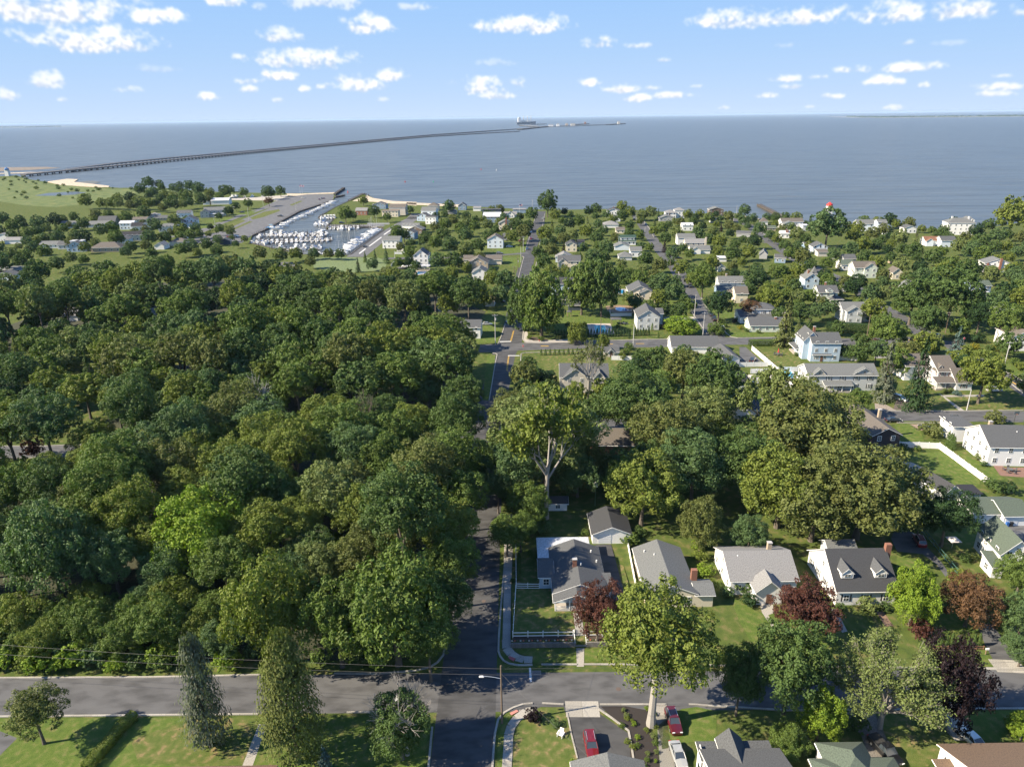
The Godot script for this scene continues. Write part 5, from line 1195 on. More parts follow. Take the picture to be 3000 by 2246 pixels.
func wcol(k: String) -> Color:
	return {"W": lin(0.72, 0.72, 0.71), "C": lin(0.62, 0.56, 0.44), "T": lin(0.42, 0.34, 0.25), "G": lin(0.48, 0.50, 0.51), "D": lin(0.30, 0.31, 0.32), "B": lin(0.40, 0.50, 0.60), "N": lin(0.045, 0.065, 0.10),
		"S": lin(0.20, 0.28, 0.38), "K": lin(0.035, 0.028, 0.034), "O": lin(0.12, 0.085, 0.065), "R": lin(0.26, 0.12, 0.08), "Y": lin(0.55, 0.60, 0.52), "L": lin(0.62, 0.68, 0.74), "P": lin(0.50, 0.47, 0.42)}[k]

func rcol(k: String) -> Color:
	return {"g": lin(0.216, 0.228, 0.228), "d": lin(0.068, 0.072, 0.08), "m": lin(0.132, 0.14, 0.148), "l": lin(0.336, 0.336, 0.336), "b": lin(0.192, 0.168, 0.144), "n": lin(0.24, 0.16, 0.104), "v": lin(0.128, 0.168, 0.128), "e": lin(0.036, 0.096, 0.072),
		"t": lin(0.288, 0.136, 0.08), "w": lin(0.528, 0.544, 0.576), "c": lin(0.136, 0.176, 0.2), "p": lin(0.224, 0.12, 0.104), "k": lin(0.028, 0.0304, 0.04)}[k]

# blocks: [x, z, width, depth, base, eave, rise, roof kind, wall key, roof key, flags]
# flags: S W E faces with windows, d front door, g garage door, p open porch, f fine detail, s shutters
func house(called: String, label: String, category: String, x: float, z: float, turn: float, blocks: Array, extra := {}, group := "") -> Node3D:
	var o := thing(called, label, category, Vector3(x, extra.get("y", 0.0), z), turn, group)
	for b in blocks:
		var fl: String = b[10]
		var fine := fl.contains("f")
		var ov := 0.12 if fl.contains("o") else 0.35
		var at := Vector3(b[0], 0, b[1])
		var w: float = b[2]; var d: float = b[3]; var b0: float = b[4]; var e: float = b[5]
		if fl.contains("p"):
			start(); box(Vector3.ZERO, Vector3(0.16, e - b0, 0.16))
			var pm := done()
			for i in maxi(2, int(w / 2.6) + 1):
				part(o, "porch_post", pm, plain(lin(0.74, 0.74, 0.72), 0.6), at + Vector3(-w / 2 + 0.12 + (w - 0.24) * i / maxi(1, int(w / 2.6)), (b0 + e) / 2, d / 2 - 0.12))
			start(); box(Vector3(0, 0.25 + b0 / 2, 0), Vector3(w, 0.5, d)); part(o, "porch_floor", done(), coat(lin(0.33, 0.30, 0.27)), at)
			if fine:
				start()
				box(Vector3(-w * 0.25, 1.35, d / 2 - 0.1), Vector3(w * 0.46, 0.07, 0.07)); box(Vector3(-w * 0.25, 0.65, d / 2 - 0.1), Vector3(w * 0.46, 0.07, 0.05))
				for i in int(w * 0.46 / 0.17):
					box(Vector3(-w * 0.47 + i * 0.17, 1.0, d / 2 - 0.1), Vector3(0.05, 0.7, 0.04))
				part(o, "railing", done(), plain(lin(0.76, 0.76, 0.74), 0.6), at)
		else:
			part(o, "wall", wall_mesh(w, d, b0, e, b[6], b[7]), coat(wcol(b[8])), at)
		part(o, "roof", roof_mesh(w, d, e, b[6], b[7], ov, 0.1, -0.12), shingle(rcol(b[9])) if b[9] != "w" else coat(rcol("w"), 0.6, 0.2, 1), at)
		if not fl.contains("q"):
			part(o, "fascia", roof_mesh(w, d, e, b[6], b[7], ov + 0.035, 0.14, 0.0), plain(lin(0.74, 0.74, 0.73), 0.6), at)
		if fl.contains("p"):
			continue
		var rows := maxi(1, int(round((e - b0) / 2.9)))
		for face in [["S", 0.0, w, d / 2], ["E", PI / 2, d, w / 2], ["W", -PI / 2, d, w / 2]]:
			if not fl.contains(face[0]): continue
			var n := clampi(int((face[2] - 0.6) / 2.7), 1, 5)
			var bs := Basis(Vector3.UP, face[1])
			for row in rows:
				for i in n:
					var u: float = face[2] * ((i + 0.5) / n - 0.5)
					if row == 0 and face[0] == "S" and (fl.contains("d") and i == n / 2): continue
					var wh := minf(1.5, (e - b0) * 0.55)
					window(o, at + bs * Vector3(u, b0 + minf(1.65, (e - b0) * 0.55) + row * 2.8, face[3]), face[1], 1.15 if n > 1 else 1.3, wh, fine, wcol_shutter(fl))
			if b[6] > 2.0 and ((b[7] == 1 and face[0] == "S") or (b[7] == 0 and face[0] != "S")):
				window(o, at + bs * Vector3(0, e + b[6] * 0.3, face[3]), face[1], 0.95, 1.1, fine)
		if fl.contains("d"):
			part(o, "door", door_mesh, plain(lin(0.13, 0.07, 0.05), 0.5), at + Vector3(0, b0 + 0.15, d / 2), Vector3(1.0, 2.1, 1))
		if fl.contains("g"):
			var gd := part(o, "garage_door", door_mesh, plain(lin(0.62, 0.64, 0.66), 0.5), at + Vector3(-w * 0.18, b0 + 0.02, d / 2), Vector3(minf(2.8, w * 0.5), 2.2, 0.6))
			start()
			for i in 3: box(Vector3(0, 0.25 * (i + 1), 0.09), Vector3(0.98, 0.012, 0.03))
			part(gd, "panel_joint", done(), plain(lin(0.3, 0.3, 0.32), 0.6))
	for c in extra.get("chimney", []):
		start(); box(Vector3(c[0], c[2] - 1.6, c[1]), Vector3(0.8, 3.2, 0.7))
		var ch := part(o, "chimney", done(), coat(wcol(c[3] if c.size() > 3 else "R"), 0.9, 2.0, 1))
		start(); box(Vector3(c[0], c[2] + 0.06, c[1]), Vector3(0.95, 0.12, 0.85)); part(ch, "chimney_cap", done(), plain(lin(0.35, 0.34, 0.33)))
	for c in extra.get("tall_chimney", []):
		start(); box(Vector3(c[0], c[2] / 2, c[1]), Vector3(1.1, c[2], 0.8))
		part(o, "chimney", done(), coat(wcol(c[3]), 0.9, 2.0, 1))
	for c in extra.get("vent", []):
		start(); tube(Vector3(c[0], c[2] - 0.5, c[1]), Vector3(c[0], c[2], c[1]), 0.14, 0.14, 8); part(o, "roof_vent", done(), plain(lin(0.6, 0.6, 0.6), 0.5))
	for c in extra.get("panel", []):   # solar panels lying on a roof slope: x, z, w, run, y, rise per metre
		for i in int(c[2] / 1.05):
			start()
			var x0: float = c[0] + i * 1.05
			slab([Vector3(x0, c[4], c[1]), Vector3(x0 + 1.0, c[4], c[1]), Vector3(x0 + 1.0, c[4] + c[3] * c[5], c[1] - c[3]), Vector3(x0, c[4] + c[3] * c[5], c[1] - c[3])], 0.06)
			part(o, "solar_panel", done(), plain(lin(0.012, 0.014, 0.03), 0.15))
	return o

func wcol_shutter(fl: String) -> Color:
	return lin(0.03, 0.03, 0.035) if fl.contains("s") else (lin(0.12, 0.02, 0.02) if fl.contains("r") else Color(0, 0, 0, 0))

# ---------------------------------------------------------------- vehicles
var car_parts := {}
# a lower body with rounded shoulders swept along z from a side outline of [z, height of the shoulder, half width]
func swept(rows: Array, y0: float) -> void:
	for i in rows.size() - 1:
		var a: Array = rows[i]
		var b: Array = rows[i + 1]
		for s in [1.0, -1.0]:
			var ra := [Vector3(s * a[2] * 0.93, y0, a[0]), Vector3(s * a[2], y0 + 0.25, a[0]), Vector3(s * a[2] * 0.985, a[1] - 0.16, a[0]), Vector3(s * a[2] * 0.88, a[1] - 0.02, a[0]), Vector3(0, a[1] + 0.03, a[0])]
			var rb := [Vector3(s * b[2] * 0.93, y0, b[0]), Vector3(s * b[2], y0 + 0.25, b[0]), Vector3(s * b[2] * 0.985, b[1] - 0.16, b[0]), Vector3(s * b[2] * 0.88, b[1] - 0.02, b[0]), Vector3(0, b[1] + 0.03, b[0])]
			for k in 4:
				if s > 0: quad(rb[k], ra[k], ra[k + 1], rb[k + 1])
				else: quad(ra[k], rb[k], rb[k + 1], ra[k + 1])
	for e in [[rows[0], -1.0], [rows[-1], 1.0]]:
		var r: Array = e[0]
		var p := [Vector3(-r[2] * 0.93, y0, r[0]), Vector3(r[2] * 0.93, y0, r[0]), Vector3(r[2], y0 + 0.25, r[0]), Vector3(r[2] * 0.88, r[1], r[0]), Vector3(-r[2] * 0.88, r[1], r[0]), Vector3(-r[2], y0 + 0.25, r[0])]
		for k in range(1, 5):
			if e[1] > 0: tri(p[0], p[k], p[k + 1])
			else: tri(p[0], p[k + 1], p[k])

func make_cars() -> void:
	# kind: length, half width, shoulder, [cabin rear z, front z, roof rear z, roof front z, roof height], hood
	for k in [["sedan", 4.7, 0.91, 0.92, [-1.75, 1.05, -0.95, 0.25, 1.44]], ["suv", 4.7, 0.95, 1.08, [-2.2, 1.0, -1.85, 0.3, 1.72]], ["pickup", 5.6, 1.0, 1.15, [-0.55, 1.35, -0.35, 0.6, 1.85]], ["van", 5.1, 1.0, 1.1, [-2.45, 1.7, -2.3, 0.9, 1.9]]]:
		var L: float = k[1]
		var hw: float = k[2]
		var sh: float = k[3]
		var cb: Array = k[4]
		start()
		swept([[-L / 2, sh * 0.78, hw * 0.86], [-L / 2 + 0.18, sh * 0.98, hw * 0.95], [-L / 2 + 0.7, sh, hw], [cb[1] - 0.2, sh, hw], [L / 2 - 0.75, sh * 0.88, hw * 0.98], [L / 2 - 0.2, sh * 0.76, hw * 0.92], [L / 2, sh * 0.6, hw * 0.8]], 0.22)
		car_parts[k[0] + "body"] = done()
		start()
		var g := [Vector3(-hw * 0.86, sh - 0.04, cb[0]), Vector3(hw * 0.86, sh - 0.04, cb[0]), Vector3(hw * 0.86, sh - 0.04, cb[1]), Vector3(-hw * 0.86, sh - 0.04, cb[1])]
		var t := [Vector3(-hw * 0.7, cb[4] - 0.05, cb[2]), Vector3(hw * 0.7, cb[4] - 0.05, cb[2]), Vector3(hw * 0.7, cb[4] - 0.05, cb[3]), Vector3(-hw * 0.7, cb[4] - 0.05, cb[3])]
		quad(g[2], g[1], t[1], t[2]); quad(g[0], g[3], t[3], t[0]); quad(g[3], g[2], t[2], t[3]); quad(g[1], g[0], t[0], t[1])
		car_parts[k[0] + "glass"] = done()
		start()
		slab([Vector3(-hw * 0.71, cb[4] - 0.02, cb[3] + 0.06), Vector3(hw * 0.71, cb[4] - 0.02, cb[3] + 0.06), Vector3(hw * 0.6, cb[4] + 0.03, (cb[2] + cb[3]) / 2), Vector3(hw * 0.71, cb[4] - 0.02, cb[2] - 0.06), Vector3(-hw * 0.71, cb[4] - 0.02, cb[2] - 0.06)], 0.06)
		for s in [-1.0, 1.0]:   # pillars
			for q in [[g[3], t[3]], [g[0], t[0]], [(g[0] + g[3]) / 2, (t[0] + t[3]) / 2]]:
				var a: Vector3 = q[0]; var b: Vector3 = q[1]
				tube(Vector3(absf(a.x) * s * 1.01, a.y, a.z), Vector3(absf(b.x) * s * 1.01, b.y, b.z), 0.05, 0.045, 4, false)
		car_parts[k[0] + "roof"] = done()
		car_parts[k[0] + "size"] = [L, hw, sh]
	start(); tube(Vector3(-0.11, 0, 0), Vector3(0.11, 0, 0), 0.34, 0.34, 14); car_parts.tyre = done()
	start(); tube(Vector3(-0.125, 0, 0), Vector3(0.125, 0, 0), 0.2, 0.2, 10); car_parts.rim = done()
	start(); box(Vector3.ZERO, Vector3(0.38, 0.14, 0.1)); car_parts.lamp = done()
	start(); box(Vector3.ZERO, Vector3(1.4, 0.4, 1.75)); car_parts.bed = done()
	start(); box(Vector3.ZERO, Vector3(0.05, 0.05, 1.6)); car_parts.bar = done()

func paint(c: Color) -> StandardMaterial3D:
	var key := "car" + c.to_html()
	if not mats.has(key):
		var m := StandardMaterial3D.new()
		m.albedo_color = c; m.roughness = 0.35; m.metallic = 0.25; m.clearcoat_enabled = true; m.clearcoat = 0.8; m.clearcoat_roughness = 0.08
		mats[key] = m
	return mats[key]

func car(kind: String, c: Color, x: float, z: float, turn: float, label: String, group := "", full := true, y0 := 0.0) -> void:
	var o := thing({"sedan": "parked_car", "suv": "parked_car", "pickup": "pickup_truck", "van": "parked_van"}[kind], label, {"sedan": "car", "suv": "car", "pickup": "truck", "van": "van"}[kind], Vector3(x, y0, z), turn, group)
	var sz: Array = car_parts[kind + "size"]
	part(o, "body", car_parts[kind + "body"], paint(c))
	part(o, "window", car_parts[kind + "glass"], glass)
	part(o, "roof", car_parts[kind + "roof"], paint(c))
	for i in 4:
		var w := part(o, "wheel", car_parts.tyre, plain(lin(0.015, 0.015, 0.016), 0.9), Vector3((sz[1] - 0.1) * (1 if i & 1 else -1), 0.34, sz[0] * (0.31 if i & 2 else -0.3)))
		if full: part(w, "rim", car_parts.rim, plain(lin(0.45, 0.45, 0.46), 0.3, 0.8))
	if full:
		for s in [-1.0, 1.0]:
			part(o, "headlight", car_parts.lamp, plain(lin(0.7, 0.72, 0.72), 0.15), Vector3(s * sz[1] * 0.62, sz[2] * 0.66, sz[0] / 2 - 0.06))
			part(o, "tail_light", car_parts.lamp, plain(lin(0.3, 0.01, 0.01), 0.25), Vector3(s * sz[1] * 0.66, sz[2] * 0.8, -sz[0] / 2 + 0.05))
			if kind == "suv": part(o, "roof_rail", car_parts.bar, plain(lin(0.55, 0.55, 0.56), 0.3, 0.6), Vector3(s * 0.58, 1.74, -0.75))
	if kind == "pickup":
		part(o, "cargo_bed", car_parts.bed, plain(lin(0.02, 0.02, 0.02), 0.8), Vector3(0, 1.0, -1.75))

func cars(rows: Array) -> void:
	var cols := {"red": lin(0.16, 0.012, 0.016), "maroon": lin(0.09, 0.01, 0.014), "black": lin(0.012, 0.013, 0.015), "white": lin(0.68, 0.68, 0.67), "silver": lin(0.34, 0.35, 0.35), "grey": lin(0.12, 0.125, 0.13), "navy": lin(0.02, 0.035, 0.07), "dark": lin(0.03, 0.032, 0.036), "tan": lin(0.42, 0.36, 0.22), "blue": lin(0.05, 0.1, 0.2)}
	for r in rows:
		car(r[0], cols[r[1]], r[2], r[3], deg_to_rad(r[4]), r[5], "cars parked about the streets", r[6])

# ---------------------------------------------------------------- boats
var boat_parts := {}
func hull(L: float, hw: float, fb: float) -> void:
	var rows := []
	for i in 9:
		var f := i / 8.0
		var w := hw * (1.0 if f < 0.45 else sqrt(maxf(0.0, 1.0 - pow((f - 0.45) / 0.55, 2.0)))) * (0.9 + 0.1 * minf(1.0, f * 4.0))
		rows.append([-L / 2 + L * f, maxf(w, 0.03), fb * (1.0 + 0.35 * f * f)])
	for i in 8:
		var a: Array = rows[i]
		var b: Array = rows[i + 1]
		for s in [1.0, -1.0]:
			var pa := [Vector3(0, -0.35, a[0]), Vector3(s * a[1] * 0.75, -0.1, a[0]), Vector3(s * a[1], a[2], a[0]), Vector3(s * a[1] * 0.82, a[2], a[0]), Vector3(0, a[2] - 0.05 if i > 4 else a[2] - 0.45, a[0])]
			var pb := [Vector3(0, -0.35, b[0]), Vector3(s * b[1] * 0.75, -0.1, b[0]), Vector3(s * b[1], b[2], b[0]), Vector3(s * b[1] * 0.82, b[2], b[0]), Vector3(0, b[2] - 0.05 if i > 3 else b[2] - 0.45, b[0])]
			for k in 4:
				if s > 0: quad(pb[k], pa[k], pa[k + 1], pb[k + 1])
				else: quad(pa[k], pb[k], pb[k + 1], pa[k + 1])
	var r: Array = rows[0]
	quad(Vector3(r[1], r[2], r[0]), Vector3(-r[1], r[2], r[0]), Vector3(-r[1] * 0.75, -0.2, r[0]), Vector3(r[1] * 0.75, -0.2, r[0]))

func make_boats() -> void:
	start(); hull(6.6, 1.15, 0.85); boat_parts.hull0 = done()
	start(); hull(10.5, 1.75, 1.35); boat_parts.hull1 = done()
	start(); hull(9.5, 1.4, 1.0); boat_parts.hull2 = done()
	start(); taper(Vector3(0, 1.1, 0.1), Vector3(0.9, 0.9, 1.1), Vector2(0.7, 0.7)); boat_parts.console = done()
	start(); slab([Vector3(-0.9, 2.35, 1.0), Vector3(0.9, 2.35, 1.0), Vector3(0.9, 2.35, -1.2), Vector3(-0.9, 2.35, -1.2)], 0.08)
	for s in [-0.6, 0.6]:
		for z in [-0.8, 0.7]: tube(Vector3(s, 0.6, z), Vector3(s, 2.3, z), 0.035, 0.035, 4, false)
	boat_parts.top = done()
	start(); box(Vector3(-0.3, 0.8, -3.4), Vector3(0.4, 0.9, 0.5)); box(Vector3(0.3, 0.8, -3.4), Vector3(0.4, 0.9, 0.5)); boat_parts.engine = done()
	start(); taper(Vector3(0, 1.95, 0.9), Vector3(2.5, 1.2, 4.6), Vector2(1.9, 3.0), Vector2(0, -0.4)); boat_parts.cabin = done()
	start(); taper(Vector3(0, 2.15, 0.86), Vector3(2.3, 0.4, 4.0), Vector2(2.12, 3.6), Vector2(0, -0.1)); boat_parts.cabin_glass = done()
	start(); slab([Vector3(-1.1, 3.5, 1.2), Vector3(1.1, 3.5, 1.2), Vector3(1.1, 3.5, -2.2), Vector3(-1.1, 3.5, -2.2)], 0.1)
	for s in [-0.95, 0.95]:
		for z in [-2.0, 1.0]: tube(Vector3(s, 1.4, z), Vector3(s, 3.45, z), 0.045, 0.045, 4, false)
	boat_parts.flybridge = done()
	start(); taper(Vector3(0, 1.2, 0.6), Vector3(1.5, 0.5, 3.6), Vector2(1.1, 3.0)); boat_parts.low_cabin = done()
	start(); tube(Vector3(0, 1.0, 0.9), Vector3(0, 13.0, 0.9), 0.09, 0.06, 6, false); tube(Vector3(0, 2.2, 0.9), Vector3(0, 2.3, -3.4), 0.06, 0.05, 5, false); tube(Vector3(-0.7, 8.0, 0.9), Vector3(0.7, 8.0, 0.9), 0.03, 0.03, 4, false)
	tube(Vector3(0, 12.9, 0.9), Vector3(0, 1.2, 4.6), 0.02, 0.02, 3, false); tube(Vector3(0, 12.9, 0.9), Vector3(0, 1.2, -4.5), 0.02, 0.02, 3, false)
	boat_parts.mast = done()
	start(); tube(Vector3(0, 2.42, 0.8), Vector3(0, 2.5, -3.2), 0.16, 0.1, 6); boat_parts.furled = done()

func boat(kind: int, x: float, z: float, turn: float, label: String, group: String, canvas: int) -> void:
	var o := thing(["motorboat", "cabin_cruiser", "sailboat"][kind], label, "boat", Vector3(x, -0.75, z), turn, group)
	var white := plain(lin(0.70, 0.70, 0.69), 0.35)
	var cloth := plain([lin(0.70, 0.70, 0.68), lin(0.04, 0.10, 0.28), lin(0.03, 0.035, 0.05), lin(0.16, 0.30, 0.42)][canvas], 0.8)
	part(o, "hull", boat_parts["hull%d" % kind], white if canvas != 3 else plain(lin(0.10, 0.26, 0.48), 0.4))
	if kind == 0:
		part(o, "console", boat_parts.console, white); part(o, "canopy", boat_parts.top, cloth); part(o, "outboard_motor", boat_parts.engine, plain(lin(0.03, 0.03, 0.035), 0.4) if canvas == 2 else white)
	elif kind == 1:
		part(o, "cabin", boat_parts.cabin, white); part(o, "cabin_window", boat_parts.cabin_glass, glass); part(o, "flybridge", boat_parts.flybridge, cloth)
	else:
		part(o, "cabin", boat_parts.low_cabin, white); part(o, "mast", boat_parts.mast, plain(lin(0.6, 0.6, 0.6), 0.35, 0.4)); part(o, "furled_sail", boat_parts.furled, cloth)

func boats(rows: Array, labels: Array) -> void:
	for r in rows:
		boat(r[0], r[1], r[2], deg_to_rad(r[3]), labels[r[4]], "boats moored in the marina", r[5])

# ---------------------------------------------------------------- street furniture
func pole(x: float, z: float, h: float, arm: int, lamp: float, label: String, pale: bool, turn := 0.0, y0 := 0.0) -> void:
	var o := thing("utility_pole" if arm > 0 or not pale else "lamp_post", label, "pole", Vector3(x, y0, z), turn)
	var wood := coat(lin(0.42, 0.42, 0.41), 0.7, 1.0) if pale else coat(lin(0.16, 0.12, 0.09), 0.95, 1.0, 1)
	start(); tube(Vector3.ZERO, Vector3(0, h, 0), 0.17, 0.11, 8); part(o, "post", done(), wood)
	for k in arm:
		start(); box(Vector3(0, h - 0.5 - 0.9 * k, 0.14), Vector3(2.4, 0.12, 0.1))
		var a := part(o, "crossarm", done(), wood)
		for i in 4:
			start(); tube(Vector3(-1.05 + 0.7 * i, h - 0.44 - 0.9 * k, 0.14), Vector3(-1.05 + 0.7 * i, h - 0.24 - 0.9 * k, 0.14), 0.05, 0.06, 6); part(a, "insulator", done(), plain(lin(0.5, 0.5, 0.48), 0.3))
	if arm > 0 and int(absf(x * 7)) % 3 == 0:
		start(); tube(Vector3(0.34, h - 2.6, 0), Vector3(0.34, h - 1.6, 0), 0.24, 0.24, 10); part(o, "transformer", done(), plain(lin(0.38, 0.39, 0.40), 0.5))
	if lamp != 0.0:
		start()
		var p := Vector3(0, h * 0.78, 0)
		for i in 5:
			var f := (i + 1) / 5.0
			var q := Vector3(lamp * f, h * 0.78 + sin(f * 1.5) * 0.5, 0)
			tube(p, q, 0.045, 0.045, 6, false)
			p = q
		part(o, "lamp_arm", done(), plain(lin(0.55, 0.55, 0.55), 0.4, 0.6))
		start(); taper(p + Vector3(signf(lamp) * 0.3, -0.02, 0), Vector3(0.75, 0.16, 0.3), Vector2(0.5, 0.18)); part(o, "lamp_head", done(), plain(lin(0.6, 0.6, 0.6), 0.4))

func wire(a: Vector3, b: Vector3, sag: float, r: float, label: String) -> void:
	var o := thing("overhead_wire", label, "wire", a)
	start()
	var p := Vector3.ZERO
	for i in 14:
		var f := (i + 1) / 14.0
		var q := (b - a) * f - Vector3(0, sag * 4.0 * f * (1.0 - f), 0)
		tube(p, q, r, r, 4, false)
		p = q
	part(o, "cable", done(), plain(lin(0.05, 0.05, 0.05), 0.6))

# rail fence: posts and rails each a part; panel fence: posts and panels
func fence(label: String, pts: Array, h: float, step: float, rails: int, col: Color, called := "fence") -> void:
	var o := thing(called, label, "fence", Vector3(pts[0].x, 0, pts[0].y))
	var m := coat(col, 0.55, 0.6)
	start(); taper(Vector3(0, h * 0.53, 0), Vector3(0.13, h * 1.06, 0.13), Vector2(0.12, 0.12)); box(Vector3(0, h * 1.07, 0), Vector3(0.17, 0.04, 0.17))
	var post := done()
	start(); box(Vector3(0, 0, 0.5), Vector3(0.05, 0.14, 1.0)); var rail := done()
	start(); box(Vector3(0, 0, 0.5), Vector3(0.06, 1.0, 1.0))
	var panel := done()
	for i in pts.size() - 1:
		var a: Vector2 = pts[i] - pts[0]
		var b: Vector2 = pts[i + 1] - pts[0]
		var n := maxi(1, int(round(a.distance_to(b) / step)))
		var ang := atan2(b.x - a.x, b.y - a.y)
		var l := a.distance_to(b) / n
		for k in n + (1 if i == pts.size() - 2 else 0):
			var p := a.lerp(b, float(k) / n)
			part(o, "post", post, m, Vector3(p.x, 0, p.y))
			if k == n: continue
			if rails > 0:
				for r in rails:
					part(o, "rail", rail, m, Vector3(p.x, h * (0.28 + 0.64 * r / maxf(1.0, rails - 1)), p.y), Vector3(1, 1, l), ang)
			else:
				part(o, "panel", panel, m, Vector3(p.x, h * 0.51, p.y), Vector3(1, h * 0.96, l), ang)

# ---------------------------------------------------------------- ground, roads, water
func sheet_mesh(pts: PackedVector2Array, th := 0.0) -> ArrayMesh:
	start()
	var idx := Geometry2D.triangulate_polygon(pts)
	var cw := Geometry2D.is_polygon_clockwise(pts)
	for i in range(0, idx.size(), 3):
		var a := Vector3(pts[idx[i]].x, 0, pts[idx[i]].y)
		var b := Vector3(pts[idx[i + 1]].x, 0, pts[idx[i + 1]].y)
		var c := Vector3(pts[idx[i + 2]].x, 0, pts[idx[i + 2]].y)
		if (b - a).cross(c - a).y > 0: tri(a, b, c)
		else: tri(a, c, b)
	if th > 0.0:
		for i in pts.size():
			var a := Vector3(pts[i].x, 0, pts[i].y)
			var b := Vector3(pts[(i + 1) % pts.size()].x, 0, pts[(i + 1) % pts.size()].y)
			var dn := Vector3(0, -th, 0)
			if cw: quad(a, a + dn, b + dn, b)
			else: quad(b, b + dn, a + dn, a)
	return done()

func sheet(called: String, y: float, flat: Array, mat: Material, th := 0.0) -> MeshInstance3D:
	var pts := PackedVector2Array()
	for i in range(0, flat.size(), 2): pts.append(Vector2(flat[i], flat[i + 1]))
	return structure(called, sheet_mesh(pts, th), mat, Vector3(0, y, 0))

# offset outline of a polyline as a strip
func strip(flat: Array, w: float) -> PackedVector2Array:
	var p := []
	for i in range(0, flat.size(), 2): p.append(Vector2(flat[i], flat[i + 1]))
	var l := PackedVector2Array()
	var r := PackedVector2Array()
	for i in p.size():
		var d: Vector2 = (p[mini(i + 1, p.size() - 1)] - p[maxi(i - 1, 0)]).normalized()
		var n := Vector2(-d.y, d.x) * w * 0.5
		l.append(p[i] + n); r.append(p[i] - n)
	r.reverse()
	l.append_array(r)
	return l

func road(called: String, y: float, flat: Array, w: float, mat: Material) -> void:
	start()
	var o := strip(flat, w)
	var n := o.size()
	for i in n / 2 - 1:
		var q := [o[i], o[i + 1], o[n - 2 - i], o[n - 1 - i]].map(func(v): return Vector3(v.x, 0, v.y))
		if (q[1] - q[0]).cross(q[2] - q[0]).y > 0: quad(q[0], q[1], q[2], q[3])
		else: quad(q[3], q[2], q[1], q[0])
	structure(called, done(), mat, Vector3(0, y, 0))

# kerb stones or paving slabs laid along a line: pieces of a length, each its own part
func course(called: String, piece: String, flat: Array, w: float, h: float, step: float, m: Array, y0 := 0.0) -> void:
	var o := Node3D.new()
	o.name = numbered(called)
	add_child(o)
	o.set_meta("kind", "structure")
	var p := []
	for i in range(0, flat.size(), 2): p.append(Vector2(flat[i], flat[i + 1]))
	start(); taper(Vector3(0, h / 2, 0.5), Vector3(w, h, 1.0), Vector2(w - 0.03, 1.0))
	var stone := done()
	var k := 0
	for i in p.size() - 1:
		var a: Vector2 = p[i]
		var b: Vector2 = p[i + 1]
		var n := maxi(1, int(round(a.distance_to(b) / step)))
		var l := a.distance_to(b) / n
		for j in n:
			var q := a.lerp(b, float(j) / n)
			k += 1
			part(o, piece, stone, m[(k * 7 + i) % m.size()], Vector3(q.x, y0 + 0.004 * ((k * 3) % 4), q.y), Vector3(1, 1, l - 0.025), atan2(b.x - a.x, b.y - a.y))

func stone_mats(c: Color) -> Array:
	return [coat(c, 0.9, 0.5, 1), coat(c.darkened(0.05), 0.9, 0.5, 1), coat(c.lightened(0.05), 0.9, 0.5, 1)]

func pool(label: String, outline: PackedVector2Array, c: Color, rim_c: Color, wide := 1.2) -> void:
	var mid := Vector2.ZERO
	for p in outline: mid += p / outline.size()
	var o := thing("swimming_pool", label, "pool", Vector3(mid.x, 0, mid.y))
	var loc := PackedVector2Array()
	for p in outline: loc.append(p - mid)
	var big := Geometry2D.offset_polygon(loc, wide, Geometry2D.JOIN_MITER)[0]
	part(o, "pool_deck", sheet_mesh(big, 0.03), coat(rim_c, 0.85, 0.4, 1), Vector3(0, 0.03, 0))
	var lip := Geometry2D.offset_polygon(loc, 0.22, Geometry2D.JOIN_MITER)[0]
	part(o, "coping", sheet_mesh(lip, 0.06), plain(lin(0.6, 0.58, 0.54), 0.8), Vector3(0, 0.08, 0))
	var m := plain(c, 0.08)
	part(o, "water", sheet_mesh(loc, 0.02), m, Vector3(0, 0.1, 0))

func grass_mat(key: String, a: Color, b: Color, c: Color, sc := 0.03) -> StandardMaterial3D:
	if mats.has("grass" + key): return mats["grass" + key]
	var m := StandardMaterial3D.new()
	m.albedo_texture = noise_map("grass" + key, 0.012, [[0.0, b], [0.42, a], [0.62, a.lerp(c, 0.3)], [0.8, c], [1.0, c]], 5, 1024, 1.0, key.hash() % 50)
	m.uv1_triplanar = true; m.uv1_world_triplanar = true; m.uv1_scale = Vector3.ONE * sc
	m.detail_enabled = true; m.detail_blend_mode = BaseMaterial3D.BLEND_MODE_MUL
	m.detail_albedo = noise_map("grass_fine", 0.06, [[0.0, grey(0.6)], [0.5, grey(0.9)], [1.0, grey(1.0)]], 5, 512, 1.0, 21)
	m.detail_uv_layer = BaseMaterial3D.DETAIL_UV_2
	m.uv2_triplanar = true; m.uv2_world_triplanar = true; m.uv2_scale = Vector3.ONE * 0.23
	m.roughness = 0.95; m.metallic_specular = 0.2
	mats["grass" + key] = m
	return m

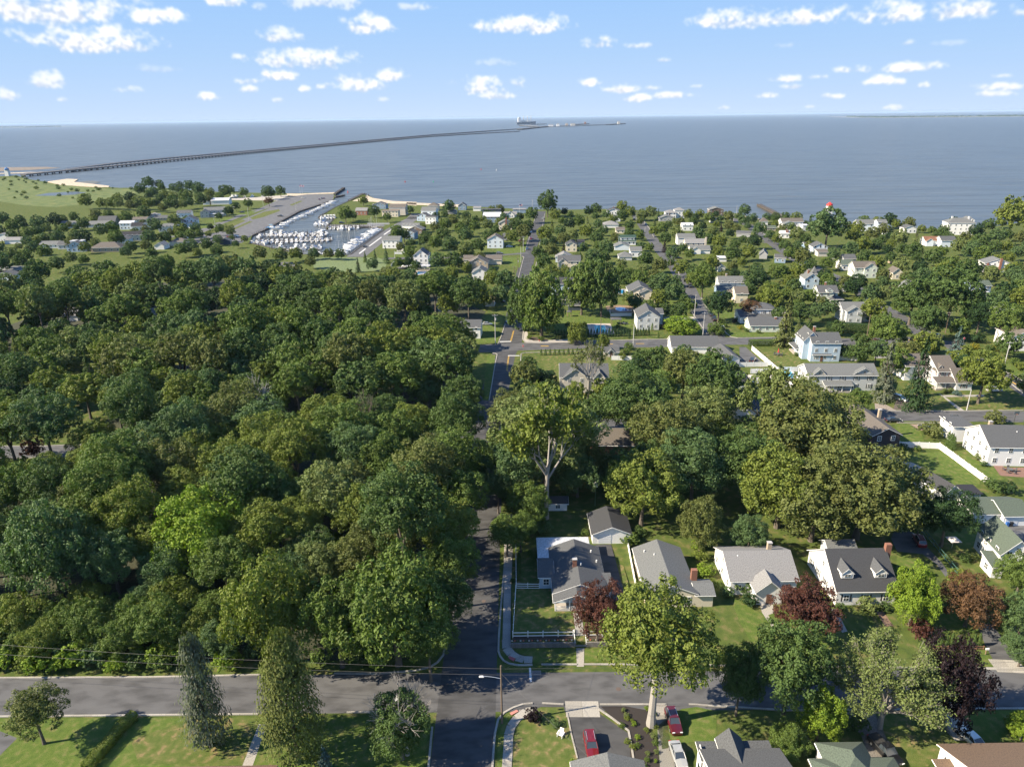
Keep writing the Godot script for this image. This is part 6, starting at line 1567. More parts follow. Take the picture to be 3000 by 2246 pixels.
func asphalt_mat(key: String, v: float) -> StandardMaterial3D:
	if mats.has("asphalt" + key): return mats["asphalt" + key]
	var m := StandardMaterial3D.new()
	m.albedo_color = lin(v * 0.99, v, v * 1.03)
	m.albedo_texture = noise_map("asphalt", 0.008, [[0.0, grey(0.72)], [0.45, grey(0.9)], [0.62, grey(0.96)], [1.0, grey(1.0)]], 6, 1024, 1.0, 5)
	m.uv1_triplanar = true; m.uv1_world_triplanar = true; m.uv1_scale = Vector3(0.02, 0.02, 0.05)
	m.detail_enabled = true; m.detail_blend_mode = BaseMaterial3D.BLEND_MODE_MUL
	m.detail_albedo = noise_map("asphalt_fine", 0.2, [[0.0, grey(0.75)], [0.5, grey(0.93)], [1.0, grey(1.0)]], 3, 512, 1.0, 31)
	m.detail_uv_layer = BaseMaterial3D.DETAIL_UV_2
	m.uv2_triplanar = true; m.uv2_world_triplanar = true; m.uv2_scale = Vector3.ONE * 0.3
	m.roughness = 0.85; m.metallic_specular = 0.4
	mats["asphalt" + key] = m
	return m

# ---------------------------------------------------------------- sky
func smooth(a: float, b: float, x: float) -> float:
	var t := clampf((x - a) / (b - a), 0.0, 1.0)
	return t * t * (3.0 - 2.0 * t)

func sky_image(list: Array) -> Image:
	const W := 4096
	const H := 2048
	var im := Image.create(W, H, false, Image.FORMAT_RGB8)
	for y in H:
		var el := 90.0 - (y + 0.5) / H * 180.0
		var c: Color
		if el < 0.0: c = Color(0.60, 0.70, 0.80)
		else:
			var f := 1.0 - exp(-el / 9.0)
			var k := smooth(12.0, 90.0, el)
			c = Color(0.78, 0.86, 0.96).lerp(Color(0.50, 0.71, 0.95), f).lerp(Color(0.22, 0.44, 0.80), k)
		im.fill_rect(Rect2i(0, y, W, 1), c)
	var fn := FastNoiseLite.new()
	fn.seed = 12; fn.frequency = 1.0; fn.fractal_octaves = 5; fn.noise_type = FastNoiseLite.TYPE_SIMPLEX_SMOOTH
	# clouds: azimuth, elevation, half width, half height (degrees), strength
	for cl in list:
		var az: float = cl[0]; var el: float = cl[1]; var aw: float = cl[2]; var ah: float = cl[3]
		var x0 := int((az - aw * 1.5) / 360.0 * W)
		var x1 := int((az + aw * 1.5) / 360.0 * W)
		var y0 := int((90.0 - el - ah * 1.8) / 180.0 * H)
		var y1 := int((90.0 - el + ah * 1.5) / 180.0 * H)
		var stp := 1 if el < 16.0 else 3
		for y in range(maxi(0, y0), mini(H / 2 - 1, y1), stp):
			for x in range(x0, x1, stp):
				var u := (x * 360.0 / W - az) / aw
				var v := ((90.0 - y * 180.0 / H) - el) / ah
				var vv := v * 1.0 if v > 0.0 else v * 1.7
				var base := 1.0 - u * u - vv * vv
				if base < -1.2: continue
				var n := fn.get_noise_3d(u * aw * 0.55 + az * 3.1, v * ah * 0.8, el * 7.0)
				var n2 := fn.get_noise_3d(u * aw * 2.2 + az * 9.0, v * ah * 2.6, el * 3.0 + 40.0)
				var a: float = smooth(-0.05, 1.15, base + n * 1.25 + n2 * 0.5) * cl[4]
				if a <= 0.004: continue
				var body := clampf(0.5 + v * 0.5 + n2 * 0.7 + n * 0.3, 0.0, 1.0)
				var cc := Color(0.83, 0.86, 0.92).lerp(Color(1.0, 1.0, 1.0), smooth(0.15, 0.65, body))
				var px := posmod(x, W)
				var mixed := im.get_pixel(px, y).lerp(cc, a)
				if stp == 1: im.set_pixel(px, y, mixed)
				else: im.fill_rect(Rect2i(px, y, mini(stp, W - px), stp), mixed)
	return im

func block_wall(x0: float, z: float, x1: float, h: float, m: Array) -> void:
	var o := thing("retaining_wall", "grey block retaining wall below the white rail fence, %s the front steps" % ("left of" if x0 < 5 else "right of"), "wall", Vector3(x0, 0, z))
	start(); box(Vector3(0.225, 0.09, 0), Vector3(0.44, 0.175, 0.3))
	var blk := done()
	var dark := stone_mats(lin(0.17, 0.16, 0.15))
	var k := 0
	for row in 5:
		var x := 0.0 if row % 2 == 0 else -0.22
		while x < x1 - x0 - 0.2:
			if x >= 0.0:
				k += 1
				part(o, "block", blk, dark[(k * 5 + row) % 3], Vector3(x, row * 0.185, -0.015 * row + 0.01 * float((k * 13) % 5) / 5.0))
			x += 0.45
	for i in int(x1 - x0) * 2:
		var s := thing("flower_plant", "small white flowers planted along the top of the block wall", "flower", Vector3(x0 + 0.3 + i * 0.5, 0.95, z - 0.45), 0.0, "flowers on the block wall")
		part(s, "blooms", crowns["shrub%d" % (i % 3)], plain([lin(0.6, 0.6, 0.55), lin(0.55, 0.2, 0.1), lin(0.08, 0.14, 0.04)][(i * 7) % 3], 0.8), Vector3(0, 0.1, 0), Vector3.ONE * 0.16)

func front_steps(x: float, z: float, m: Array) -> void:
	var o := thing("front_steps", "grey stone steps with white handrails up to the corner house", "steps", Vector3(x, 0, z))
	for i in 5:
		start(); box(Vector3(0, 0.095 + i * 0.19, -0.2 - i * 0.42), Vector3(1.9, 0.19, 0.44)); part(o, "tread", done(), m[i % 3])
	for s in [-1.0, 1.0]:
		start()
		tube(Vector3(s * 0.98, 0.9, 0), Vector3(s * 0.98, 1.9, -2.1), 0.05, 0.05, 6)
		tube(Vector3(s * 0.98, 0, 0), Vector3(s * 0.98, 0.95, 0), 0.06, 0.06, 6); tube(Vector3(s * 0.98, 0.9, -2.1), Vector3(s * 0.98, 1.95, -2.1), 0.06, 0.06, 6)
		tube(Vector3(s * 0.98, 0.35, 0), Vector3(s * 0.98, 1.3, -2.1), 0.035, 0.035, 5)
		for i in 8: tube(Vector3(s * 0.98, 0.4 + 0.118 * i, -0.26 * i - 0.1), Vector3(s * 0.98, 0.92 + 0.125 * i, -0.26 * i - 0.1), 0.025, 0.025, 4)
		part(o, "handrail", done(), plain(lin(0.74, 0.74, 0.73), 0.5))

func grate(x: float, z: float, label: String, m: Array) -> void:
	var o := thing("storm_drain", label, "drain", Vector3(x, 0.02, z))
	start(); box(Vector3(0, 0.03, 0), Vector3(1.5, 0.06, 0.9)); part(o, "frame", done(), m[0])
	start()
	for i in 12: box(Vector3(-0.62 + i * 0.112, 0.07, 0), Vector3(0.05, 0.03, 0.75))
	part(o, "bars", done(), plain(lin(0.10, 0.05, 0.03), 0.8))

func road_dressing(m: Array) -> void:
	grate(8.05 - 4.6, -94.05, "rusty storm drain in the kerb beside the stop line", m)
	grate(1.2, -85.7, "rusty storm drain in the kerb near the purple shrub", m)
	start(); tube(Vector3.ZERO, Vector3(0, 0.012, 0), 0.42, 0.42, 20)
	var mh := done()
	for p in [[16.6, -90.2, "round iron manhole cover in the asphalt of the foreground street"], [-6.0, -113.0, "round iron manhole cover in the dark corner street"]]:
		var o := thing("manhole_cover", p[2], "manhole", Vector3(p[0], 0.02, p[1]))
		part(o, "cover", mh, coat(lin(0.12, 0.09, 0.075), 0.7, 2.0, 1))

# ---------------------------------------------------------------- waterfront
func dock(label: String, a: Vector2, b: Vector2, w: float, n: int) -> void:
	var o := thing("floating_dock", label, "dock", Vector3(a.x, -0.9, a.y))
	var d := (b - a)
	var l := d.length()
	var ang := atan2(d.x, d.y)
	start(); box(Vector3(0, 0.35, l / 2), Vector3(w, 0.4, l)); part(o, "deck", done(), coat(lin(0.36, 0.33, 0.28), 0.9, 0.4, 1), Vector3.ZERO, Vector3.ONE, ang)
	start(); tube(Vector3(0, -0.4, 0), Vector3(0, 3.6, 0), 0.17, 0.15, 6)
	var m := done()
	var bs := Basis(Vector3.UP, ang)
	for i in n:
		for s in [-1.0, 1.0]:
			part(o, "piling", m, coat(lin(0.06, 0.05, 0.042), 0.95, 0.5, 1), bs * Vector3(s * (w / 2 + 0.2), 0, l * (i + 0.5) / n))
			part(o, "piling", m, coat(lin(0.06, 0.05, 0.042), 0.95, 0.5, 1), bs * Vector3(s * (w / 2 + 7.4), 0, l * (i + 0.5) / n + 1.0))

func bulkhead(label: String, pts: Array) -> void:
	var o := thing("bulkhead", label, "seawall", Vector3(pts[0].x, -0.9, pts[0].y))
	start()
	for i in pts.size() - 1:
		var a: Vector2 = pts[i] - pts[0]
		var b: Vector2 = pts[i + 1] - pts[0]
		var d := (b - a).normalized()
		var n := Vector2(-d.y, d.x) * 0.3
		slab([Vector3(a.x + n.x, 1.15, a.y + n.y), Vector3(a.x - n.x, 1.15, a.y - n.y), Vector3(b.x - n.x, 1.15, b.y - n.y), Vector3(b.x + n.x, 1.15, b.y + n.y)], 2.4)
	part(o, "timber_wall", done(), coat(lin(0.085, 0.07, 0.058), 0.95, 0.3, 1))
	start(); tube(Vector3(0, -0.4, 0), Vector3(0, 2.6, 0), 0.16, 0.14, 6)
	var m := done()
	start()
	for i in pts.size() - 1:
		var a: Vector2 = pts[i] - pts[0]
		var b: Vector2 = pts[i + 1] - pts[0]
		var k := int(a.distance_to(b) / 4.0)
		tube(Vector3(a.x, 2.1, a.y), Vector3(b.x, 2.1, b.y), 0.05, 0.05, 4)
		for j in k:
			var p := a.lerp(b, (j + 0.5) / k)
			part(o, "piling", m, coat(lin(0.11, 0.09, 0.075), 0.95, 0.5, 1), Vector3(p.x, 0, p.y))
	part(o, "railing", done(), plain(lin(0.45, 0.45, 0.45), 0.5))

func jetty(label: String, pts: Array, w: float, h: float) -> void:
	var o := thing("jetty", label, "jetty", Vector3(pts[0].x, -0.9, pts[0].y))
	start()
	var posts := []
	for i in pts.size() - 1:
		var a: Vector2 = pts[i] - pts[0]
		var b: Vector2 = pts[i + 1] - pts[0]
		var d := (b - a).normalized()
		var n := Vector2(-d.y, d.x) * w * 0.5
		slab([Vector3(a.x + n.x, h, a.y + n.y), Vector3(a.x - n.x, h, a.y - n.y), Vector3(b.x - n.x, h, b.y - n.y), Vector3(b.x + n.x, h, b.y + n.y)], h * 0.8)
		for j in int(a.distance_to(b) / 2.5):
			for s in [-1.0, 1.0]: posts.append(a.lerp(b, (j + 0.5) / int(a.distance_to(b) / 2.5)) + n * s)
	part(o, "deck", done(), coat(lin(0.10, 0.085, 0.07), 0.95, 0.3, 1))
	start(); tube(Vector3(0, -0.8, 0), Vector3(0, h + 0.7, 0), 0.2, 0.18, 6)
	var m := done()
	for p in posts: part(o, "piling", m, coat(lin(0.07, 0.058, 0.048), 0.95, 0.3, 1), Vector3(p.x, 0, p.y))

func boulder(x: float, z: float, r: float, i: int) -> void:
	var o := thing("boulder", "dark boulder piled at the tip of the stone-tipped jetty", "rock", Vector3(x, -0.9, z), i * 1.3, "boulders at the jetty tip")
	rng.seed = 800 + i
	start()
	var p := []
	for k in 6: p.append(Vector3(cos(k * TAU / 6) * r * rng.randf_range(0.7, 1.1), rng.randf_range(-0.2, 0.3) * r, sin(k * TAU / 6) * r * rng.randf_range(0.7, 1.1)))
	var top := Vector3(rng.randf_range(-0.2, 0.2) * r, r * 0.9, 0)
	var low := Vector3(0, -r * 0.6, 0)
	for k in 6:
		tri(p[(k + 1) % 6], p[k], top); tri(p[k], p[(k + 1) % 6], low)
	part(o, "stone", done(), coat(lin(0.09, 0.085, 0.08), 0.95, 0.4, 1))

func buoy(x: float, z: float, label: String, c: Color) -> void:
	var o := thing("buoy", label, "buoy", Vector3(x, -0.9, z))
	start(); tube(Vector3(0, -0.3, 0), Vector3(0, 0.8, 0), 0.9, 0.8, 10); tube(Vector3(0, 0.8, 0), Vector3(0, 2.8, 0), 0.35, 0.12, 8); part(o, "float", done(), plain(c, 0.5))

func pier(label: String, pts: Array, w: float, h: float) -> void:
	var o := thing("pier", label, "pier", Vector3(pts[0].x, -0.9, pts[0].y))
	start()
	var posts := []
	for i in pts.size() - 1:
		var a: Vector2 = pts[i] - pts[0]
		var b: Vector2 = pts[i + 1] - pts[0]
		var d := (b - a).normalized()
		var n := Vector2(-d.y, d.x) * w * 0.5
		slab([Vector3(a.x + n.x, h, a.y + n.y), Vector3(a.x - n.x, h, a.y - n.y), Vector3(b.x - n.x, h, b.y - n.y), Vector3(b.x + n.x, h, b.y + n.y)], 2.2)
		var k := maxi(2, int(a.distance_to(b) / 15.0))
		for j in k:
			for s in [-0.9, 0.9]: posts.append(a.lerp(b, (j + 0.5) / k) + n * s)
	part(o, "deck", done(), coat(lin(0.16, 0.155, 0.15), 0.95, 0.02, 1))
	start()
	for p in posts: tube(Vector3(p.x, -1, p.y), Vector3(p.x, h - 2, p.y), 1.3, 1.3, 5, false)
	var st := part(o, "piles", done(), coat(lin(0.05, 0.048, 0.045), 0.95, 0.02, 1))
	st.set_meta("kind", "stuff")
	start()
	for i in pts.size() - 1:
		var a: Vector2 = pts[i] - pts[0]
		var b: Vector2 = pts[i + 1] - pts[0]
		tube(Vector3(a.x, h + 1.2, a.y), Vector3(b.x, h + 1.2, b.y), 0.4, 0.4, 4)
	part(o, "pipe_rail", done(), plain(lin(0.4, 0.4, 0.4), 0.6))

func ship(x: float, z: float, L: float) -> void:
	var o := thing("cargo_ship", "grey cargo ship with white deckhouse and masts moored at the wharf end", "ship", Vector3(x, -0.9, z), PI / 2 + 0.15)
	var s := L / 10.5
	start(); hull(10.5, 1.0, 1.1)
	part(o, "hull", done(), plain(lin(0.07, 0.09, 0.12), 0.6), Vector3.ZERO, Vector3.ONE * s)
	start(); box(Vector3(0, 2.3, -3.9), Vector3(1.6, 2.2, 1.4)); box(Vector3(0, 3.5, -3.7), Vector3(1.9, 0.35, 0.9)); part(o, "deckhouse", done(), plain(lin(0.62, 0.62, 0.6), 0.6), Vector3.ZERO, Vector3.ONE * s)
	for zz in [-1.5, 0.6, 2.6]:
		start(); box(Vector3(0.4, 2.7, zz), Vector3(0.22, 3.2, 0.24)); box(Vector3(-0.4, 2.7, zz), Vector3(0.22, 3.2, 0.24)); box(Vector3(0, 4.1, zz), Vector3(1.1, 0.2, 0.24))
		part(o, "mast", done(), plain(lin(0.62, 0.62, 0.6), 0.6), Vector3.ZERO, Vector3.ONE * s)
	start()
	for zz in [-2.4, -0.5, 1.5]: box(Vector3(0, 1.5, zz), Vector3(1.3, 0.8, 1.3))
	part(o, "deck_cargo", done(), plain(lin(0.45, 0.44, 0.42), 0.7), Vector3.ZERO, Vector3.ONE * s)

func far_shore(pts: Array) -> void:
	start()
	for i in pts.size() - 1:
		var a: Vector2 = pts[i]
		var b: Vector2 = pts[i + 1]
		slab([Vector3(a.x, 0.4, a.y), Vector3(b.x, 0.4, b.y), Vector3(b.x * 1.05, 0.4, b.y * 1.12), Vector3(a.x * 1.05, 0.4, a.y * 1.12)], 2.0)
	structure("far_beach", done(), coat(lin(0.45, 0.40, 0.32), 0.95, 0.002, 1))
	rng.seed = 77
	start(true)
	for i in pts.size() - 1:
		var a: Vector2 = pts[i] * 1.012
		var b: Vector2 = pts[i + 1] * 1.012
		for j in 150:
			var p := a.lerp(b, rng.randf()) * rng.randf_range(1.0, 1.03)
			var r := rng.randf_range(14, 42)
			var v := rng.randf_range(0.7, 1.2)
			tint = Color(v, v, v)
			var h := rng.randf_range(8, 24)
			var t := Vector3(p.x, h, p.y)
			for k in 5:
				var d0 := Vector3(cos(k * TAU / 5), 0, sin(k * TAU / 5)) * r
				var d1 := Vector3(cos((k + 1) * TAU / 5), 0, sin((k + 1) * TAU / 5)) * r
				quad(Vector3(p.x, 0, p.y) + d0, t + d0 * 0.6 - Vector3(0, h * 0.3, 0), t + d1 * 0.6 - Vector3(0, h * 0.3, 0), Vector3(p.x, 0, p.y) + d1)
				tri(t + d1 * 0.6 - Vector3(0, h * 0.3, 0), t + d0 * 0.6 - Vector3(0, h * 0.3, 0), t)
	var o := MeshInstance3D.new()
	o.name = numbered("far_treeline"); o.mesh = done(); o.material_override = leaf(Color(0.05, 0.08, 0.05))
	add_child(o)
	o.set_meta("kind", "stuff"); o.set_meta("label", "low dark treeline on the far shore at the horizon"); o.set_meta("category", "trees")

func tower(x: float, z: float, h: float, c: Color, label: String) -> void:
	var o := thing("watch_tower", label, "tower", Vector3(x, 0, z))
	start(); taper(Vector3(0, h * 0.35, 0), Vector3(h * 0.45, h * 0.7, h * 0.45), Vector2(h * 0.38, h * 0.38)); part(o, "shaft", done(), plain(lin(0.6, 0.6, 0.58)))
	start(); tube(Vector3(0, h * 0.7, 0), Vector3(0, h * 0.84, 0), h * 0.26, h * 0.24, 10); tube(Vector3(0, h * 0.84, 0), Vector3(0, h, 0), h * 0.24, 0.1, 10); part(o, "cap", done(), plain(c, 0.5))

# ---------------------------------------------------------------- garden and street things
func garden_chair(x: float, z: float) -> void:
	var o := thing("garden_chair", "white slatted garden armchair alone on the dry corner lawn", "chair", Vector3(x, 0.03, z), -0.5)
	var m := plain(lin(0.76, 0.76, 0.75), 0.5)
	for i in 5:
		start(); slab([Vector3(-0.3 + i * 0.125, 0.42, 0.3), Vector3(-0.2 + i * 0.125, 0.42, 0.3), Vector3(-0.2 + i * 0.125, 0.3, -0.25), Vector3(-0.3 + i * 0.125, 0.3, -0.25)], 0.03); part(o, "seat_slat", done(), m)
		start(); slab([Vector3(-0.3 + i * 0.125, 0.32, -0.22), Vector3(-0.2 + i * 0.125, 0.32, -0.22), Vector3(-0.2 + i * 0.125, 1.1, -0.62), Vector3(-0.3 + i * 0.125, 1.1, -0.62)], 0.04); part(o, "back_slat", done(), m)
	for s in [-1.0, 1.0]:
		start(); box(Vector3(s * 0.42, 0.6, -0.05), Vector3(0.14, 0.035, 0.85)); part(o, "armrest", done(), m)
		start(); box(Vector3(s * 0.38, 0.3, 0.3), Vector3(0.06, 0.6, 0.1)); part(o, "leg", done(), m)
		start(); slab([Vector3(s * 0.36 - 0.03, 0.3, 0.25), Vector3(s * 0.36 + 0.03, 0.3, 0.25), Vector3(s * 0.36 + 0.03, 0.12, -0.7), Vector3(s * 0.36 - 0.03, 0.12, -0.7)], 0.12); part(o, "leg", done(), m)

func bin(x: float, z: float, c: Color, label: String) -> void:
	var o := thing("wheeled_bin", label, "bin", Vector3(x, 0.03, z))
	start(); taper(Vector3(0, 0.55, 0), Vector3(0.5, 0.95, 0.5), Vector2(0.62, 0.66)); part(o, "body", done(), plain(c, 0.5))
	start(); box(Vector3(0, 1.06, 0), Vector3(0.66, 0.08, 0.72)); part(o, "lid", done(), plain(c.darkened(0.15), 0.5))
	for s in [-0.26, 0.26]:
		start(); tube(Vector3(s - 0.04, 0.12, -0.26), Vector3(s + 0.04, 0.12, -0.26), 0.12, 0.12, 10); part(o, "wheel", done(), plain(lin(0.02, 0.02, 0.02)))

func mailbox(x: float, z: float, label: String) -> void:
	var o := thing("mailbox", label, "mailbox", Vector3(x, 0.03, z))
	start(); box(Vector3(0, 0.5, 0), Vector3(0.12, 1.0, 0.12)); part(o, "post", done(), coat(lin(0.25, 0.17, 0.11)))
	start(); box(Vector3(0.1, 1.1, 0), Vector3(0.55, 0.22, 0.24)); tube(Vector3(-0.175, 1.2, 0), Vector3(0.375, 1.2, 0), 0.12, 0.12, 10); part(o, "box", done(), plain(lin(0.7, 0.7, 0.7), 0.4))

func stop_sign(x: float, z: float, label: String) -> void:
	var o := thing("stop_sign", label, "sign", Vector3(x, 0.03, z))
	start(); tube(Vector3.ZERO, Vector3(0, 2.9, 0), 0.04, 0.04, 6); part(o, "post", done(), plain(lin(0.3, 0.3, 0.3), 0.5, 0.5))
	var pl: MeshInstance3D
	for k in 2:
		start()
		var r := 0.46 - 0.035 * k
		for i in 8:
			var t0 := TAU * (i + 0.5) / 8
			var t1 := TAU * (i + 1.5) / 8
			var zf := 0.055 + 0.006 * k
			tri(Vector3(0, 2.6, zf), Vector3(cos(t0) * r, 2.6 + sin(t0) * r, zf), Vector3(cos(t1) * r, 2.6 + sin(t1) * r, zf))
			quad(Vector3(cos(t1) * r, 2.6 + sin(t1) * r, 0.04), Vector3(cos(t1) * r, 2.6 + sin(t1) * r, zf), Vector3(cos(t0) * r, 2.6 + sin(t0) * r, zf), Vector3(cos(t0) * r, 2.6 + sin(t0) * r, 0.04))
			if k == 0: tri(Vector3(0, 2.6, 0.04), Vector3(cos(t1) * r, 2.6 + sin(t1) * r, 0.04), Vector3(cos(t0) * r, 2.6 + sin(t0) * r, 0.04))
		pl = part(o, "plate", done(), plain(lin(0.75, 0.75, 0.75), 0.4) if k == 0 else plain(lin(0.5, 0.02, 0.02), 0.4))
	var tm := TextMesh.new()
	tm.text = "STOP"; tm.font_size = 26; tm.pixel_size = 0.0105; tm.depth = 0.004
	var sf := SystemFont.new()
	sf.font_names = PackedStringArray(["Droid Sans"]); sf.font_weight = 700
	tm.font = sf
	part(pl, "lettering", tm, plain(lin(0.75, 0.75, 0.75), 0.4), Vector3(0, 2.6, 0.066))

func hydrant(x: float, z: float) -> void:
	var o := thing("fire_hydrant", "small red fire hydrant on the stone apron of the crossing", "hydrant", Vector3(x, 0.1, z))
	start(); tube(Vector3.ZERO, Vector3(0, 0.6, 0), 0.14, 0.13, 10); tube(Vector3(0, 0.6, 0), Vector3(0, 0.75, 0), 0.15, 0.04, 10); part(o, "body", done(), plain(lin(0.4, 0.03, 0.02), 0.5))
	start(); tube(Vector3(-0.22, 0.45, 0), Vector3(0.22, 0.45, 0), 0.07, 0.07, 8); part(o, "outlet", done(), plain(lin(0.4, 0.03, 0.02), 0.5))

func gazebo(x: float, z: float, label: String) -> void:
	var o := thing("gazebo", label, "gazebo", Vector3(x, 0.05, z))
	var big := label.contains("roofed")
	var w := 4.2 if big else 1.8
	part(o, "roof", roof_mesh(w, w * 0.8, 2.5, 0.5, 2, 0.3, 0.1, 0.0), shingle(rcol("m")))
	start(); tube(Vector3(0, 0, 0), Vector3(0, 2.5, 0), 0.1, 0.1, 6)
	var m := done()
	for i in 4: part(o, "post", m, coat(lin(0.2, 0.14, 0.1)), Vector3((w / 2 - 0.1) * (1 if i & 1 else -1), 0, (w * 0.4 - 0.1) * (1 if i & 2 else -1)))

func flagpole(x: float, z: float, label: String) -> void:
	var o := thing("flagpole", label, "flagpole", Vector3(x, 0, z))
	start(); tube(Vector3.ZERO, Vector3(0, 11, 0), 0.09, 0.05, 8); part(o, "pole", done(), plain(lin(0.7, 0.7, 0.7), 0.4))
	var fl := Node3D.new()
	fl.name = "flag"; o.add_child(fl)
	for i in 7:
		start()
		for k in 5:
			var y := 10.8 - i * 0.24
			quad(Vector3(0.1 + k * 0.5, y - 0.24 - 0.05 * k, sin(k * 1.3) * 0.15), Vector3(0.6 + k * 0.5, y - 0.29 - 0.05 * k, sin(k * 1.3 + 1.3) * 0.15), Vector3(0.6 + k * 0.5, y - 0.05 - 0.05 * k, sin(k * 1.3 + 1.3) * 0.15), Vector3(0.1 + k * 0.5, y - 0.05 * k, sin(k * 1.3) * 0.15))
		part(fl, "stripe", done(), plain(lin(0.45, 0.04, 0.05) if i % 2 == 0 else lin(0.7, 0.7, 0.7), 0.8))
	start()
	quad(Vector3(0.1, 9.85, 0.17), Vector3(1.1, 9.75, 0.17), Vector3(1.1, 10.72, 0.17), Vector3(0.1, 10.8, 0.17)); part(fl, "canton", done(), plain(lin(0.03, 0.05, 0.2), 0.8))

func patio_set(x: float, z: float, n: int, label: String, shade: bool) -> void:
	var o := thing("patio_table", label, "table", Vector3(x, 0.06, z))
	start(); tube(Vector3(0, 0.7, 0), Vector3(0, 0.75, 0), 0.75, 0.75, 16); part(o, "table_top", done(), plain(lin(0.10, 0.10, 0.10), 0.5))
	start(); tube(Vector3.ZERO, Vector3(0, 0.7, 0), 0.08, 0.06, 8); part(o, "leg", done(), plain(lin(0.06, 0.06, 0.06), 0.5))
	if shade:
		start(); tube(Vector3(0, 0.75, 0), Vector3(0, 2.9, 0), 0.04, 0.03, 6); tube(Vector3(0, 1.2, 0), Vector3(0, 2.8, 0), 0.32, 0.06, 8); part(o, "closed_umbrella", done(), plain(lin(0.45, 0.03, 0.04), 0.8))
	for i in n:
		var t := TAU * i / n
		var c := thing("patio_chair", "dark patio chair drawn up to the " + label.split(" with")[0].split(" on")[0] + (" on the dry lawn" if shade else (" by the gazebo" if label.contains("gazebo") else " on the bricks")), "chair", Vector3(x + cos(t) * 1.35, 0.06, z + sin(t) * 1.35), -t - PI / 2, "patio chairs")
		var m := plain(lin(0.07, 0.07, 0.075), 0.6)
		start(); box(Vector3(0, 0.43, 0), Vector3(0.55, 0.06, 0.55)); part(c, "seat", done(), m)
		start(); box(Vector3(0, 0.75, -0.27), Vector3(0.55, 0.6, 0.05)); part(c, "backrest", done(), m)
		for k in 4:
			start(); box(Vector3(0.24 * (1 if k & 1 else -1), 0.21, 0.24 * (1 if k & 2 else -1)), Vector3(0.04, 0.42, 0.04)); part(c, "leg", done(), m)

func bird_feeder(x: float, z: float) -> void:
	var o := thing("bird_house", "white bird house on a tall green post in the shaded yard", "bird house", Vector3(x, 0, z))
	start(); tube(Vector3.ZERO, Vector3(0, 5.2, 0), 0.06, 0.05, 6); part(o, "post", done(), plain(lin(0.06, 0.13, 0.07), 0.6))
	part(o, "box", wall_mesh(0.8, 0.7, 5.2, 5.9, 0.35, 1), plain(lin(0.66, 0.66, 0.64), 0.6)); part(o, "roof", roof_mesh(0.8, 0.7, 5.9, 0.35, 1, 0.08, 0.05, -0.03), plain(lin(0.4, 0.4, 0.4), 0.7))

func umbrella(x: float, z: float) -> void:
	var o := thing("garden_umbrella", "pale square garden umbrella beside the leaning tree trunk", "umbrella", Vector3(x, 0, z))
	start(); tube(Vector3.ZERO, Vector3(0, 2.3, 0), 0.04, 0.04, 6); part(o, "pole", done(), plain(lin(0.3, 0.3, 0.3)))
	part(o, "canopy", roof_mesh(2.3, 2.3, 2.1, 0.4, 2, 0.0, 0.03, 0.0), plain(lin(0.55, 0.50, 0.48), 0.9))

func backboard(x: float, z: float) -> void:
	var o := thing("basketball_hoop", "dark basketball hoop on a pole at the street edge", "basketball hoop", Vector3(x, 0, z))
	start(); tube(Vector3.ZERO, Vector3(0, 3.2, 0), 0.08, 0.07, 8); part(o, "pole", done(), plain(lin(0.05, 0.05, 0.05), 0.5))
	start(); box(Vector3(0, 3.4, 0.25), Vector3(1.5, 0.95, 0.06)); part(o, "backboard", done(), plain(lin(0.10, 0.12, 0.14), 0.2))
	start()
	for i in 12: tube(Vector3(cos(i * TAU / 12) * 0.23, 3.05, 0.55 + sin(i * TAU / 12) * 0.23), Vector3(cos((i + 1) * TAU / 12) * 0.23, 3.05, 0.55 + sin((i + 1) * TAU / 12) * 0.23), 0.02, 0.02, 4)
	part(o, "rim", done(), plain(lin(0.4, 0.1, 0.02)))

func trailer(x: float, z: float) -> void:
	var o := thing("utility_trailer", "dark mesh trailer carrying a bright blue tub in the paved yard", "trailer", Vector3(x, 0.04, z), 1.5)
	start(); box(Vector3(0, 0.6, 0), Vector3(1.8, 0.1, 3.2))
	for s in [-0.9, 0.9]: box(Vector3(s, 1.0, 0), Vector3(0.05, 0.1, 3.2)); box(Vector3(s, 0.8, 0), Vector3(0.05, 0.06, 3.2))
	for zz in [-1.6, 1.6]: box(Vector3(0, 0.9, zz), Vector3(1.8, 0.5, 0.05))
	part(o, "bed", done(), plain(lin(0.05, 0.045, 0.04), 0.8))
	for s in [-1.0, 1.0]: part(o, "wheel", car_parts.tyre, plain(lin(0.015, 0.015, 0.016), 0.9), Vector3(s, 0.34, 0))
	var t := thing("plastic_tub", "bright blue plastic tub lying in the mesh trailer", "tub", Vector3(x, 0.69, z))
	start(); tube(Vector3.ZERO, Vector3(0, 0.55, 0), 0.75, 0.95, 14); part(t, "shell", done(), plain(lin(0.06, 0.3, 0.5), 0.4))

func round_pool(x: float, z: float, label: String) -> void:
	var o := thing("swimming_pool", label, "pool", Vector3(x, 0, z))
	start(); tube(Vector3.ZERO, Vector3(0, 1.3, 0), 3.2, 3.2, 24); part(o, "pool_wall", done(), plain(lin(0.52, 0.44, 0.38), 0.6))
	start(); tube(Vector3(0, 1.2, 0), Vector3(0, 1.31, 0), 3.0, 3.0, 24); part(o, "water", done(), plain(lin(0.06, 0.30, 0.5), 0.08))

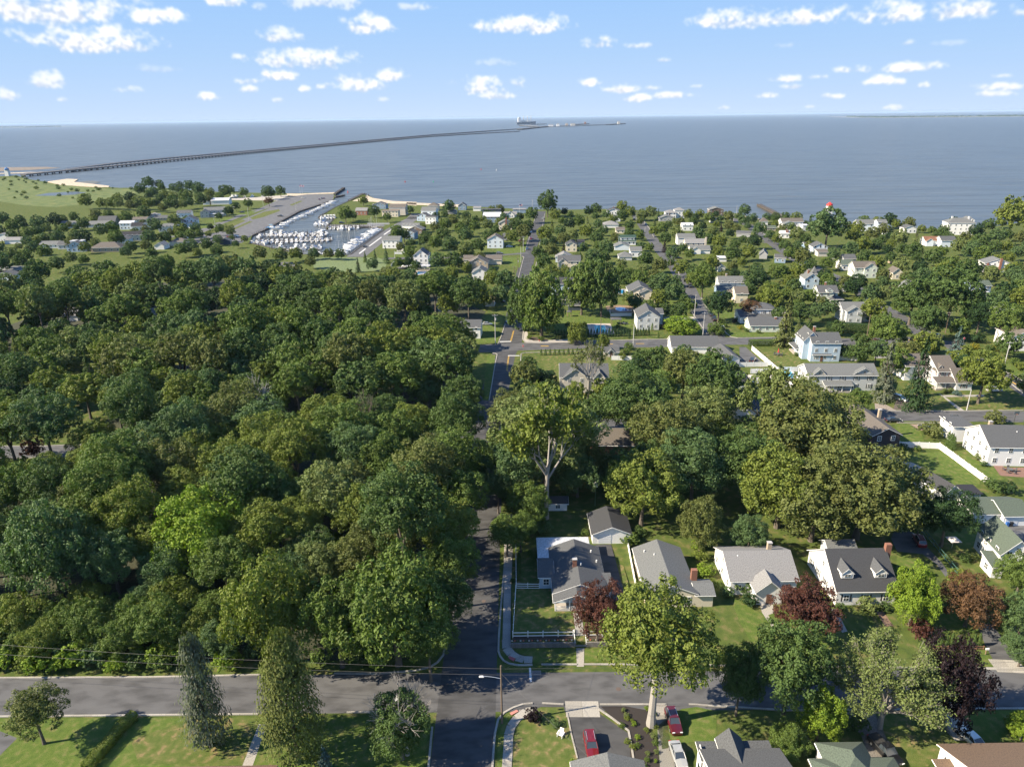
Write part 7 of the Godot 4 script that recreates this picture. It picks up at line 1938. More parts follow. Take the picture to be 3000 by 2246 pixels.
func hedge(label: String, pts: Array, h: float, w: float, col: int) -> void:
	var o := thing("clipped_hedge", label, "hedge", Vector3(pts[0].x, 0, pts[0].y))
	rng.seed = int(absf(pts[0].x) * 13)
	start(true)
	for i in pts.size() - 1:
		var a: Vector2 = pts[i] - pts[0]
		var b: Vector2 = pts[i + 1] - pts[0]
		var d := (b - a).normalized()
		var n := Vector2(-d.y, d.x)
		for k in int(a.distance_to(b) * 420 * (0.5 + h * 0.3)):
			var p := a.lerp(b, rng.randf())
			var t := rng.randf_range(-1.2, PI + 1.2)
			var cx := clampf(cos(t) * 1.3, -1, 1) * w * 0.5
			var cy := clampf(sin(t) * 1.3, -1, 1) * 0.5 * h + h * 0.5
			var v := rng.randf_range(0.75, 1.25)
			tint = Color(v, v, v)
			leaf_card(Vector3(p.x + n.x * cx, cy, p.y + n.y * cx), Vector3(n.x * cos(t), sin(t), n.y * cos(t)), 0.13, 0.5)
	part(o, "foliage", done(), leaf(tone(col)))

func special_tree(called: String, sd: int, depth: int, spread: float, leaves: int, size: float, share: float, up: float, first: float, x: float, z: float, h: float, w: float, col: int, wood: Color, label: String) -> void:
	var o := thing(called, label, "tree", Vector3(x, 0, z))
	var m := sparse_tree(sd, depth, spread, leaves, size, share, up, first)
	part(o, "trunk", m[0], coat(wood, 0.95, 1.0, 1), Vector3.ZERO, Vector3(w, h, w))
	if leaves > 0: part(o, "crown", m[1], leaf(tone(col)), Vector3.ZERO, Vector3(w, h, w))

func far_trees(rows: Array[float]) -> void:
	var o := Node3D.new()
	o.name = "distant_trees"; add_child(o)
	o.set_meta("kind", "stuff"); o.set_meta("label", "mass of small distant trees filling the far town and marsh edge"); o.set_meta("category", "trees")
	var by := {}
	for i in range(0, rows.size(), 3):
		var h := absi(hash(Vector2(rows[i], rows[i + 1])))
		var kind := [0, 1, 3, 2, 4, 10, 0, 1, 9, 3, 1, 2][h % 12] as int
		var key := "%d_%d" % [h / 16 % 4, kind]
		if not by.has(key): by[key] = []
		by[key].append([h / 16 % 4, rows[i], rows[i + 1], rows[i + 2], rows[i + 2] * (1.1 + 0.008 * (h % 40)), kind])
	for key: String in by:
		var mm := MultiMesh.new()
		mm.transform_format = MultiMesh.TRANSFORM_3D
		mm.mesh = crowns["far%d" % int(by[key][0][0])]
		mm.instance_count = by[key].size()
		for i in by[key].size():
			var r: Array = by[key][i]
			mm.set_instance_transform(i, Transform3D(Basis(Vector3.UP, r[1] * 1.7).scaled(Vector3(r[3], r[3] * 0.95, r[3])), Vector3(r[1], r[4], r[2])))
		var n := MultiMeshInstance3D.new()
		n.name = "crowns"; n.multimesh = mm; n.material_override = leaf(tone(int(by[key][0][5])))
		o.add_child(n, true)

# ---------------------------------------------------------------- measured places
const CLOUDS := [[329.5,6.74,5.75,1.73,0.95],[336.3,6.36,1.86,0.73,1],[331.8,4.88,4.12,1.19,1],[340.5,7.5,1.4,0.51,1],[347,7.62,3.11,0.81,0.7],[350,6.23,2.09,0.9,1],[343.8,5.5,1.56,0.73,0.85],[359.7,6.13,2.28,0.69,1],[340.9,4.15,0.65,0.26,0.8],[345.5,3.99,3.91,0.97,0.95],[341.5,2.62,1.1,0.44,0.95],[343.4,2.93,1.48,0.48,1],[341.1,2.04,0.95,0.33,0.9],[338.5,1.58,1.01,0.4,1],[329.2,2.53,1.23,0.74,0.85],[326.8,1.76,0.72,0.59,0.8],[333.8,2.01,0.93,0.28,0.6],[345.1,2.09,0.54,0.34,0.9],[346.6,2.24,0.99,0.33,0.9],[348.3,2.77,1.53,0.48,0.85],[349.4,2.2,1.63,0.67,1],[351.4,2.92,1.33,0.63,1],[343.1,1.35,0.61,0.3,0.7],[350.5,1.37,0.63,0.3,0.6],[358,2.13,2.35,0.82,1],[358.9,1.48,1.57,0.33,0.85],[329.8,1.44,0.38,0.17,0.6],[353.3,7.44,1.5,0.36,0.6],[342.7,7.28,0.58,0.32,0.6],[326.8,1.46,0.42,0.2,0.6],[359.2,3.76,1.55,0.36,0.35],[335.7,3.34,1.34,0.37,0.3],[1.95,6.1,2.83,0.88,1],[6.92,4.91,1.48,0.51,1],[9.52,4.71,1.25,0.26,0.7],[16,6.08,3.68,0.91,1],[20.4,5.99,3.14,0.88,1],[25.7,5.93,2.55,0.9,1],[29.6,5.89,2.46,0.9,1],[6.12,2.29,0.91,0.4,0.95],[8.35,1.84,1.58,0.5,1],[10.7,1.88,0.81,0.29,0.9],[9.55,1.19,1.43,0.36,0.95],[11.9,1.34,1.84,0.31,0.9],[11.4,3.72,0.58,0.21,0.7],[24,2.72,1.23,0.37,1],[27.4,2.69,2.17,0.44,1],[28.2,2.85,0.98,0.35,1],[25.8,1.91,1.18,0.44,1],[27.1,1.85,0.39,0.3,0.95],[28.4,1.61,0.5,0.26,0.95],[20,2.26,1.19,0.36,0.9],[20.2,1.78,0.86,0.27,0.8],[21.7,2.34,0.77,0.22,0.95],[18.5,1.19,1.09,0.27,0.85],[23,1.1,0.83,0.27,0.9],[32.5,1.39,1.63,0.33,0.9],[32.5,1,1.47,0.25,0.85],[32.6,2.04,0.63,0.15,0.6],[27.1,4.21,0.44,0.27,0.6],[0.75,2.37,0.7,0.53,0.8],[26.8,0.28,0.72,0.23,0.7],[21.6,0.42,0.46,0.15,0.6],[15.8,0.46,0.49,0.18,0.6],[32.9,5.49,0.47,0.29,0.7],[19.6,4.38,1.12,0.26,0.35],[29.6,4.07,1.1,0.22,0.3],[13.8,1.93,0.65,0.17,0.5],[85.7,34.4,7.01,2.21,0.89],[301.5,17.2,2.84,1.56,0.84],[301.1,30.3,8.11,1.42,0.89],[312.5,33.2,9.9,2.23,0.72],[273,37.3,7.08,1.52,0.96],[170.2,45,16,2.98,0.98],[142.2,50,13.7,3.7,0.96],[78.1,59.9,16,3.66,0.79],[182.6,24.8,4.72,1.66,0.88],[325.5,42.8,16,3.09,1],[241.7,11.4,4.09,1.15,0.97],[204.9,44.7,8.1,3.17,0.87],[102.6,5.34,2.58,0.75,0.73],[288.2,26.3,3.68,1.42,0.93],[314.2,4.17,1.86,0.4,0.92],[119.1,54.8,16,3.13,1],[111.5,6.16,2.22,0.42,0.76],[146.9,38.4,5.86,1.58,0.96],[113,59.5,16,3.08,0.84],[187.2,40.5,11.3,2.47,0.89],[338.6,32.2,6.96,2.23,0.77],[108.4,60.7,16,3.53,0.7],[149.5,36.6,4.14,2.34,0.89],[21.6,39.5,9.48,2.6,0.81],[254.5,46.2,5.91,1.89,0.9],[346.8,16.7,3.74,1.22,0.8],[131,20.4,4,1.43,0.79],[135.8,48.2,6.47,2.9,0.92],[111.6,15,4.8,0.88,0.76],[156.7,43.7,6.42,2.24,0.8],[300.1,28,8.97,1.35,0.8],[234.1,55,16,2.55,0.74],[190.7,13,4.33,1.18,0.76],[100.3,50.3,16,3.47,0.8],[46.7,19.2,5.87,1.08,0.8],[150.1,26.9,5.53,2.15,0.75],[1.68,58.6,16,4.38,0.83],[342.1,57.6,13.8,3.79,0.95],[238.7,32.9,5.92,1.77,0.77],[24.5,37.1,6.9,2.66,0.71],[325.3,43.5,16,3.2,0.97],[207.7,2.3,1.7,0.4,0.79],[238.6,33.3,7.09,2.59,0.88],[122.9,16.8,5.53,1.14,0.93],[126.7,13.4,3.43,1.19,0.75],[285,57.3,16,3.94,0.7],[226.3,53.7,8.44,2.59,0.78],[189.8,27.1,6.01,2,0.7],[44.9,5.64,2.91,0.72,0.73],[180.8,20.6,3.75,1.22,0.89],[211.2,23.3,3.49,1.32,0.74],[200,44.8,10.4,1.87,0.75],[134.4,38.1,12.3,2.07,0.94],[224.3,27.6,5.43,1.71,0.91],[151.4,43.5,10.9,2.1,0.86],[250.3,5.83,1.78,0.56,0.96],[337.1,24.1,7.93,1.83,0.78],[167.1,8.95,3.35,0.83,0.97],[285.3,41.9,13.6,2.55,0.73],[211.6,1.8,0.75,0.45,0.71],[317,12.3,1.46,1.14,0.74],[303.8,42.2,15,3.21,0.87],[287.5,3.69,2.04,0.48,0.91],[38.4,46.8,16,1.91,0.8],[203,51.6,11.1,2.32,0.77],[221.8,47.1,11.5,2.48,0.82],[126.1,26.8,3.29,1.67,0.99],[148.6,46.7,8.02,3.04,0.93],[242.6,32.8,7.57,2.17,0.97],[53.8,7.3,2.8,0.85,0.86],[159.5,45,7.86,2.2,0.76],[210.8,20.5,3.31,1.52,0.99],[106.5,44.2,10.6,3.17,0.88],[96.2,14.7,1.66,1.03,0.81],[62,23.3,4.26,1.76,0.74],[356.8,30.5,7.85,1.82,0.95],[295.8,35.2,8.25,2.41,0.96],[144.1,45.9,16,2.6,0.77],[84.5,44.9,14.4,3.4,0.96],[87.2,13,2.35,0.76,0.91],[309.1,55.9,13.5,3.95,0.79],[152.4,45.6,6.67,1.92,0.95]]
const TREE_NAMES := ["cedar_tree","spruce_tree","broadleaf_tree","ornamental_tree","bedding_plant","garden_shrub","conifer_tree","street_tree","maple_tree","wild_shrub","arborvitae_tree","locust_tree","pointed_shrub","pine_tree","oak_tree","ornamental_shrub","round_shrub","shore_tree"]
const TREE_GROUPS := ["","plants in the mulch bed","shrubs at the wood edge","trees of the wood front","cypress row above the timber edging","trees of the near wood","arborvitae inside the rail fence","trees of the near right block","trees behind the corner lots","cypress row beside the black house patio","cypress row beside the white modern house","trees of the middle wood","trees of the left quarter","trees around the right colonials","shrub row behind the grey colonial","young arborvitae along the cross street","trees of the far wood","garden trees","arborvitae row behind the pool","arborvitae row by the grey gable house","conifers before the blue pool","lot median shrubs","marsh shrubs","scrub on the point"]
const TREE_PLACES := [
"low at the front of the wood, over the foreground kerb",
"in the front street side of the near wood",
"in the front centre of the near wood",
"in the front left part of the near wood",
"in the back left part of the near wood",
"in the back centre of the near wood",
"in the back street side of the near wood",
"in the gardens of the near right block",
"behind the corner house lots, in the deep shade",
"in the front centre of the middle wood",
"in the front street side of the middle wood",
"in the front left part of the middle wood",
"among the houses at the left, beyond the wood",
"around the colonials at the right",
"in the back centre of the middle wood",
"in the back street side of the middle wood",
"in the back left part of the middle wood",
"in the front left part of the far wood",
"in the front centre of the far wood",
"in the front street side of the far wood",
"right of the grey-green ranch",
"right of the right-edge gables",
"in front of the cream double-gable house",
"right of the cream dormer house",
"in the back left part of the far wood",
"left of the solar gable",
"in front of the white split-level",
"behind the blue sunroom house",
"left of the white solar house",
"right of the beige tall cottage",
"behind the slate two-storey house",
"behind the gambrel house",
"behind the white saltbox",
"right of the white split-level",
"left of the white wing house",
"behind the white split-level",
"left of the white gable with deck",
"behind the white tin shed",
"right of the grey-roofed twin",
"left of the low grey gables",
"left of the cream cottage",
"left of the terracotta-roofed house",
"behind the cream cottage",
"right of the big white gable",
"left of the faded ranch",
"right of the white marina house with blue stairs",
"behind the slate roofs by third street",
"right of the left grey roof",
"right of the brick-chimney house",
"right of the left white gable",
"left of the white garage wing",
"behind the left white gable",
"right of the tan shore house",
"in front of the two-dormer white house",
"in front of the white box house",
"behind the pale pyramid roof",
"behind the craftsman gable",
"right of the tall pale house",
"left of the tan low house"]
const TREE_LABELS := [
[0,0,"tall olive green cedar standing on the corner lawn"],
[1,0,"small blue spruce at the bottom edge"],
[2,0,"dark tree with dead silvery tips on the street corner lawn"],
[3,0,"mid green bush tree beside the solar panel house"],
[4,1,"small leafy plant in the dark mulch bed beside the thick trunk"],
[5,0,"bright green shrub beside the red car drive"],
[6,0,"tall thin grey-green conifer on the left lawn"],
[5,0,"green bush beside the solar panel house wall"],
[7,0,"large yellow-green street tree with thick pale trunk in the foreground"],
[3,0,"lime green bushy tree above the green-roofed house"],
[3,0,"yellow-green tree cut by the right edge at bottom"],
[5,0,"dark shrub at the foot of the hedge"],
[3,0,"low bronze-green tree with round mulch ring on the left lawn"],
[5,0,"lime bush below the dark street tree"],
[8,0,"dark purple-leaved tree over the foreground street"],
[7,0,"dark green tree overhanging the foreground street, beside the pale spreading tree"],
[5,0,"yellow-green shrub by the white coupe lawn"],
[5,0,"wide green bush beside the black pickup drive"],
[7,0,"narrow dark green tree close behind the large street tree"],
[5,0,"round blue-flowered hydrangea on the dry corner lawn"],
[5,0,"purple-leaved spiky shrub on the dry corner lawn"],
[2,0,"mid green tree of the wood leaning over the corner street, eighth from the crossing"],
[8,0,"big round green maple at the corner of the wood"],
[2,0,"tall green tree at the wood front behind the cedar"],
[2,0,"green tree between two bigger ones at the wood front"],
[2,0,"light blue-green bush at the right edge beside the drive"],
[9,2,"mid green shrub at the wood foot, middle part of the foreground kerb"],
[9,2,"lime green shrub at the wood foot, middle part of the foreground kerb"],
[9,2,"lime green shrub at the wood foot, left part of the foreground kerb"],
[9,2,"yellow-green shrub at the wood foot, left part of the foreground kerb"],
[9,2,"dark green shrub at the wood foot, middle part of the foreground kerb"],
[9,2,"dark green shrub at the wood foot, left part of the foreground kerb"],
[9,2,"dark green shrub at the wood foot, street end of the foreground kerb"],
[9,2,"blue-green shrub at the wood foot, middle part of the foreground kerb"],
[9,2,"mid green shrub at the wood foot, left part of the foreground kerb"],
[9,2,"yellow-green shrub at the wood foot, middle part of the foreground kerb"],
[2,3,3,2,0,0],
[2,0,"blue-green tree at the right edge above the shaded drive"],
[2,3,2,2,0,0],
[2,3,0,1,0,0],
[8,0,"dark red maple beside the corner house porch"],
[2,0,"dark green tree of the wood leaning over the corner street, seventh from the crossing"],
[2,3,2,1,0,0],
[10,4,"clipped pointed cypress above the timber edging"],
[9,2,"blue-green shrub at the wood foot, left part of the foreground kerb"],
[2,3,0,2,0,0],
[8,0,"broad red maple in front of the white capes"],
[5,0,"low dark red maple shrub under the bronze tree"],
[8,0,"bronze-leaved tree behind the row of clipped cypress"],
[3,0,"bright lime green tree beside the cape with two dormers"],
[5,0,"dark bush by the shaded drive"],
[2,3,1,1,0,0],
[2,5,1,3,0,1],
[2,5,2,1,0,2],
[2,5,0,2,0,1],
[2,5,3,1,0,2],
[2,0,"mid green tree of the wood leaning over the corner street, sixth from the crossing"],
[11,0,"feathery blue-green tree leaning at the left of the wood"],
[5,0,"round clipped shrub left in the porch bed"],
[2,5,3,2,0,1],
[5,0,"round clipped shrub right in the porch bed"],
[5,0,"pale green rounded shrub before the dormer cape"],
[5,0,"small shrub by the dormer cape path"],
[5,0,"round dark bush at the dormer cape corner"],
[2,5,3,2,0,2],
[2,5,1,2,0,2],
[2,0,"green tree in front of the white gabled house at right"],
[5,0,"dense dark rhododendron by the white cape steps"],
[12,0,"slim pointed cypress beside the dormer cape door"],
[2,5,9,2,0,1],
[2,5,9,3,0,3],
[2,5,4,2,0,1],
[5,0,"light green leggy shrub beside the white cape"],
[5,0,"dark shrub against the white cape front"],
[2,5,0,2,0,2],
[2,5,1,1,0,3],
[2,5,2,2,0,1],
[8,0,"bright lime green maple inside the wood"],
[5,0,"lowest sumac along the ranch side"],
[2,5,1,2,0,1],
[2,0,"yellow-green tree of the wood leaning over the corner street, fifth from the crossing"],
[2,5,2,2,0,2],
[2,5,1,2,0,3],
[5,0,"bronze shrub at the fence foot"],
[5,0,"shrub on the outer side of the rail fence"],
[10,6,"small arborvitae inside the white rail fence"],
[5,0,"lime sumac along the ranch side"],
[5,0,"round evergreen beside the chain-link fence"],
[5,0,"pale shrub beside the round evergreen"],
[2,5,0,1,0,1],
[2,5,0,3,0,2],
[2,0,"soft green tree at the edge of the giant olive tree"],
[5,0,"yellow-green sumac between the two lots"],
[5,0,"yellow-green shrub beside the grey-roofed ranch"],
[2,5,4,2,0,3],
[2,5,1,3,0,2],
[2,0,"bushy green tree above the shaded pavement"],
[3,0,"olive magnolia-like tree behind the grey-roofed ranch"],
[13,0,"dark pine over the shaded lawn right of the red car"],
[2,5,3,2,0,3],
[2,0,"green tree between the pavement and the white shed"],
[2,5,9,3,0,1],
[14,0,"olive tree in the middle of the giant group behind the capes"],
[14,0,"huge olive green tree, spreading over the cape with two dormers"],
[2,5,4,2,0,2],
[5,0,"bright sumac behind the ranch patio"],
[2,5,4,3,0,1],
[2,0,"mid green tree of the wood leaning over the corner street, fourth from the crossing"],
[13,0,"dark conifer screening the twin garages"],
[5,0,"bush at the corner of the white garage"],
[2,5,4,2,0,4],
[2,5,0,3,0,5],
[2,5,0,3,0,3],
[14,0,"huge yellow-olive tree left of the other two giants"],
[5,0,"leafy shrub beside the white flat roof"],
[5,0,"dark bush behind the white garage"],
[2,5,0,2,0,6],
[2,0,"green tree beside the shaded pavement of the corner street"],
[5,0,"vine-covered trellis shrub between yard and garage"],
[8,0,"bright green maple behind the white garage"],
[5,0,"leafy shrub behind the white flat roof"],
[5,0,"large leafy shrub mass above the shaded pavement"],
[2,7,0,2,0,7],
[2,5,4,2,0,6],
[2,5,2,3,0,5],
[2,5,4,3,0,5],
[2,5,2,3,0,4],
[2,5,2,3,0,6],
[2,0,"cool green tree hanging over the darkest part of the corner street"],
[2,0,"mid green tree of the wood leaning over the corner street, third from the crossing"],
[2,0,"blue-green tree leaning over the corner street"],
[2,5,3,3,0,6],
[2,5,2,2,0,4],
[2,0,"cool green tree behind the bright green maple"],
[2,0,"dark tree beside the giant olive trees"],
[2,5,2,2,0,5],
[2,5,3,3,0,5],
[2,0,"dark green tree of the wood leaning over the corner street, inner third from the crossing"],
[2,8,3,2,0,8],
[2,8,0,2,0,8],
[5,0,"bushy evergreen right of two by the dark garage"],
[2,5,0,3,0,6],
[2,8,1,2,0,8],
[5,0,"bushy evergreen left of two by the dark garage"],
[5,0,"green shrub at the end of the slanting white fence"],
[2,0,"broad pale green tree crown over the end of the corner street"],
[14,0,"huge olive green tree, upper crown left of the black house"],
[2,5,0,2,0,4],
[2,8,4,2,0,8],
[2,0,"dark tree right over the corner street beside the pale broad crown"],
[2,5,1,2,0,6],
[2,0,"thin-leaved olive tree with bare limbs behind the maple"],
[2,5,9,2,0,4],
[2,5,1,2,0,5],
[2,5,3,3,0,4],
[2,0,"dark green tree of the wood leaning over the corner street, second from the crossing"],
[2,8,2,2,0,8],
[2,5,1,3,0,4],
[2,0,"silvery green tree beside the bare dead tree in the wood"],
[2,5,1,2,0,4],
[2,5,2,2,0,6],
[5,0,"second clump beside the modern white house"],
[2,8,1,3,0,8],
[10,9,"clipped cypress beside the black house patio"],
[5,0,"grassy clump beside the modern white house"],
[2,0,"pale thin-leaved tree before the pale green bungalow"],
[10,10,"tall cypress beside the white modern house"],
[5,0,"leafy vegetable bush right by the white fence"],
[2,0,"dense dark green tree right of the grey colonial"],
[5,0,"leafy vegetable bush left by the white fence"],
[2,0,"olive tree at the upper end of the shaded corner street"],
[2,7,1,2,0,7],
[15,0,"round dark red bush beside the left street"],
[5,0,"spreading olive shrub on the front lawn of black house"],
[2,0,"dark green tree of the wood leaning over the corner street, first from the crossing"],
[2,11,2,2,0,9],
[2,11,1,3,0,10],
[2,11,0,2,0,11],
[2,11,2,2,0,11],
[2,11,0,2,0,9],
[5,0,"wide flowering shrub before the modern white house"],
[2,11,1,2,0,11],
[2,11,0,3,0,10],
[2,11,1,2,0,9],
[3,0,"small dense tree before the stone-bayed colonial"],
[2,11,3,2,0,11],
[2,0,"green tree left of the pale green bungalow"],
[2,12,3,3,0,12],
[2,12,0,2,0,12],
[2,11,3,2,0,10],
[6,0,"dark green conifer hiding the red-shuttered colonial"],
[3,0,"small dark tree in front of the pale green bungalow"],
[2,11,1,3,0,11],
[2,12,2,3,0,12],
[2,0,"green tree beside the charcoal-roofed house"],
[2,13,3,2,0,13],
[7,0,"round yellow-green tree on the lawn by the curved road"],
[2,11,0,3,0,9],
[2,11,4,3,0,9],
[2,11,4,3,0,11],
[2,11,0,2,0,10],
[6,0,"drooping grey-green conifer beside the stone-bayed colonial"],
[2,0,"olive tree in front of the charcoal-roofed house"],
[2,12,10,2,0,12],
[2,11,0,3,0,11],
[2,11,1,3,0,9],
[2,11,2,3,0,9],
[2,11,3,3,0,10],
[5,0,"pale blue juniper mound before the red-shuttered colonial"],
[2,12,2,2,0,12],
[5,0,"clipped cream shrub by the columned porch, left"],
[5,0,"clipped cream shrub by the columned porch, right"],
[5,0,"yellow shrub by the bungalow path"],
[5,0,"green shrub at the bungalow corner"],
[5,0,"dark clipped shrub beside the garage wing"],
[2,12,1,3,0,12],
[2,11,1,2,0,10],
[2,11,0,3,0,14],
[6,12,0,1,1,12],
[2,11,2,3,0,15],
[2,11,2,3,0,16],
[2,11,9,3,0,15],
[2,11,9,2,0,16],
[2,11,2,2,0,15],
[2,11,1,3,0,16],
[2,12,3,2,0,12],
[6,12,1,1,1,12],
[2,11,1,3,0,14],
[2,11,0,3,0,16],
[6,13,4,1,1,13],
[2,11,0,3,0,15],
[2,11,1,2,0,16],
[5,0,"yellow-green shrub at the right edge kerb"],
[6,13,3,1,1,13],
[2,11,2,2,0,14],
[6,0,"blue-green conifer at the junction"],
[2,11,3,3,0,16],
[3,0,"soft green tree beside the pale blue victorian"],
[5,0,"round green shrub below the right-edge house"],
[2,12,0,3,0,12],
[2,11,4,3,0,16],
[6,12,2,1,1,12],
[7,0,"round green roadside tree beside the cross street"],
[5,0,"yellow-green bush row below the playhouse"],
[16,14,"low round shrub in the row behind the grey colonial"],
[5,0,"round shrub beside the columned side porch"],
[5,0,"yellow-green shrub beside the pale pole"],
[5,0,"tall golden conifer shrub by the pale pole"],
[5,0,"dark rounded shrub at the junction"],
[5,0,"low golden shrub at the junction corner"],
[5,0,"green bush beyond the playhouse"],
[10,15,"young green arborvitae in the row along the cross street lawn"],
[5,0,"narrow golden shrub behind the pale pole"],
[6,13,9,1,1,13],
[6,13,1,1,1,13],
[6,0,"tall olive conifer at the cross street bend"],
[2,0,"green tree at the wood corner beside the crossing"],
[2,0,"green tree before the right-edge white house"],
[5,0,"reddish bush by the cross street"],
[3,0,"small yellow-green tree on the lawn left of the crossing"],
[3,0,"smallest yellow-green tree before the playhouse"],
[5,0,"bush right of the playhouse"],
[5,0,"dark bush by the cross street below the hedge"],
[2,0,"dark tree at the third street corner"],
[5,0,"spreading dark shrub behind the golden one"],
[5,0,"yellow-green bush by the cross street"],
[2,16,0,3,0,17],
[3,0,"small round yellow-green tree on the crossing verge"],
[2,16,0,3,0,18],
[2,0,"dark round tree by the yellow shrubs"],
[5,0,"low plants in the apron bed"],
[2,16,0,3,0,19],
[12,0,"stout conifer standing before the arborvitae row"],
[12,0,"pointed shrub at the end of the arborvitae row"],
[5,0,"leafy plants in the bed left of the apron"],
[7,0,"broad roadside tree at the upper corner of the crossing"],
[6,17,9,0,1,20],
[10,18,"dark pointed arborvitae in the long row behind the pool"],
[10,19,"dark pointed arborvitae in the row end by grey gable"],
[2,16,9,3,0,17],
[3,0,"small tree at the second street junction"],
[2,16,1,3,0,18],
[5,0,"rounded bush against the ranch house front"],
[6,17,1,0,1,20],
[2,0,"largest dark tree above the junction"],
[3,0,"bright green tree on the corner lawn of the second street"],
[5,0,"shrub at the grey-green ranch wall"],
[7,0,"dark roadside tree shading the central street above the crossing"],
[2,0,"broad dark tree beside the sage gable house"],
[12,0,"columnar green tree before the blank grey gable"],
[5,0,"bright yellow shrub at the ranch house corner"],
[5,0,"round dark purple shrub beside grey gable house"],
[2,16,1,3,0,17],
[2,16,9,3,0,19],
[5,0,"round shrub at the kerb right of two"],
[5,0,"dark shrub beside the gazebo"],
[6,17,1,0,1,21],
[2,16,4,3,0,19],
[2,16,1,3,0,19],
[5,0,"pale rounded shrub left of the turquoise pool"],
[5,0,"round tree-like shrub on the pool lawn"],
[2,0,"dark round tree beside the second street"],
[5,0,"yellow-green grass clump near the turquoise pool"],
[5,0,"round shrub at the kerb left of two"],
[5,0,"dark maroon shrub near the yellow shrub"],
[5,0,"shrub beside the hip-roofed white house steps"],
[3,0,"orange-leaved tree by the cream narrow house"],
[2,0,"tree with pale trunk on the pool lawn, right one"],
[2,16,2,3,0,18],
[2,0,"tree with pale trunk on the pool lawn, left one"],
[6,17,0,0,1,22],
[2,16,3,3,0,18],
[2,16,2,3,0,17],
[6,17,9,0,1,23],
[2,16,1,3,0,24],
[6,17,10,0,1,25],
[7,0,"round bright green street tree on the second street"],
[10,20,"clipped conifer in front of the blue pool"],
[6,12,2,2,1,12],
[6,17,0,0,1,26],
[6,17,1,0,1,27],
[6,17,10,0,1,28],
[6,17,1,0,1,29],
[6,17,1,0,1,30],
[6,17,0,0,1,31],
[6,17,4,0,1,32],
[6,17,11,0,1,33],
[6,17,9,0,1,34],
[6,17,3,0,1,35],
[6,17,10,0,1,36],
[6,17,0,0,1,37],
[6,17,3,0,1,36],
[6,17,0,0,1,36],
[6,17,3,0,1,38],
[6,17,7,0,1,39],
[17,0,"rounded grey-green tree beneath the red-domed beacon"],
[6,17,7,0,1,40],
[6,17,9,0,1,41],
[6,17,1,0,1,42],
[6,17,2,0,1,38],
[6,17,4,0,1,43],
[6,17,3,0,1,44],
[17,0,"large yellow-green shore tree at the right edge"],
[6,17,3,0,1,45],
[2,0,"pale blossoming tree beside the marina road"],
[6,17,7,0,1,46],
[6,17,10,0,1,47],
[6,17,2,0,1,48],
[6,17,1,0,1,49],
[6,17,1,0,1,50],
[6,17,10,0,1,51],
[6,17,3,0,1,52],
[9,21,"clipped shrub on the parking lot median"],
[6,17,0,0,1,53],
[6,17,0,0,1,54],
[6,17,9,0,1,55],
[6,17,4,0,1,56],
[6,17,11,0,1,56],
[2,0,"tree before the flat beige house"],
[2,0,"broad green tree beside the brick house behind the marina"],
[6,17,1,0,1,56],
[2,0,"blue-green tree just left of the brick house"],
[17,0,"tall tree at the top of the central street"],
[6,17,3,0,1,57],
[2,0,"round tree on the lawn of the large grey marina house"],
[2,0,"tree between the brick house and the flat beige house"],
[6,17,3,0,1,58],
[2,0,"dark bushy tree beside the tall tan house"],
[2,0,"dark tree beside the large grey marina house"],
[2,0,"tree before the white boathouse"],
[2,0,"loose tree on the marina lot lawn"],
[2,0,"feathery tree at the harbour mouth jetty"],
[3,0,"orange-leaved tree on the marina lawn"],
[2,0,"wide dark shore tree beyond the gravel lot"],
[2,0,"shore tree in the middle beyond the gravel lot"],
[2,0,"tall dark shore tree nearest the flagpoles"],
[9,22,"wild shrub on the open marsh"],
[2,0,"pale shore tree left of three beyond the gravel lot"],
[9,23,"scrub on the marsh point beside the pier root"]]
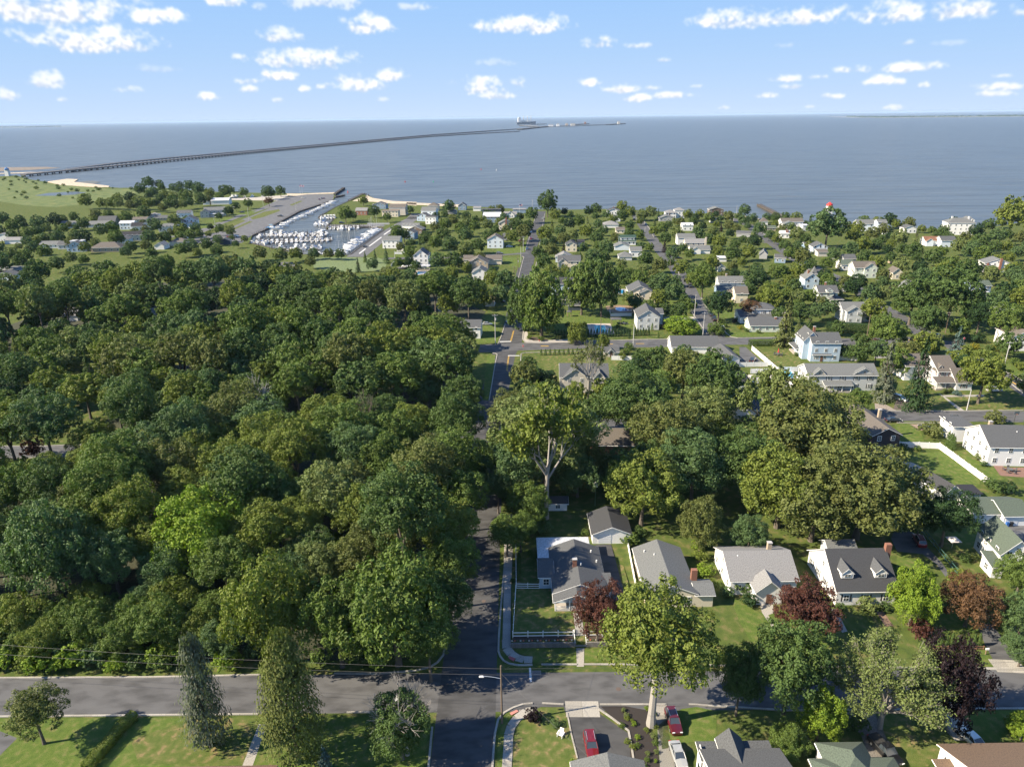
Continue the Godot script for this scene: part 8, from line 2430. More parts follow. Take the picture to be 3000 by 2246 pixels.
const TREE_ROWS: Array[float] = [
5,-31.6,-76.9,5.6,10.3,12.9,4,0,2,-27.1,-75.0,1.6,3.0,2.8,12,1,0,-16.6,-77.3,4.1,4.7,6.1,1,2,0,38.8,-76.4,2.6,2.5,3.5,0,3,
4,18.0,-75.4,0.54,0.40,0.25,0,4,4,7.9,-75.9,0.67,0.57,0.40,5,5,6,-45.5,-80.0,3.6,9.6,10.7,8,6,4,19.9,-76.2,0.30,0.40,0.25,5,4,
4,16.5,-76.3,0.42,0.40,0.25,2,4,4,18.7,-76.4,0.46,0.40,0.25,0,4,4,39.3,-76.7,1.5,1.3,0.88,0,7,0,20.5,-82.9,7.9,7.5,16.5,2,8,
4,19.0,-77.5,0.42,0.40,0.25,9,4,4,20.3,-77.8,0.42,0.40,0.25,9,4,0,44.4,-79.6,3.0,4.5,4.9,5,9,0,74.2,-79.1,2.3,2.2,2.7,5,10,
4,-61.7,-78.6,0.90,0.76,0.54,1,11,1,-70.8,-80.9,3.8,3.3,6.4,4,12,4,38.8,-78.8,1.3,1.1,0.77,5,13,1,64.1,-81.6,4.6,7.8,8.3,7,14,
4,17.0,-78.7,0.58,0.40,0.25,2,4,4,17.7,-78.9,0.55,0.40,0.25,0,4,0,40.5,-83.0,5.8,6.7,10.7,1,15,4,20.5,-79.4,0.56,0.40,0.25,0,4,
4,16.4,-79.7,0.55,0.40,0.25,2,4,4,18.0,-80.4,0.51,0.40,0.25,5,4,4,75.0,-80.8,2.2,1.9,1.3,2,16,4,20.4,-80.6,0.58,0.40,0.25,9,4,
4,50.8,-81.5,2.1,1.8,1.3,1,17,4,19.6,-81.7,0.49,0.40,0.25,2,4,0,33.9,-84.5,3.4,5.6,7.5,1,18,4,21.1,-82.4,0.49,0.40,0.25,2,4,
4,16.0,-82.6,0.58,0.40,0.25,0,4,4,17.9,-82.9,0.52,0.40,0.25,5,4,4,5.9,-83.0,0.84,0.71,0.50,3,19,4,17.7,-83.5,0.31,0.40,0.25,2,4,
4,20.5,-83.7,0.51,0.40,0.25,5,4,4,2.5,-84.0,1.5,1.3,0.90,7,20,4,17.0,-83.9,0.47,0.40,0.25,2,4,4,17.0,-84.6,0.50,0.40,0.25,9,4,
4,21.4,-84.8,0.46,0.40,0.25,9,4,4,16.7,-85.6,0.39,0.40,0.25,9,4,4,20.4,-85.9,0.41,0.40,0.25,5,4,0,-14.0,-92.4,4.3,4.0,8.8,0,21,
0,-19.9,-96.3,9.0,10.4,11.3,0,22,0,-40.6,-96.7,7.0,9.3,11.3,2,23,0,-29.4,-96.0,6.1,7.9,9.1,0,24,0,83.9,-93.9,2.8,2.6,3.4,3,25,
4,-60.1,-95.9,2.1,1.8,1.5,0,26,4,-48.6,-96.0,2.4,2.1,1.7,5,27,4,-67.3,-96.0,2.1,1.8,1.4,5,27,4,-80.3,-96.3,3.0,2.6,2.1,5,28,
4,-83.4,-96.2,1.6,1.4,1.1,2,29,4,-75.3,-96.6,3.0,2.5,2.1,5,28,4,-64.4,-96.3,2.1,1.8,1.5,1,30,4,-91.9,-96.6,3.0,2.6,2.1,1,31,
4,-78.2,-96.4,1.9,1.6,1.3,5,28,4,-69.3,-96.7,1.8,1.5,1.3,0,26,4,-25.2,-96.9,2.4,2.1,1.7,1,32,4,-72.0,-97.2,2.8,2.3,1.9,3,33,
4,-89.6,-97.2,1.6,1.3,1.1,0,34,4,-61.4,-97.5,2.3,2.0,1.6,5,27,4,-86.6,-97.6,2.6,2.2,1.8,5,28,4,-59.5,-97.5,1.8,1.6,1.3,2,35,
0,-50.2,-98.6,4.0,3.2,4.0,3,36,0,87.2,-99.4,3.8,5.0,5.9,3,37,0,-81.0,-98.8,3.8,3.3,3.9,2,38,4,-57.8,-98.3,2.2,1.8,1.5,5,27,
0,-68.0,-99.2,3.6,3.6,4.0,0,39,4,-45.1,-98.3,2.0,1.7,1.4,3,33,1,14.3,-100.6,4.0,5.3,7.3,6,40,0,-12.3,-101.6,4.8,4.4,9.7,1,41,
0,-92.4,-99.2,3.5,2.9,3.4,2,42,4,-64.9,-98.5,1.6,1.4,1.2,5,27,3,80.2,-98.8,0.69,1.5,1.5,1,43,3,79.3,-98.8,0.66,1.4,1.4,1,43,
4,-78.4,-99.1,3.0,2.6,2.1,3,44,3,75.5,-98.9,0.69,1.5,1.5,1,43,4,-73.1,-99.1,2.9,2.5,2.0,2,35,3,78.4,-98.8,0.57,1.2,1.2,1,43,
3,76.5,-98.9,0.61,1.3,1.3,1,43,3,77.4,-98.9,0.56,1.2,1.2,1,43,3,74.6,-98.9,0.61,1.3,1.3,1,43,3,73.6,-98.9,0.62,1.3,1.3,1,43,
0,-62.3,-100.6,4.5,4.4,5.4,0,45,4,-59.4,-99.6,2.7,2.3,1.9,2,35,0,-84.6,-100.5,3.2,2.7,3.1,0,39,4,-87.1,-100.0,2.7,2.3,1.9,1,31,
0,-55.2,-100.9,3.5,3.2,3.7,2,42,4,-89.5,-100.1,2.0,1.7,1.4,1,31,0,-74.4,-101.7,4.0,4.1,5.3,0,45,1,51.2,-102.3,5.3,4.9,6.0,6,46,
0,-79.2,-102.8,3.8,3.5,4.4,0,45,4,71.5,-101.8,2.3,2.0,1.4,6,47,0,-88.1,-103.4,4.8,4.2,4.7,2,38,1,81.1,-104.1,4.9,4.4,6.0,11,48,
0,71.4,-104.6,3.8,5.7,6.1,5,49,0,-67.6,-104.3,4.3,4.0,4.3,0,45,0,-97.6,-104.8,4.9,4.7,5.2,3,36,4,86.9,-103.9,1.6,1.3,0.95,1,50,
0,-53.3,-105.3,3.9,3.8,4.2,0,45,0,-92.3,-105.4,3.5,3.4,3.9,0,39,0,-57.5,-105.4,3.4,3.0,3.5,0,39,0,-82.8,-105.7,3.6,3.1,3.6,0,39,
0,-62.9,-106.8,4.5,4.2,4.8,2,38,0,-73.1,-106.6,3.4,2.9,3.3,1,51,0,-20.6,-113.8,7.7,7.4,20.5,1,52,0,-78.1,-108.3,3.6,3.0,5.5,2,53,
0,-53.6,-110.9,5.1,4.5,11.0,0,54,0,-67.5,-108.9,3.2,2.8,5.3,3,55,0,-12.2,-110.9,5.1,4.7,10.3,0,56,0,-85.8,-112.1,8.1,9.3,13.2,3,57,
4,8.0,-107.4,0.50,0.43,0.30,1,58,0,-42.4,-110.2,4.8,4.3,7.6,3,59,4,10.0,-107.5,0.50,0.43,0.30,1,60,4,65.6,-108.5,2.0,1.7,1.2,9,61,
4,69.2,-108.8,1.2,0.98,0.69,1,62,4,60.7,-108.8,1.1,0.94,0.66,1,63,0,-75.3,-112.8,4.9,5.0,11.1,3,64,0,-94.5,-113.5,4.5,3.6,10.7,1,65,
0,-60.2,-111.6,3.0,3.0,4.2,3,55,0,95.6,-112.0,4.0,3.8,5.2,0,66,4,44.3,-110.7,1.7,1.5,1.0,10,67,3,65.1,-111.0,0.65,1.4,1.4,2,68,
0,-66.0,-113.4,4.6,4.8,7.7,3,64,0,-37.2,-113.8,4.5,3.9,8.6,9,69,0,-101.0,-115.4,6.0,6.1,12.7,9,70,0,-29.6,-115.0,5.0,4.8,9.7,4,71,
4,40.9,-113.4,1.4,1.2,0.86,3,72,4,44.2,-114.9,2.3,1.9,1.4,1,73,0,-79.1,-118.5,5.0,4.6,9.5,0,74,0,-107.0,-116.9,3.2,2.8,4.5,1,75,
0,-48.6,-120.0,5.9,5.8,11.7,2,76,0,-61.7,-120.2,8.3,7.7,11.6,5,77,4,38.2,-116.2,1.5,1.2,0.87,2,78,0,-40.0,-119.0,4.5,3.9,8.0,1,79,
0,-34.1,-118.0,3.9,3.3,5.2,2,76,0,-12.3,-121.1,5.7,5.2,11.3,2,80,0,-71.1,-120.6,5.1,4.5,9.6,2,81,0,-106.3,-122.5,5.0,4.4,12.4,1,82,
4,89.5,-118.2,1.2,1.0,0.74,11,83,0,-86.3,-122.9,5.5,5.6,12.7,0,74,4,-0.21,-118.6,0.74,0.63,0.44,1,84,0,-23.3,-121.9,5.9,5.3,9.0,4,71,
3,0.80,-119.2,0.59,1.2,1.2,1,85,0,-77.2,-125.0,5.8,5.7,14.3,2,81,4,38.2,-120.2,1.9,1.6,1.1,5,86,0,-54.5,-124.4,4.9,5.1,9.7,2,76,
3,0.88,-121.6,0.66,1.3,1.3,1,85,0,-42.7,-126.2,4.7,3.9,11.4,2,76,0,-30.7,-127.4,5.5,5.5,11.5,2,76,4,92.9,-123.7,1.3,1.1,0.76,1,87,
3,0.96,-123.9,0.59,1.2,1.2,1,85,4,95.2,-124.4,1.1,0.91,0.64,9,88,0,-37.7,-125.8,3.2,2.7,4.3,0,89,0,-83.9,-130.6,6.8,5.9,17.0,0,90,
0,48.8,-126.5,3.8,3.5,5.9,3,91,4,38.8,-125.3,1.8,1.5,1.1,2,92,4,25.3,-125.2,1.0,0.87,0.62,2,93,0,-112.3,-129.0,5.8,5.9,9.7,4,94,
0,-56.6,-131.6,7.1,6.8,16.5,1,95,0,-1.5,-127.6,3.9,3.6,5.9,0,96,3,1.0,-126.2,0.56,1.1,1.1,1,85,0,-69.6,-129.4,5.5,5.3,8.7,1,65,
0,39.3,-128.7,4.3,6.2,6.8,4,97,0,91.2,-129.3,5.4,5.0,7.9,10,98,0,-99.3,-129.7,4.6,4.7,8.8,3,99,0,-105.2,-129.3,4.6,4.4,7.6,1,82,
0,1.4,-129.2,2.9,2.7,6.0,0,100,0,-47.4,-131.7,5.0,5.0,11.9,1,79,0,-39.1,-133.2,6.9,5.9,13.3,9,101,0,64.4,-131.9,9.0,8.1,9.6,4,102,
0,74.6,-132.8,11.0,9.9,11.5,4,103,0,-93.2,-132.8,4.9,4.9,10.2,4,104,4,39.3,-129.4,1.6,1.3,0.95,5,105,0,-18.8,-135.7,6.3,6.6,16.9,4,106,
0,-11.6,-134.0,5.7,5.3,11.5,0,107,0,87.6,-132.2,3.2,2.9,5.0,10,108,4,25.2,-131.6,2.0,1.7,1.2,0,109,0,-101.8,-136.8,5.8,5.2,13.5,1,82,
0,-71.5,-137.4,5.4,4.3,11.9,2,81,0,-120.2,-138.2,5.9,5.2,13.3,4,110,0,-87.4,-139.8,7.1,6.3,17.5,0,111,0,-110.3,-137.9,6.7,5.9,12.0,0,112,
0,58.9,-137.4,9.3,8.6,10.5,2,113,4,1.9,-134.1,3.0,2.5,1.8,0,114,4,27.6,-135.0,1.6,1.4,0.98,1,115,0,-52.5,-138.7,5.3,5.5,10.3,0,116,
0,3.1,-137.6,4.9,4.5,7.2,0,117,4,15.6,-135.3,1.1,0.93,0.66,0,118,0,28.8,-139.1,8.0,7.6,10.1,2,119,4,6.4,-136.5,2.2,1.9,1.3,3,120,
4,4.2,-137.6,3.3,2.8,2.0,0,121,0,88.9,-139.0,3.9,3.3,5.0,0,122,0,-35.9,-140.8,5.5,5.4,9.4,4,123,0,-64.3,-144.0,6.6,5.6,14.1,2,124,
0,-78.1,-144.2,7.8,7.1,13.0,4,125,0,-124.0,-146.4,6.7,6.6,16.1,2,126,0,-50.1,-147.6,6.4,6.3,16.8,2,127,0,-29.8,-147.3,5.7,5.6,13.7,0,116,
0,-3.6,-145.1,3.6,3.3,7.2,3,128,0,-13.9,-147.6,7.1,6.5,13.8,0,129,0,0.17,-147.8,7.5,6.9,10.6,3,130,0,-36.6,-149.6,6.1,5.8,15.2,3,131,
0,-108.9,-148.0,5.0,4.7,10.4,2,132,0,42.3,-148.3,7.8,7.2,10.9,3,133,0,55.3,-148.4,7.6,7.0,10.6,1,134,0,-75.6,-152.0,4.9,5.1,13.0,2,135,
0,-87.8,-153.2,7.8,6.5,13.6,3,136,0,-60.0,-154.2,7.4,7.0,13.9,2,124,0,-8.7,-152.5,4.0,3.7,8.3,1,137,0,15.6,-152.3,5.3,4.6,6.3,3,138,
0,26.0,-152.3,4.1,3.9,4.9,0,139,4,119.8,-151.4,2.1,1.8,1.3,10,140,0,-41.7,-157.2,7.5,6.6,16.0,0,141,0,-101.6,-155.5,4.8,4.1,11.2,2,132,
0,32.5,-154.4,5.4,5.3,8.2,1,142,4,117.4,-152.0,2.3,1.9,1.4,1,143,0,-79.9,-158.7,6.9,6.6,16.5,3,136,4,117.1,-154.6,1.8,1.5,1.1,1,144,
0,8.1,-160.3,12.0,9.0,14.2,9,145,0,-72.6,-159.7,5.0,5.0,11.6,2,135,0,73.2,-160.4,13.6,10.8,13.2,4,146,0,-108.9,-157.7,4.2,3.5,5.0,0,147,
0,25.9,-158.3,4.1,4.2,5.5,3,138,0,20.8,-158.8,4.1,4.3,6.0,4,148,0,-2.6,-160.7,5.1,4.7,9.8,1,149,0,-30.3,-161.7,7.4,7.2,12.2,0,141,
0,-20.6,-161.4,4.9,4.1,9.4,1,150,0,-129.2,-159.9,4.1,3.3,4.9,0,147,0,39.0,-163.8,8.8,8.1,12.2,4,151,0,-137.9,-164.1,5.4,4.8,11.9,9,152,
0,-57.2,-164.8,5.2,5.3,12.3,1,153,0,-119.4,-166.3,8.0,7.0,16.0,3,154,0,-130.1,-167.3,7.5,6.0,14.3,2,126,0,-14.5,-167.8,7.4,6.8,14.4,1,155,
0,-75.9,-167.5,7.0,6.4,13.6,4,125,0,51.1,-165.1,4.4,4.2,5.7,2,156,0,-108.1,-167.2,5.8,5.0,10.3,2,132,0,16.7,-166.6,5.3,5.5,8.1,2,156,
0,-98.8,-170.3,6.8,7.0,17.8,1,157,0,-48.1,-169.3,7.4,5.9,14.7,2,127,0,-66.3,-168.3,8.4,7.7,11.7,3,158,0,-142.6,-170.8,5.7,5.7,15.2,1,159,
0,-27.8,-169.6,6.0,5.1,11.7,2,160,4,122.9,-165.5,1.1,0.91,0.65,3,161,0,63.7,-168.6,6.1,5.0,6.7,1,162,0,-39.3,-171.3,5.6,5.8,12.6,1,150,
0,55.7,-169.6,4.7,4.5,6.6,0,139,3,104.5,-169.0,0.66,1.5,1.5,2,163,4,123.8,-169.1,1.2,1.0,0.74,9,164,3,104.4,-169.8,0.75,1.7,1.7,2,163,
0,-73.7,-175.6,6.7,6.4,15.3,4,125,3,104.4,-170.6,0.71,1.6,1.6,2,163,0,-91.2,-174.6,6.0,6.0,10.6,1,153,3,104.4,-171.4,0.71,1.6,1.6,2,163,
0,-25.0,-175.4,4.6,4.2,10.8,2,160,3,104.3,-172.2,0.71,1.6,1.6,2,163,0,-33.9,-177.1,5.2,4.7,12.6,1,150,0,53.0,-176.8,7.8,7.2,10.9,9,165,
3,120.6,-175.1,0.80,2.1,2.1,1,166,4,110.7,-174.8,1.1,0.96,0.68,0,167,0,33.4,-180.1,10.4,8.8,13.5,1,168,3,120.6,-176.0,0.88,2.3,2.3,1,166,
0,65.0,-177.6,4.4,3.5,6.1,1,142,4,107.3,-175.9,1.3,1.1,0.76,1,169,0,-0.23,-179.8,5.9,5.4,11.1,4,170,0,146.6,-177.7,4.5,4.1,5.3,1,171,
3,120.7,-177.0,0.87,2.2,2.2,1,166,3,120.7,-178.0,0.88,2.3,2.3,1,166,4,-133.0,-178.2,3.5,3.3,2.8,6,172,4,119.3,-183.6,3.2,2.7,1.9,4,173,
0,23.9,-189.1,4.6,4.5,6.9,1,142,0,-14.3,-192.4,5.9,5.5,11.8,1,174,0,-77.6,-194.1,4.7,4.3,12.0,2,175,0,-44.1,-195.9,7.8,6.3,14.7,1,176,
0,-90.6,-194.1,5.7,5.4,9.8,0,177,0,-97.1,-195.5,5.2,5.2,12.5,2,178,0,-63.8,-196.5,5.7,5.7,14.9,0,179,4,142.8,-192.4,2.9,2.5,1.7,4,180,
0,-117.8,-196.1,5.1,4.3,9.2,2,178,0,-71.7,-196.4,5.8,5.3,9.5,0,179,0,-103.0,-197.6,4.8,4.3,7.8,1,181,0,-34.7,-201.4,7.9,6.9,14.6,0,182,
0,-79.8,-200.8,5.0,5.2,10.7,1,183,0,105.2,-199.5,3.5,3.2,5.5,0,184,0,-92.4,-202.2,5.2,5.2,12.3,3,185,0,-113.6,-202.5,5.2,4.7,12.5,1,181,
0,62.5,-202.2,8.2,7.5,11.4,1,186,0,-167.7,-201.7,6.0,5.8,8.5,3,187,0,-156.6,-201.5,5.1,4.1,6.7,0,188,0,-120.4,-202.8,5.3,5.2,9.6,3,185,
0,-26.6,-202.6,5.4,4.9,8.6,3,189,2,125.8,-204.2,5.7,11.9,12.0,10,190,0,70.0,-201.7,2.8,3.4,5.4,1,191,0,-100.5,-203.9,6.4,5.2,11.0,1,192,
0,-19.0,-207.0,7.4,6.9,16.4,1,176,0,-86.7,-204.7,5.2,5.2,8.9,2,178,0,-132.3,-205.3,6.9,5.8,9.2,2,193,0,45.7,-205.1,5.7,5.3,8.3,0,194,
0,-108.4,-207.0,5.9,5.3,10.4,2,178,0,163.5,-207.0,5.0,5.2,7.7,3,195,0,147.8,-208.0,6.7,7.0,10.3,2,196,0,-62.3,-208.8,7.8,6.8,12.1,0,197,
0,-51.4,-211.6,7.5,7.3,17.7,4,198,0,-78.8,-209.9,5.1,5.1,10.9,2,175,0,-94.5,-212.4,7.3,7.2,17.1,4,199,0,-86.4,-211.3,5.5,4.5,13.0,3,185,
0,-27.3,-211.2,5.6,5.7,9.2,0,200,2,119.6,-211.8,5.3,10.0,10.1,8,201,0,-70.4,-213.5,7.1,7.1,14.4,0,197,0,54.9,-212.8,7.7,7.0,10.7,4,202,
0,-162.4,-212.4,5.4,4.5,6.8,10,203,0,-80.7,-216.8,5.4,4.6,13.6,1,181,0,-117.4,-217.2,7.3,6.0,12.8,0,204,0,-107.7,-219.6,7.4,6.4,17.3,4,199,
0,-87.7,-219.9,6.8,6.8,18.0,1,192,0,-56.5,-219.7,7.1,5.8,16.5,1,205,0,-45.2,-219.3,7.9,8.0,14.9,2,206,0,-25.5,-219.4,7.6,6.3,13.7,3,207,
4,145.1,-214.9,1.3,1.1,0.75,12,208,0,-175.2,-217.7,5.5,5.1,6.8,0,188,0,-151.1,-218.4,5.8,5.1,7.6,2,209,0,-126.8,-221.2,8.0,6.9,13.3,4,199,
0,-36.5,-220.8,5.3,4.9,12.0,0,200,4,142.9,-217.8,1.0,0.87,0.61,9,210,4,145.1,-218.1,1.0,0.87,0.61,9,211,4,77.9,-218.8,0.89,0.76,0.54,13,212,
0,-76.2,-224.5,7.5,7.1,13.4,1,205,4,79.6,-220.2,1.3,1.1,0.77,1,213,4,149.4,-221.2,1.5,1.3,0.93,1,214,0,-165.5,-224.7,6.1,6.4,8.5,1,215,
0,-31.2,-227.2,6.0,6.2,12.8,1,216,0,-53.0,-231.1,7.4,6.7,17.8,0,217,2,-138.4,-227.1,3.2,5.8,6.2,0,218,0,-40.5,-230.2,7.6,6.5,13.0,2,219,
0,-183.9,-228.6,6.9,5.7,8.6,1,215,0,-121.6,-230.2,7.8,6.5,12.0,2,220,0,-16.9,-233.6,6.1,5.4,11.6,9,221,0,-131.1,-234.6,5.8,5.2,14.0,9,222,
0,-24.1,-235.0,5.4,5.3,14.4,2,223,0,-81.3,-236.0,6.6,5.3,16.3,1,224,0,-34.4,-235.6,5.8,5.8,14.5,2,223,0,-175.0,-233.4,5.4,5.6,7.2,3,225,
2,-147.8,-233.8,3.5,6.3,6.7,1,226,0,-66.2,-237.0,7.8,7.7,14.8,1,227,0,-109.2,-239.4,7.7,6.5,14.1,2,220,0,-93.9,-241.6,7.8,7.0,19.9,0,228,
2,184.9,-236.1,2.5,4.6,5.0,4,229,0,-118.2,-239.6,6.7,6.4,12.9,1,224,0,-27.4,-242.3,6.8,6.4,15.3,0,230,0,-131.5,-242.1,5.5,4.8,12.3,1,231,
0,-76.2,-244.5,6.9,6.9,18.3,0,217,4,181.5,-238.6,1.9,1.6,1.2,2,232,2,185.0,-239.8,1.5,2.7,3.1,3,233,0,-46.6,-244.1,5.6,5.1,14.6,2,234,
2,159.7,-242.0,4.6,7.9,8.0,12,235,0,-188.6,-244.2,6.8,6.5,8.9,2,193,0,-115.2,-248.1,8.0,6.9,16.3,3,236,0,132.9,-245.2,4.0,3.7,6.1,3,237,
4,183.0,-243.6,2.0,1.7,1.2,0,238,0,-146.8,-246.8,6.7,6.7,9.2,2,193,0,-85.0,-250.6,7.6,7.9,14.9,2,220,0,-68.8,-252.4,6.4,6.4,14.7,0,217,
0,-171.3,-251.2,6.2,5.4,7.9,0,239,0,-127.6,-254.0,7.4,6.4,14.8,1,224,0,-106.1,-254.3,7.3,6.8,12.9,4,240,2,-185.0,-253.0,3.3,6.3,6.7,2,241,
0,-56.0,-257.7,7.2,6.2,18.0,1,227,0,-201.5,-255.0,5.8,5.8,8.4,10,203,0,-159.0,-257.3,6.1,5.8,7.6,1,215,0,143.3,-258.7,6.3,5.8,9.0,0,242,
4,42.0,-255.8,1.8,1.5,1.1,2,243,3,34.5,-257.5,0.59,0.74,0.74,0,244,3,33.3,-257.6,0.59,0.74,0.74,0,244,3,32.1,-257.6,0.66,0.82,0.82,0,244,
3,31.0,-257.6,0.66,0.83,0.83,0,244,4,108.9,-257.6,1.0,0.88,0.62,0,245,3,28.6,-257.7,0.65,0.81,0.81,0,244,3,29.8,-257.7,0.57,0.71,0.71,0,244,
3,27.5,-257.7,0.60,0.75,0.75,0,244,3,25.1,-257.8,0.64,0.80,0.80,0,244,3,26.3,-257.8,0.56,0.70,0.70,0,244,4,188.7,-257.9,1.8,1.5,1.1,2,246,
3,24.0,-257.8,0.62,0.77,0.77,0,244,0,-182.1,-260.9,6.5,6.4,8.3,0,239,4,186.7,-259.9,1.6,1.4,0.98,13,247,2,-198.3,-262.3,3.4,6.7,7.1,0,218,
4,184.7,-260.0,1.8,1.5,1.1,1,248,4,180.1,-262.2,1.8,1.5,1.1,13,249,4,44.8,-262.3,1.8,1.5,1.1,0,250,3,11.5,-262.4,0.70,1.3,1.3,1,251,
3,13.2,-262.5,0.72,1.3,1.3,1,251,3,15.0,-262.5,0.68,1.3,1.3,1,251,3,16.8,-262.6,0.70,1.3,1.3,1,251,3,18.5,-262.7,0.66,1.2,1.2,1,251,
3,22.1,-262.8,0.76,1.4,1.4,1,251,3,20.3,-262.7,0.64,1.2,1.2,1,251,4,192.9,-262.6,0.90,0.77,0.54,13,252,3,23.8,-262.9,0.67,1.2,1.2,1,251,
3,25.6,-263.0,0.75,1.4,1.4,1,251,3,29.1,-263.1,0.78,1.4,1.4,1,251,3,27.4,-263.0,0.66,1.2,1.2,1,251,3,30.9,-263.2,0.77,1.4,1.4,1,251,
3,32.7,-263.3,0.75,1.4,1.4,1,251,3,34.4,-263.3,0.75,1.4,1.4,1,251,2,189.5,-264.2,1.5,2.8,3.2,9,253,2,206.1,-265.5,2.5,4.6,5.0,1,254,
2,108.8,-269.7,5.5,10.9,11.0,4,255,0,-23.0,-269.1,6.2,5.7,8.9,0,256,0,196.1,-269.7,6.9,6.4,9.8,0,257,4,142.9,-267.1,2.4,2.1,1.5,6,258,
2,-196.5,-269.1,2.6,4.9,5.3,0,218,0,-17.0,-269.4,3.7,3.4,5.7,2,259,0,36.4,-268.5,2.4,3.6,2.9,2,260,4,46.3,-268.1,2.1,1.8,1.3,0,261,
4,138.7,-269.4,3.7,3.1,2.2,1,262,0,165.9,-272.6,6.6,6.1,9.4,1,263,4,186.2,-271.0,2.9,2.5,1.8,10,264,4,142.7,-271.2,2.5,2.1,1.5,2,265,
2,-195.3,-275.4,3.5,5.4,5.8,1,226,0,-219.0,-279.6,6.9,7.1,16.5,0,266,0,26.7,-276.9,3.8,5.2,4.2,2,267,0,-134.3,-283.9,7.1,7.1,15.9,0,268,
0,193.5,-282.5,5.7,5.3,8.3,10,269,4,12.3,-281.1,1.4,1.2,0.86,0,270,0,-72.4,-288.7,7.0,6.5,16.3,0,271,3,49.0,-283.2,0.71,1.6,1.5,10,272,
3,61.2,-283.2,0.64,1.4,1.3,1,273,4,7.3,-283.6,1.3,1.1,0.77,2,274,0,-225.5,-289.7,7.7,7.2,16.8,0,266,0,12.8,-288.7,10.0,14.7,13.1,0,275,
2,120.3,-286.0,2.1,3.3,3.7,9,276,3,19.7,-285.5,0.82,1.9,1.9,10,277,3,21.0,-285.6,0.81,1.9,1.9,10,277,3,18.4,-285.5,0.73,1.7,1.7,10,277,
3,22.2,-285.6,0.78,1.8,1.8,10,277,3,24.7,-285.6,0.84,1.9,1.9,10,277,3,26.0,-285.7,0.84,1.9,1.9,10,277,3,23.5,-285.6,0.74,1.7,1.7,10,277,
3,27.2,-285.7,0.79,1.8,1.8,10,277,3,28.5,-285.7,0.79,1.8,1.8,10,277,3,29.8,-285.8,0.74,1.7,1.7,10,277,3,33.5,-285.8,0.80,1.9,1.9,10,277,
3,32.3,-285.8,0.77,1.8,1.8,10,277,3,36.0,-285.9,0.84,1.9,1.9,10,277,3,31.0,-285.8,0.70,1.6,1.6,10,277,3,41.1,-286.0,0.87,2.0,2.0,10,277,
3,34.8,-285.9,0.71,1.6,1.6,10,277,3,37.3,-285.9,0.74,1.7,1.7,10,277,3,38.5,-285.9,0.74,1.7,1.7,10,277,3,42.3,-286.0,0.83,1.9,1.9,10,277,
3,43.6,-286.1,0.85,2.0,2.0,10,277,3,39.8,-286.0,0.71,1.6,1.6,10,277,3,44.8,-286.1,0.81,1.9,1.9,10,277,3,47.3,-286.1,0.76,1.8,1.8,10,277,
3,48.6,-286.2,0.79,1.8,1.8,10,277,3,46.1,-286.1,0.71,1.6,1.6,10,277,3,49.8,-286.2,0.72,1.7,1.7,10,277,3,52.1,-286.7,0.83,1.9,1.9,10,278,
0,-199.7,-292.2,7.2,7.4,16.5,9,279,3,53.2,-286.8,0.74,1.7,1.7,10,278,3,54.4,-286.9,0.70,1.6,1.6,10,278,3,55.6,-286.9,0.81,1.8,1.8,10,278,
3,57.9,-287.1,0.83,1.9,1.9,10,278,3,56.7,-287.0,0.70,1.6,1.6,10,278,0,86.2,-287.3,3.9,2.7,2.2,0,280,0,-82.3,-292.6,7.5,6.6,14.2,1,281,
0,-163.8,-292.6,6.9,6.0,13.7,0,266,4,104.5,-288.0,1.1,0.97,0.68,0,282,2,126.4,-289.5,2.1,4.2,4.6,1,283,0,187.2,-293.7,11.4,10.4,15.4,1,284,
0,71.8,-289.4,7.1,4.1,3.3,5,285,0,-134.6,-294.9,6.9,6.7,13.9,1,281,0,-215.6,-295.9,6.9,5.9,15.1,0,266,4,100.4,-290.5,1.1,0.98,0.69,1,286,
0,5.7,-296.0,7.1,13.3,10.6,1,287,0,173.3,-297.8,9.1,8.4,12.6,1,288,3,60.7,-294.0,0.80,1.8,1.7,0,289,4,98.6,-294.2,1.3,1.1,0.76,13,290,
4,66.4,-295.7,1.8,1.6,1.1,7,291,0,-227.9,-300.5,7.4,7.3,12.7,1,292,0,-46.4,-301.4,7.7,7.5,14.7,9,293,4,93.2,-298.1,1.3,1.1,0.77,0,294,
4,46.8,-299.1,1.2,1.0,0.73,1,295,0,-196.0,-304.9,6.7,6.6,16.1,0,266,2,228.5,-300.6,2.3,4.1,4.5,1,296,0,-61.8,-304.6,6.9,6.9,15.0,4,297,
0,-18.8,-305.3,7.1,6.4,15.1,1,298,4,29.3,-300.0,1.4,1.1,0.81,9,299,0,-73.1,-305.8,7.0,6.6,15.8,9,293,4,25.1,-301.4,1.7,1.4,1.0,1,300,
0,92.2,-305.3,6.1,5.6,8.8,10,301,4,32.4,-303.5,1.2,1.0,0.72,13,302,4,93.1,-304.3,1.5,1.3,0.92,0,303,4,99.4,-304.6,1.2,1.0,0.74,7,304,
0,-34.2,-312.9,7.7,6.3,17.0,0,271,4,101.7,-307.7,1.3,1.1,0.79,1,305,1,108.1,-311.1,5.4,2.7,5.6,11,306,0,41.6,-318.6,8.0,13.4,13.7,1,307,
0,-75.6,-320.1,7.1,6.8,15.7,4,297,0,-94.8,-320.2,7.5,6.3,15.3,1,281,0,-126.5,-319.6,7.7,6.6,12.6,2,308,0,32.9,-321.5,8.5,12.3,12.1,0,309,
2,69.3,-325.8,1.6,2.5,2.9,0,310,0,-145.3,-343.5,7.7,7.4,18.6,3,311,0,-192.0,-342.2,7.7,7.7,13.7,2,312,2,162.2,-341.6,2.6,4.3,4.7,9,313,
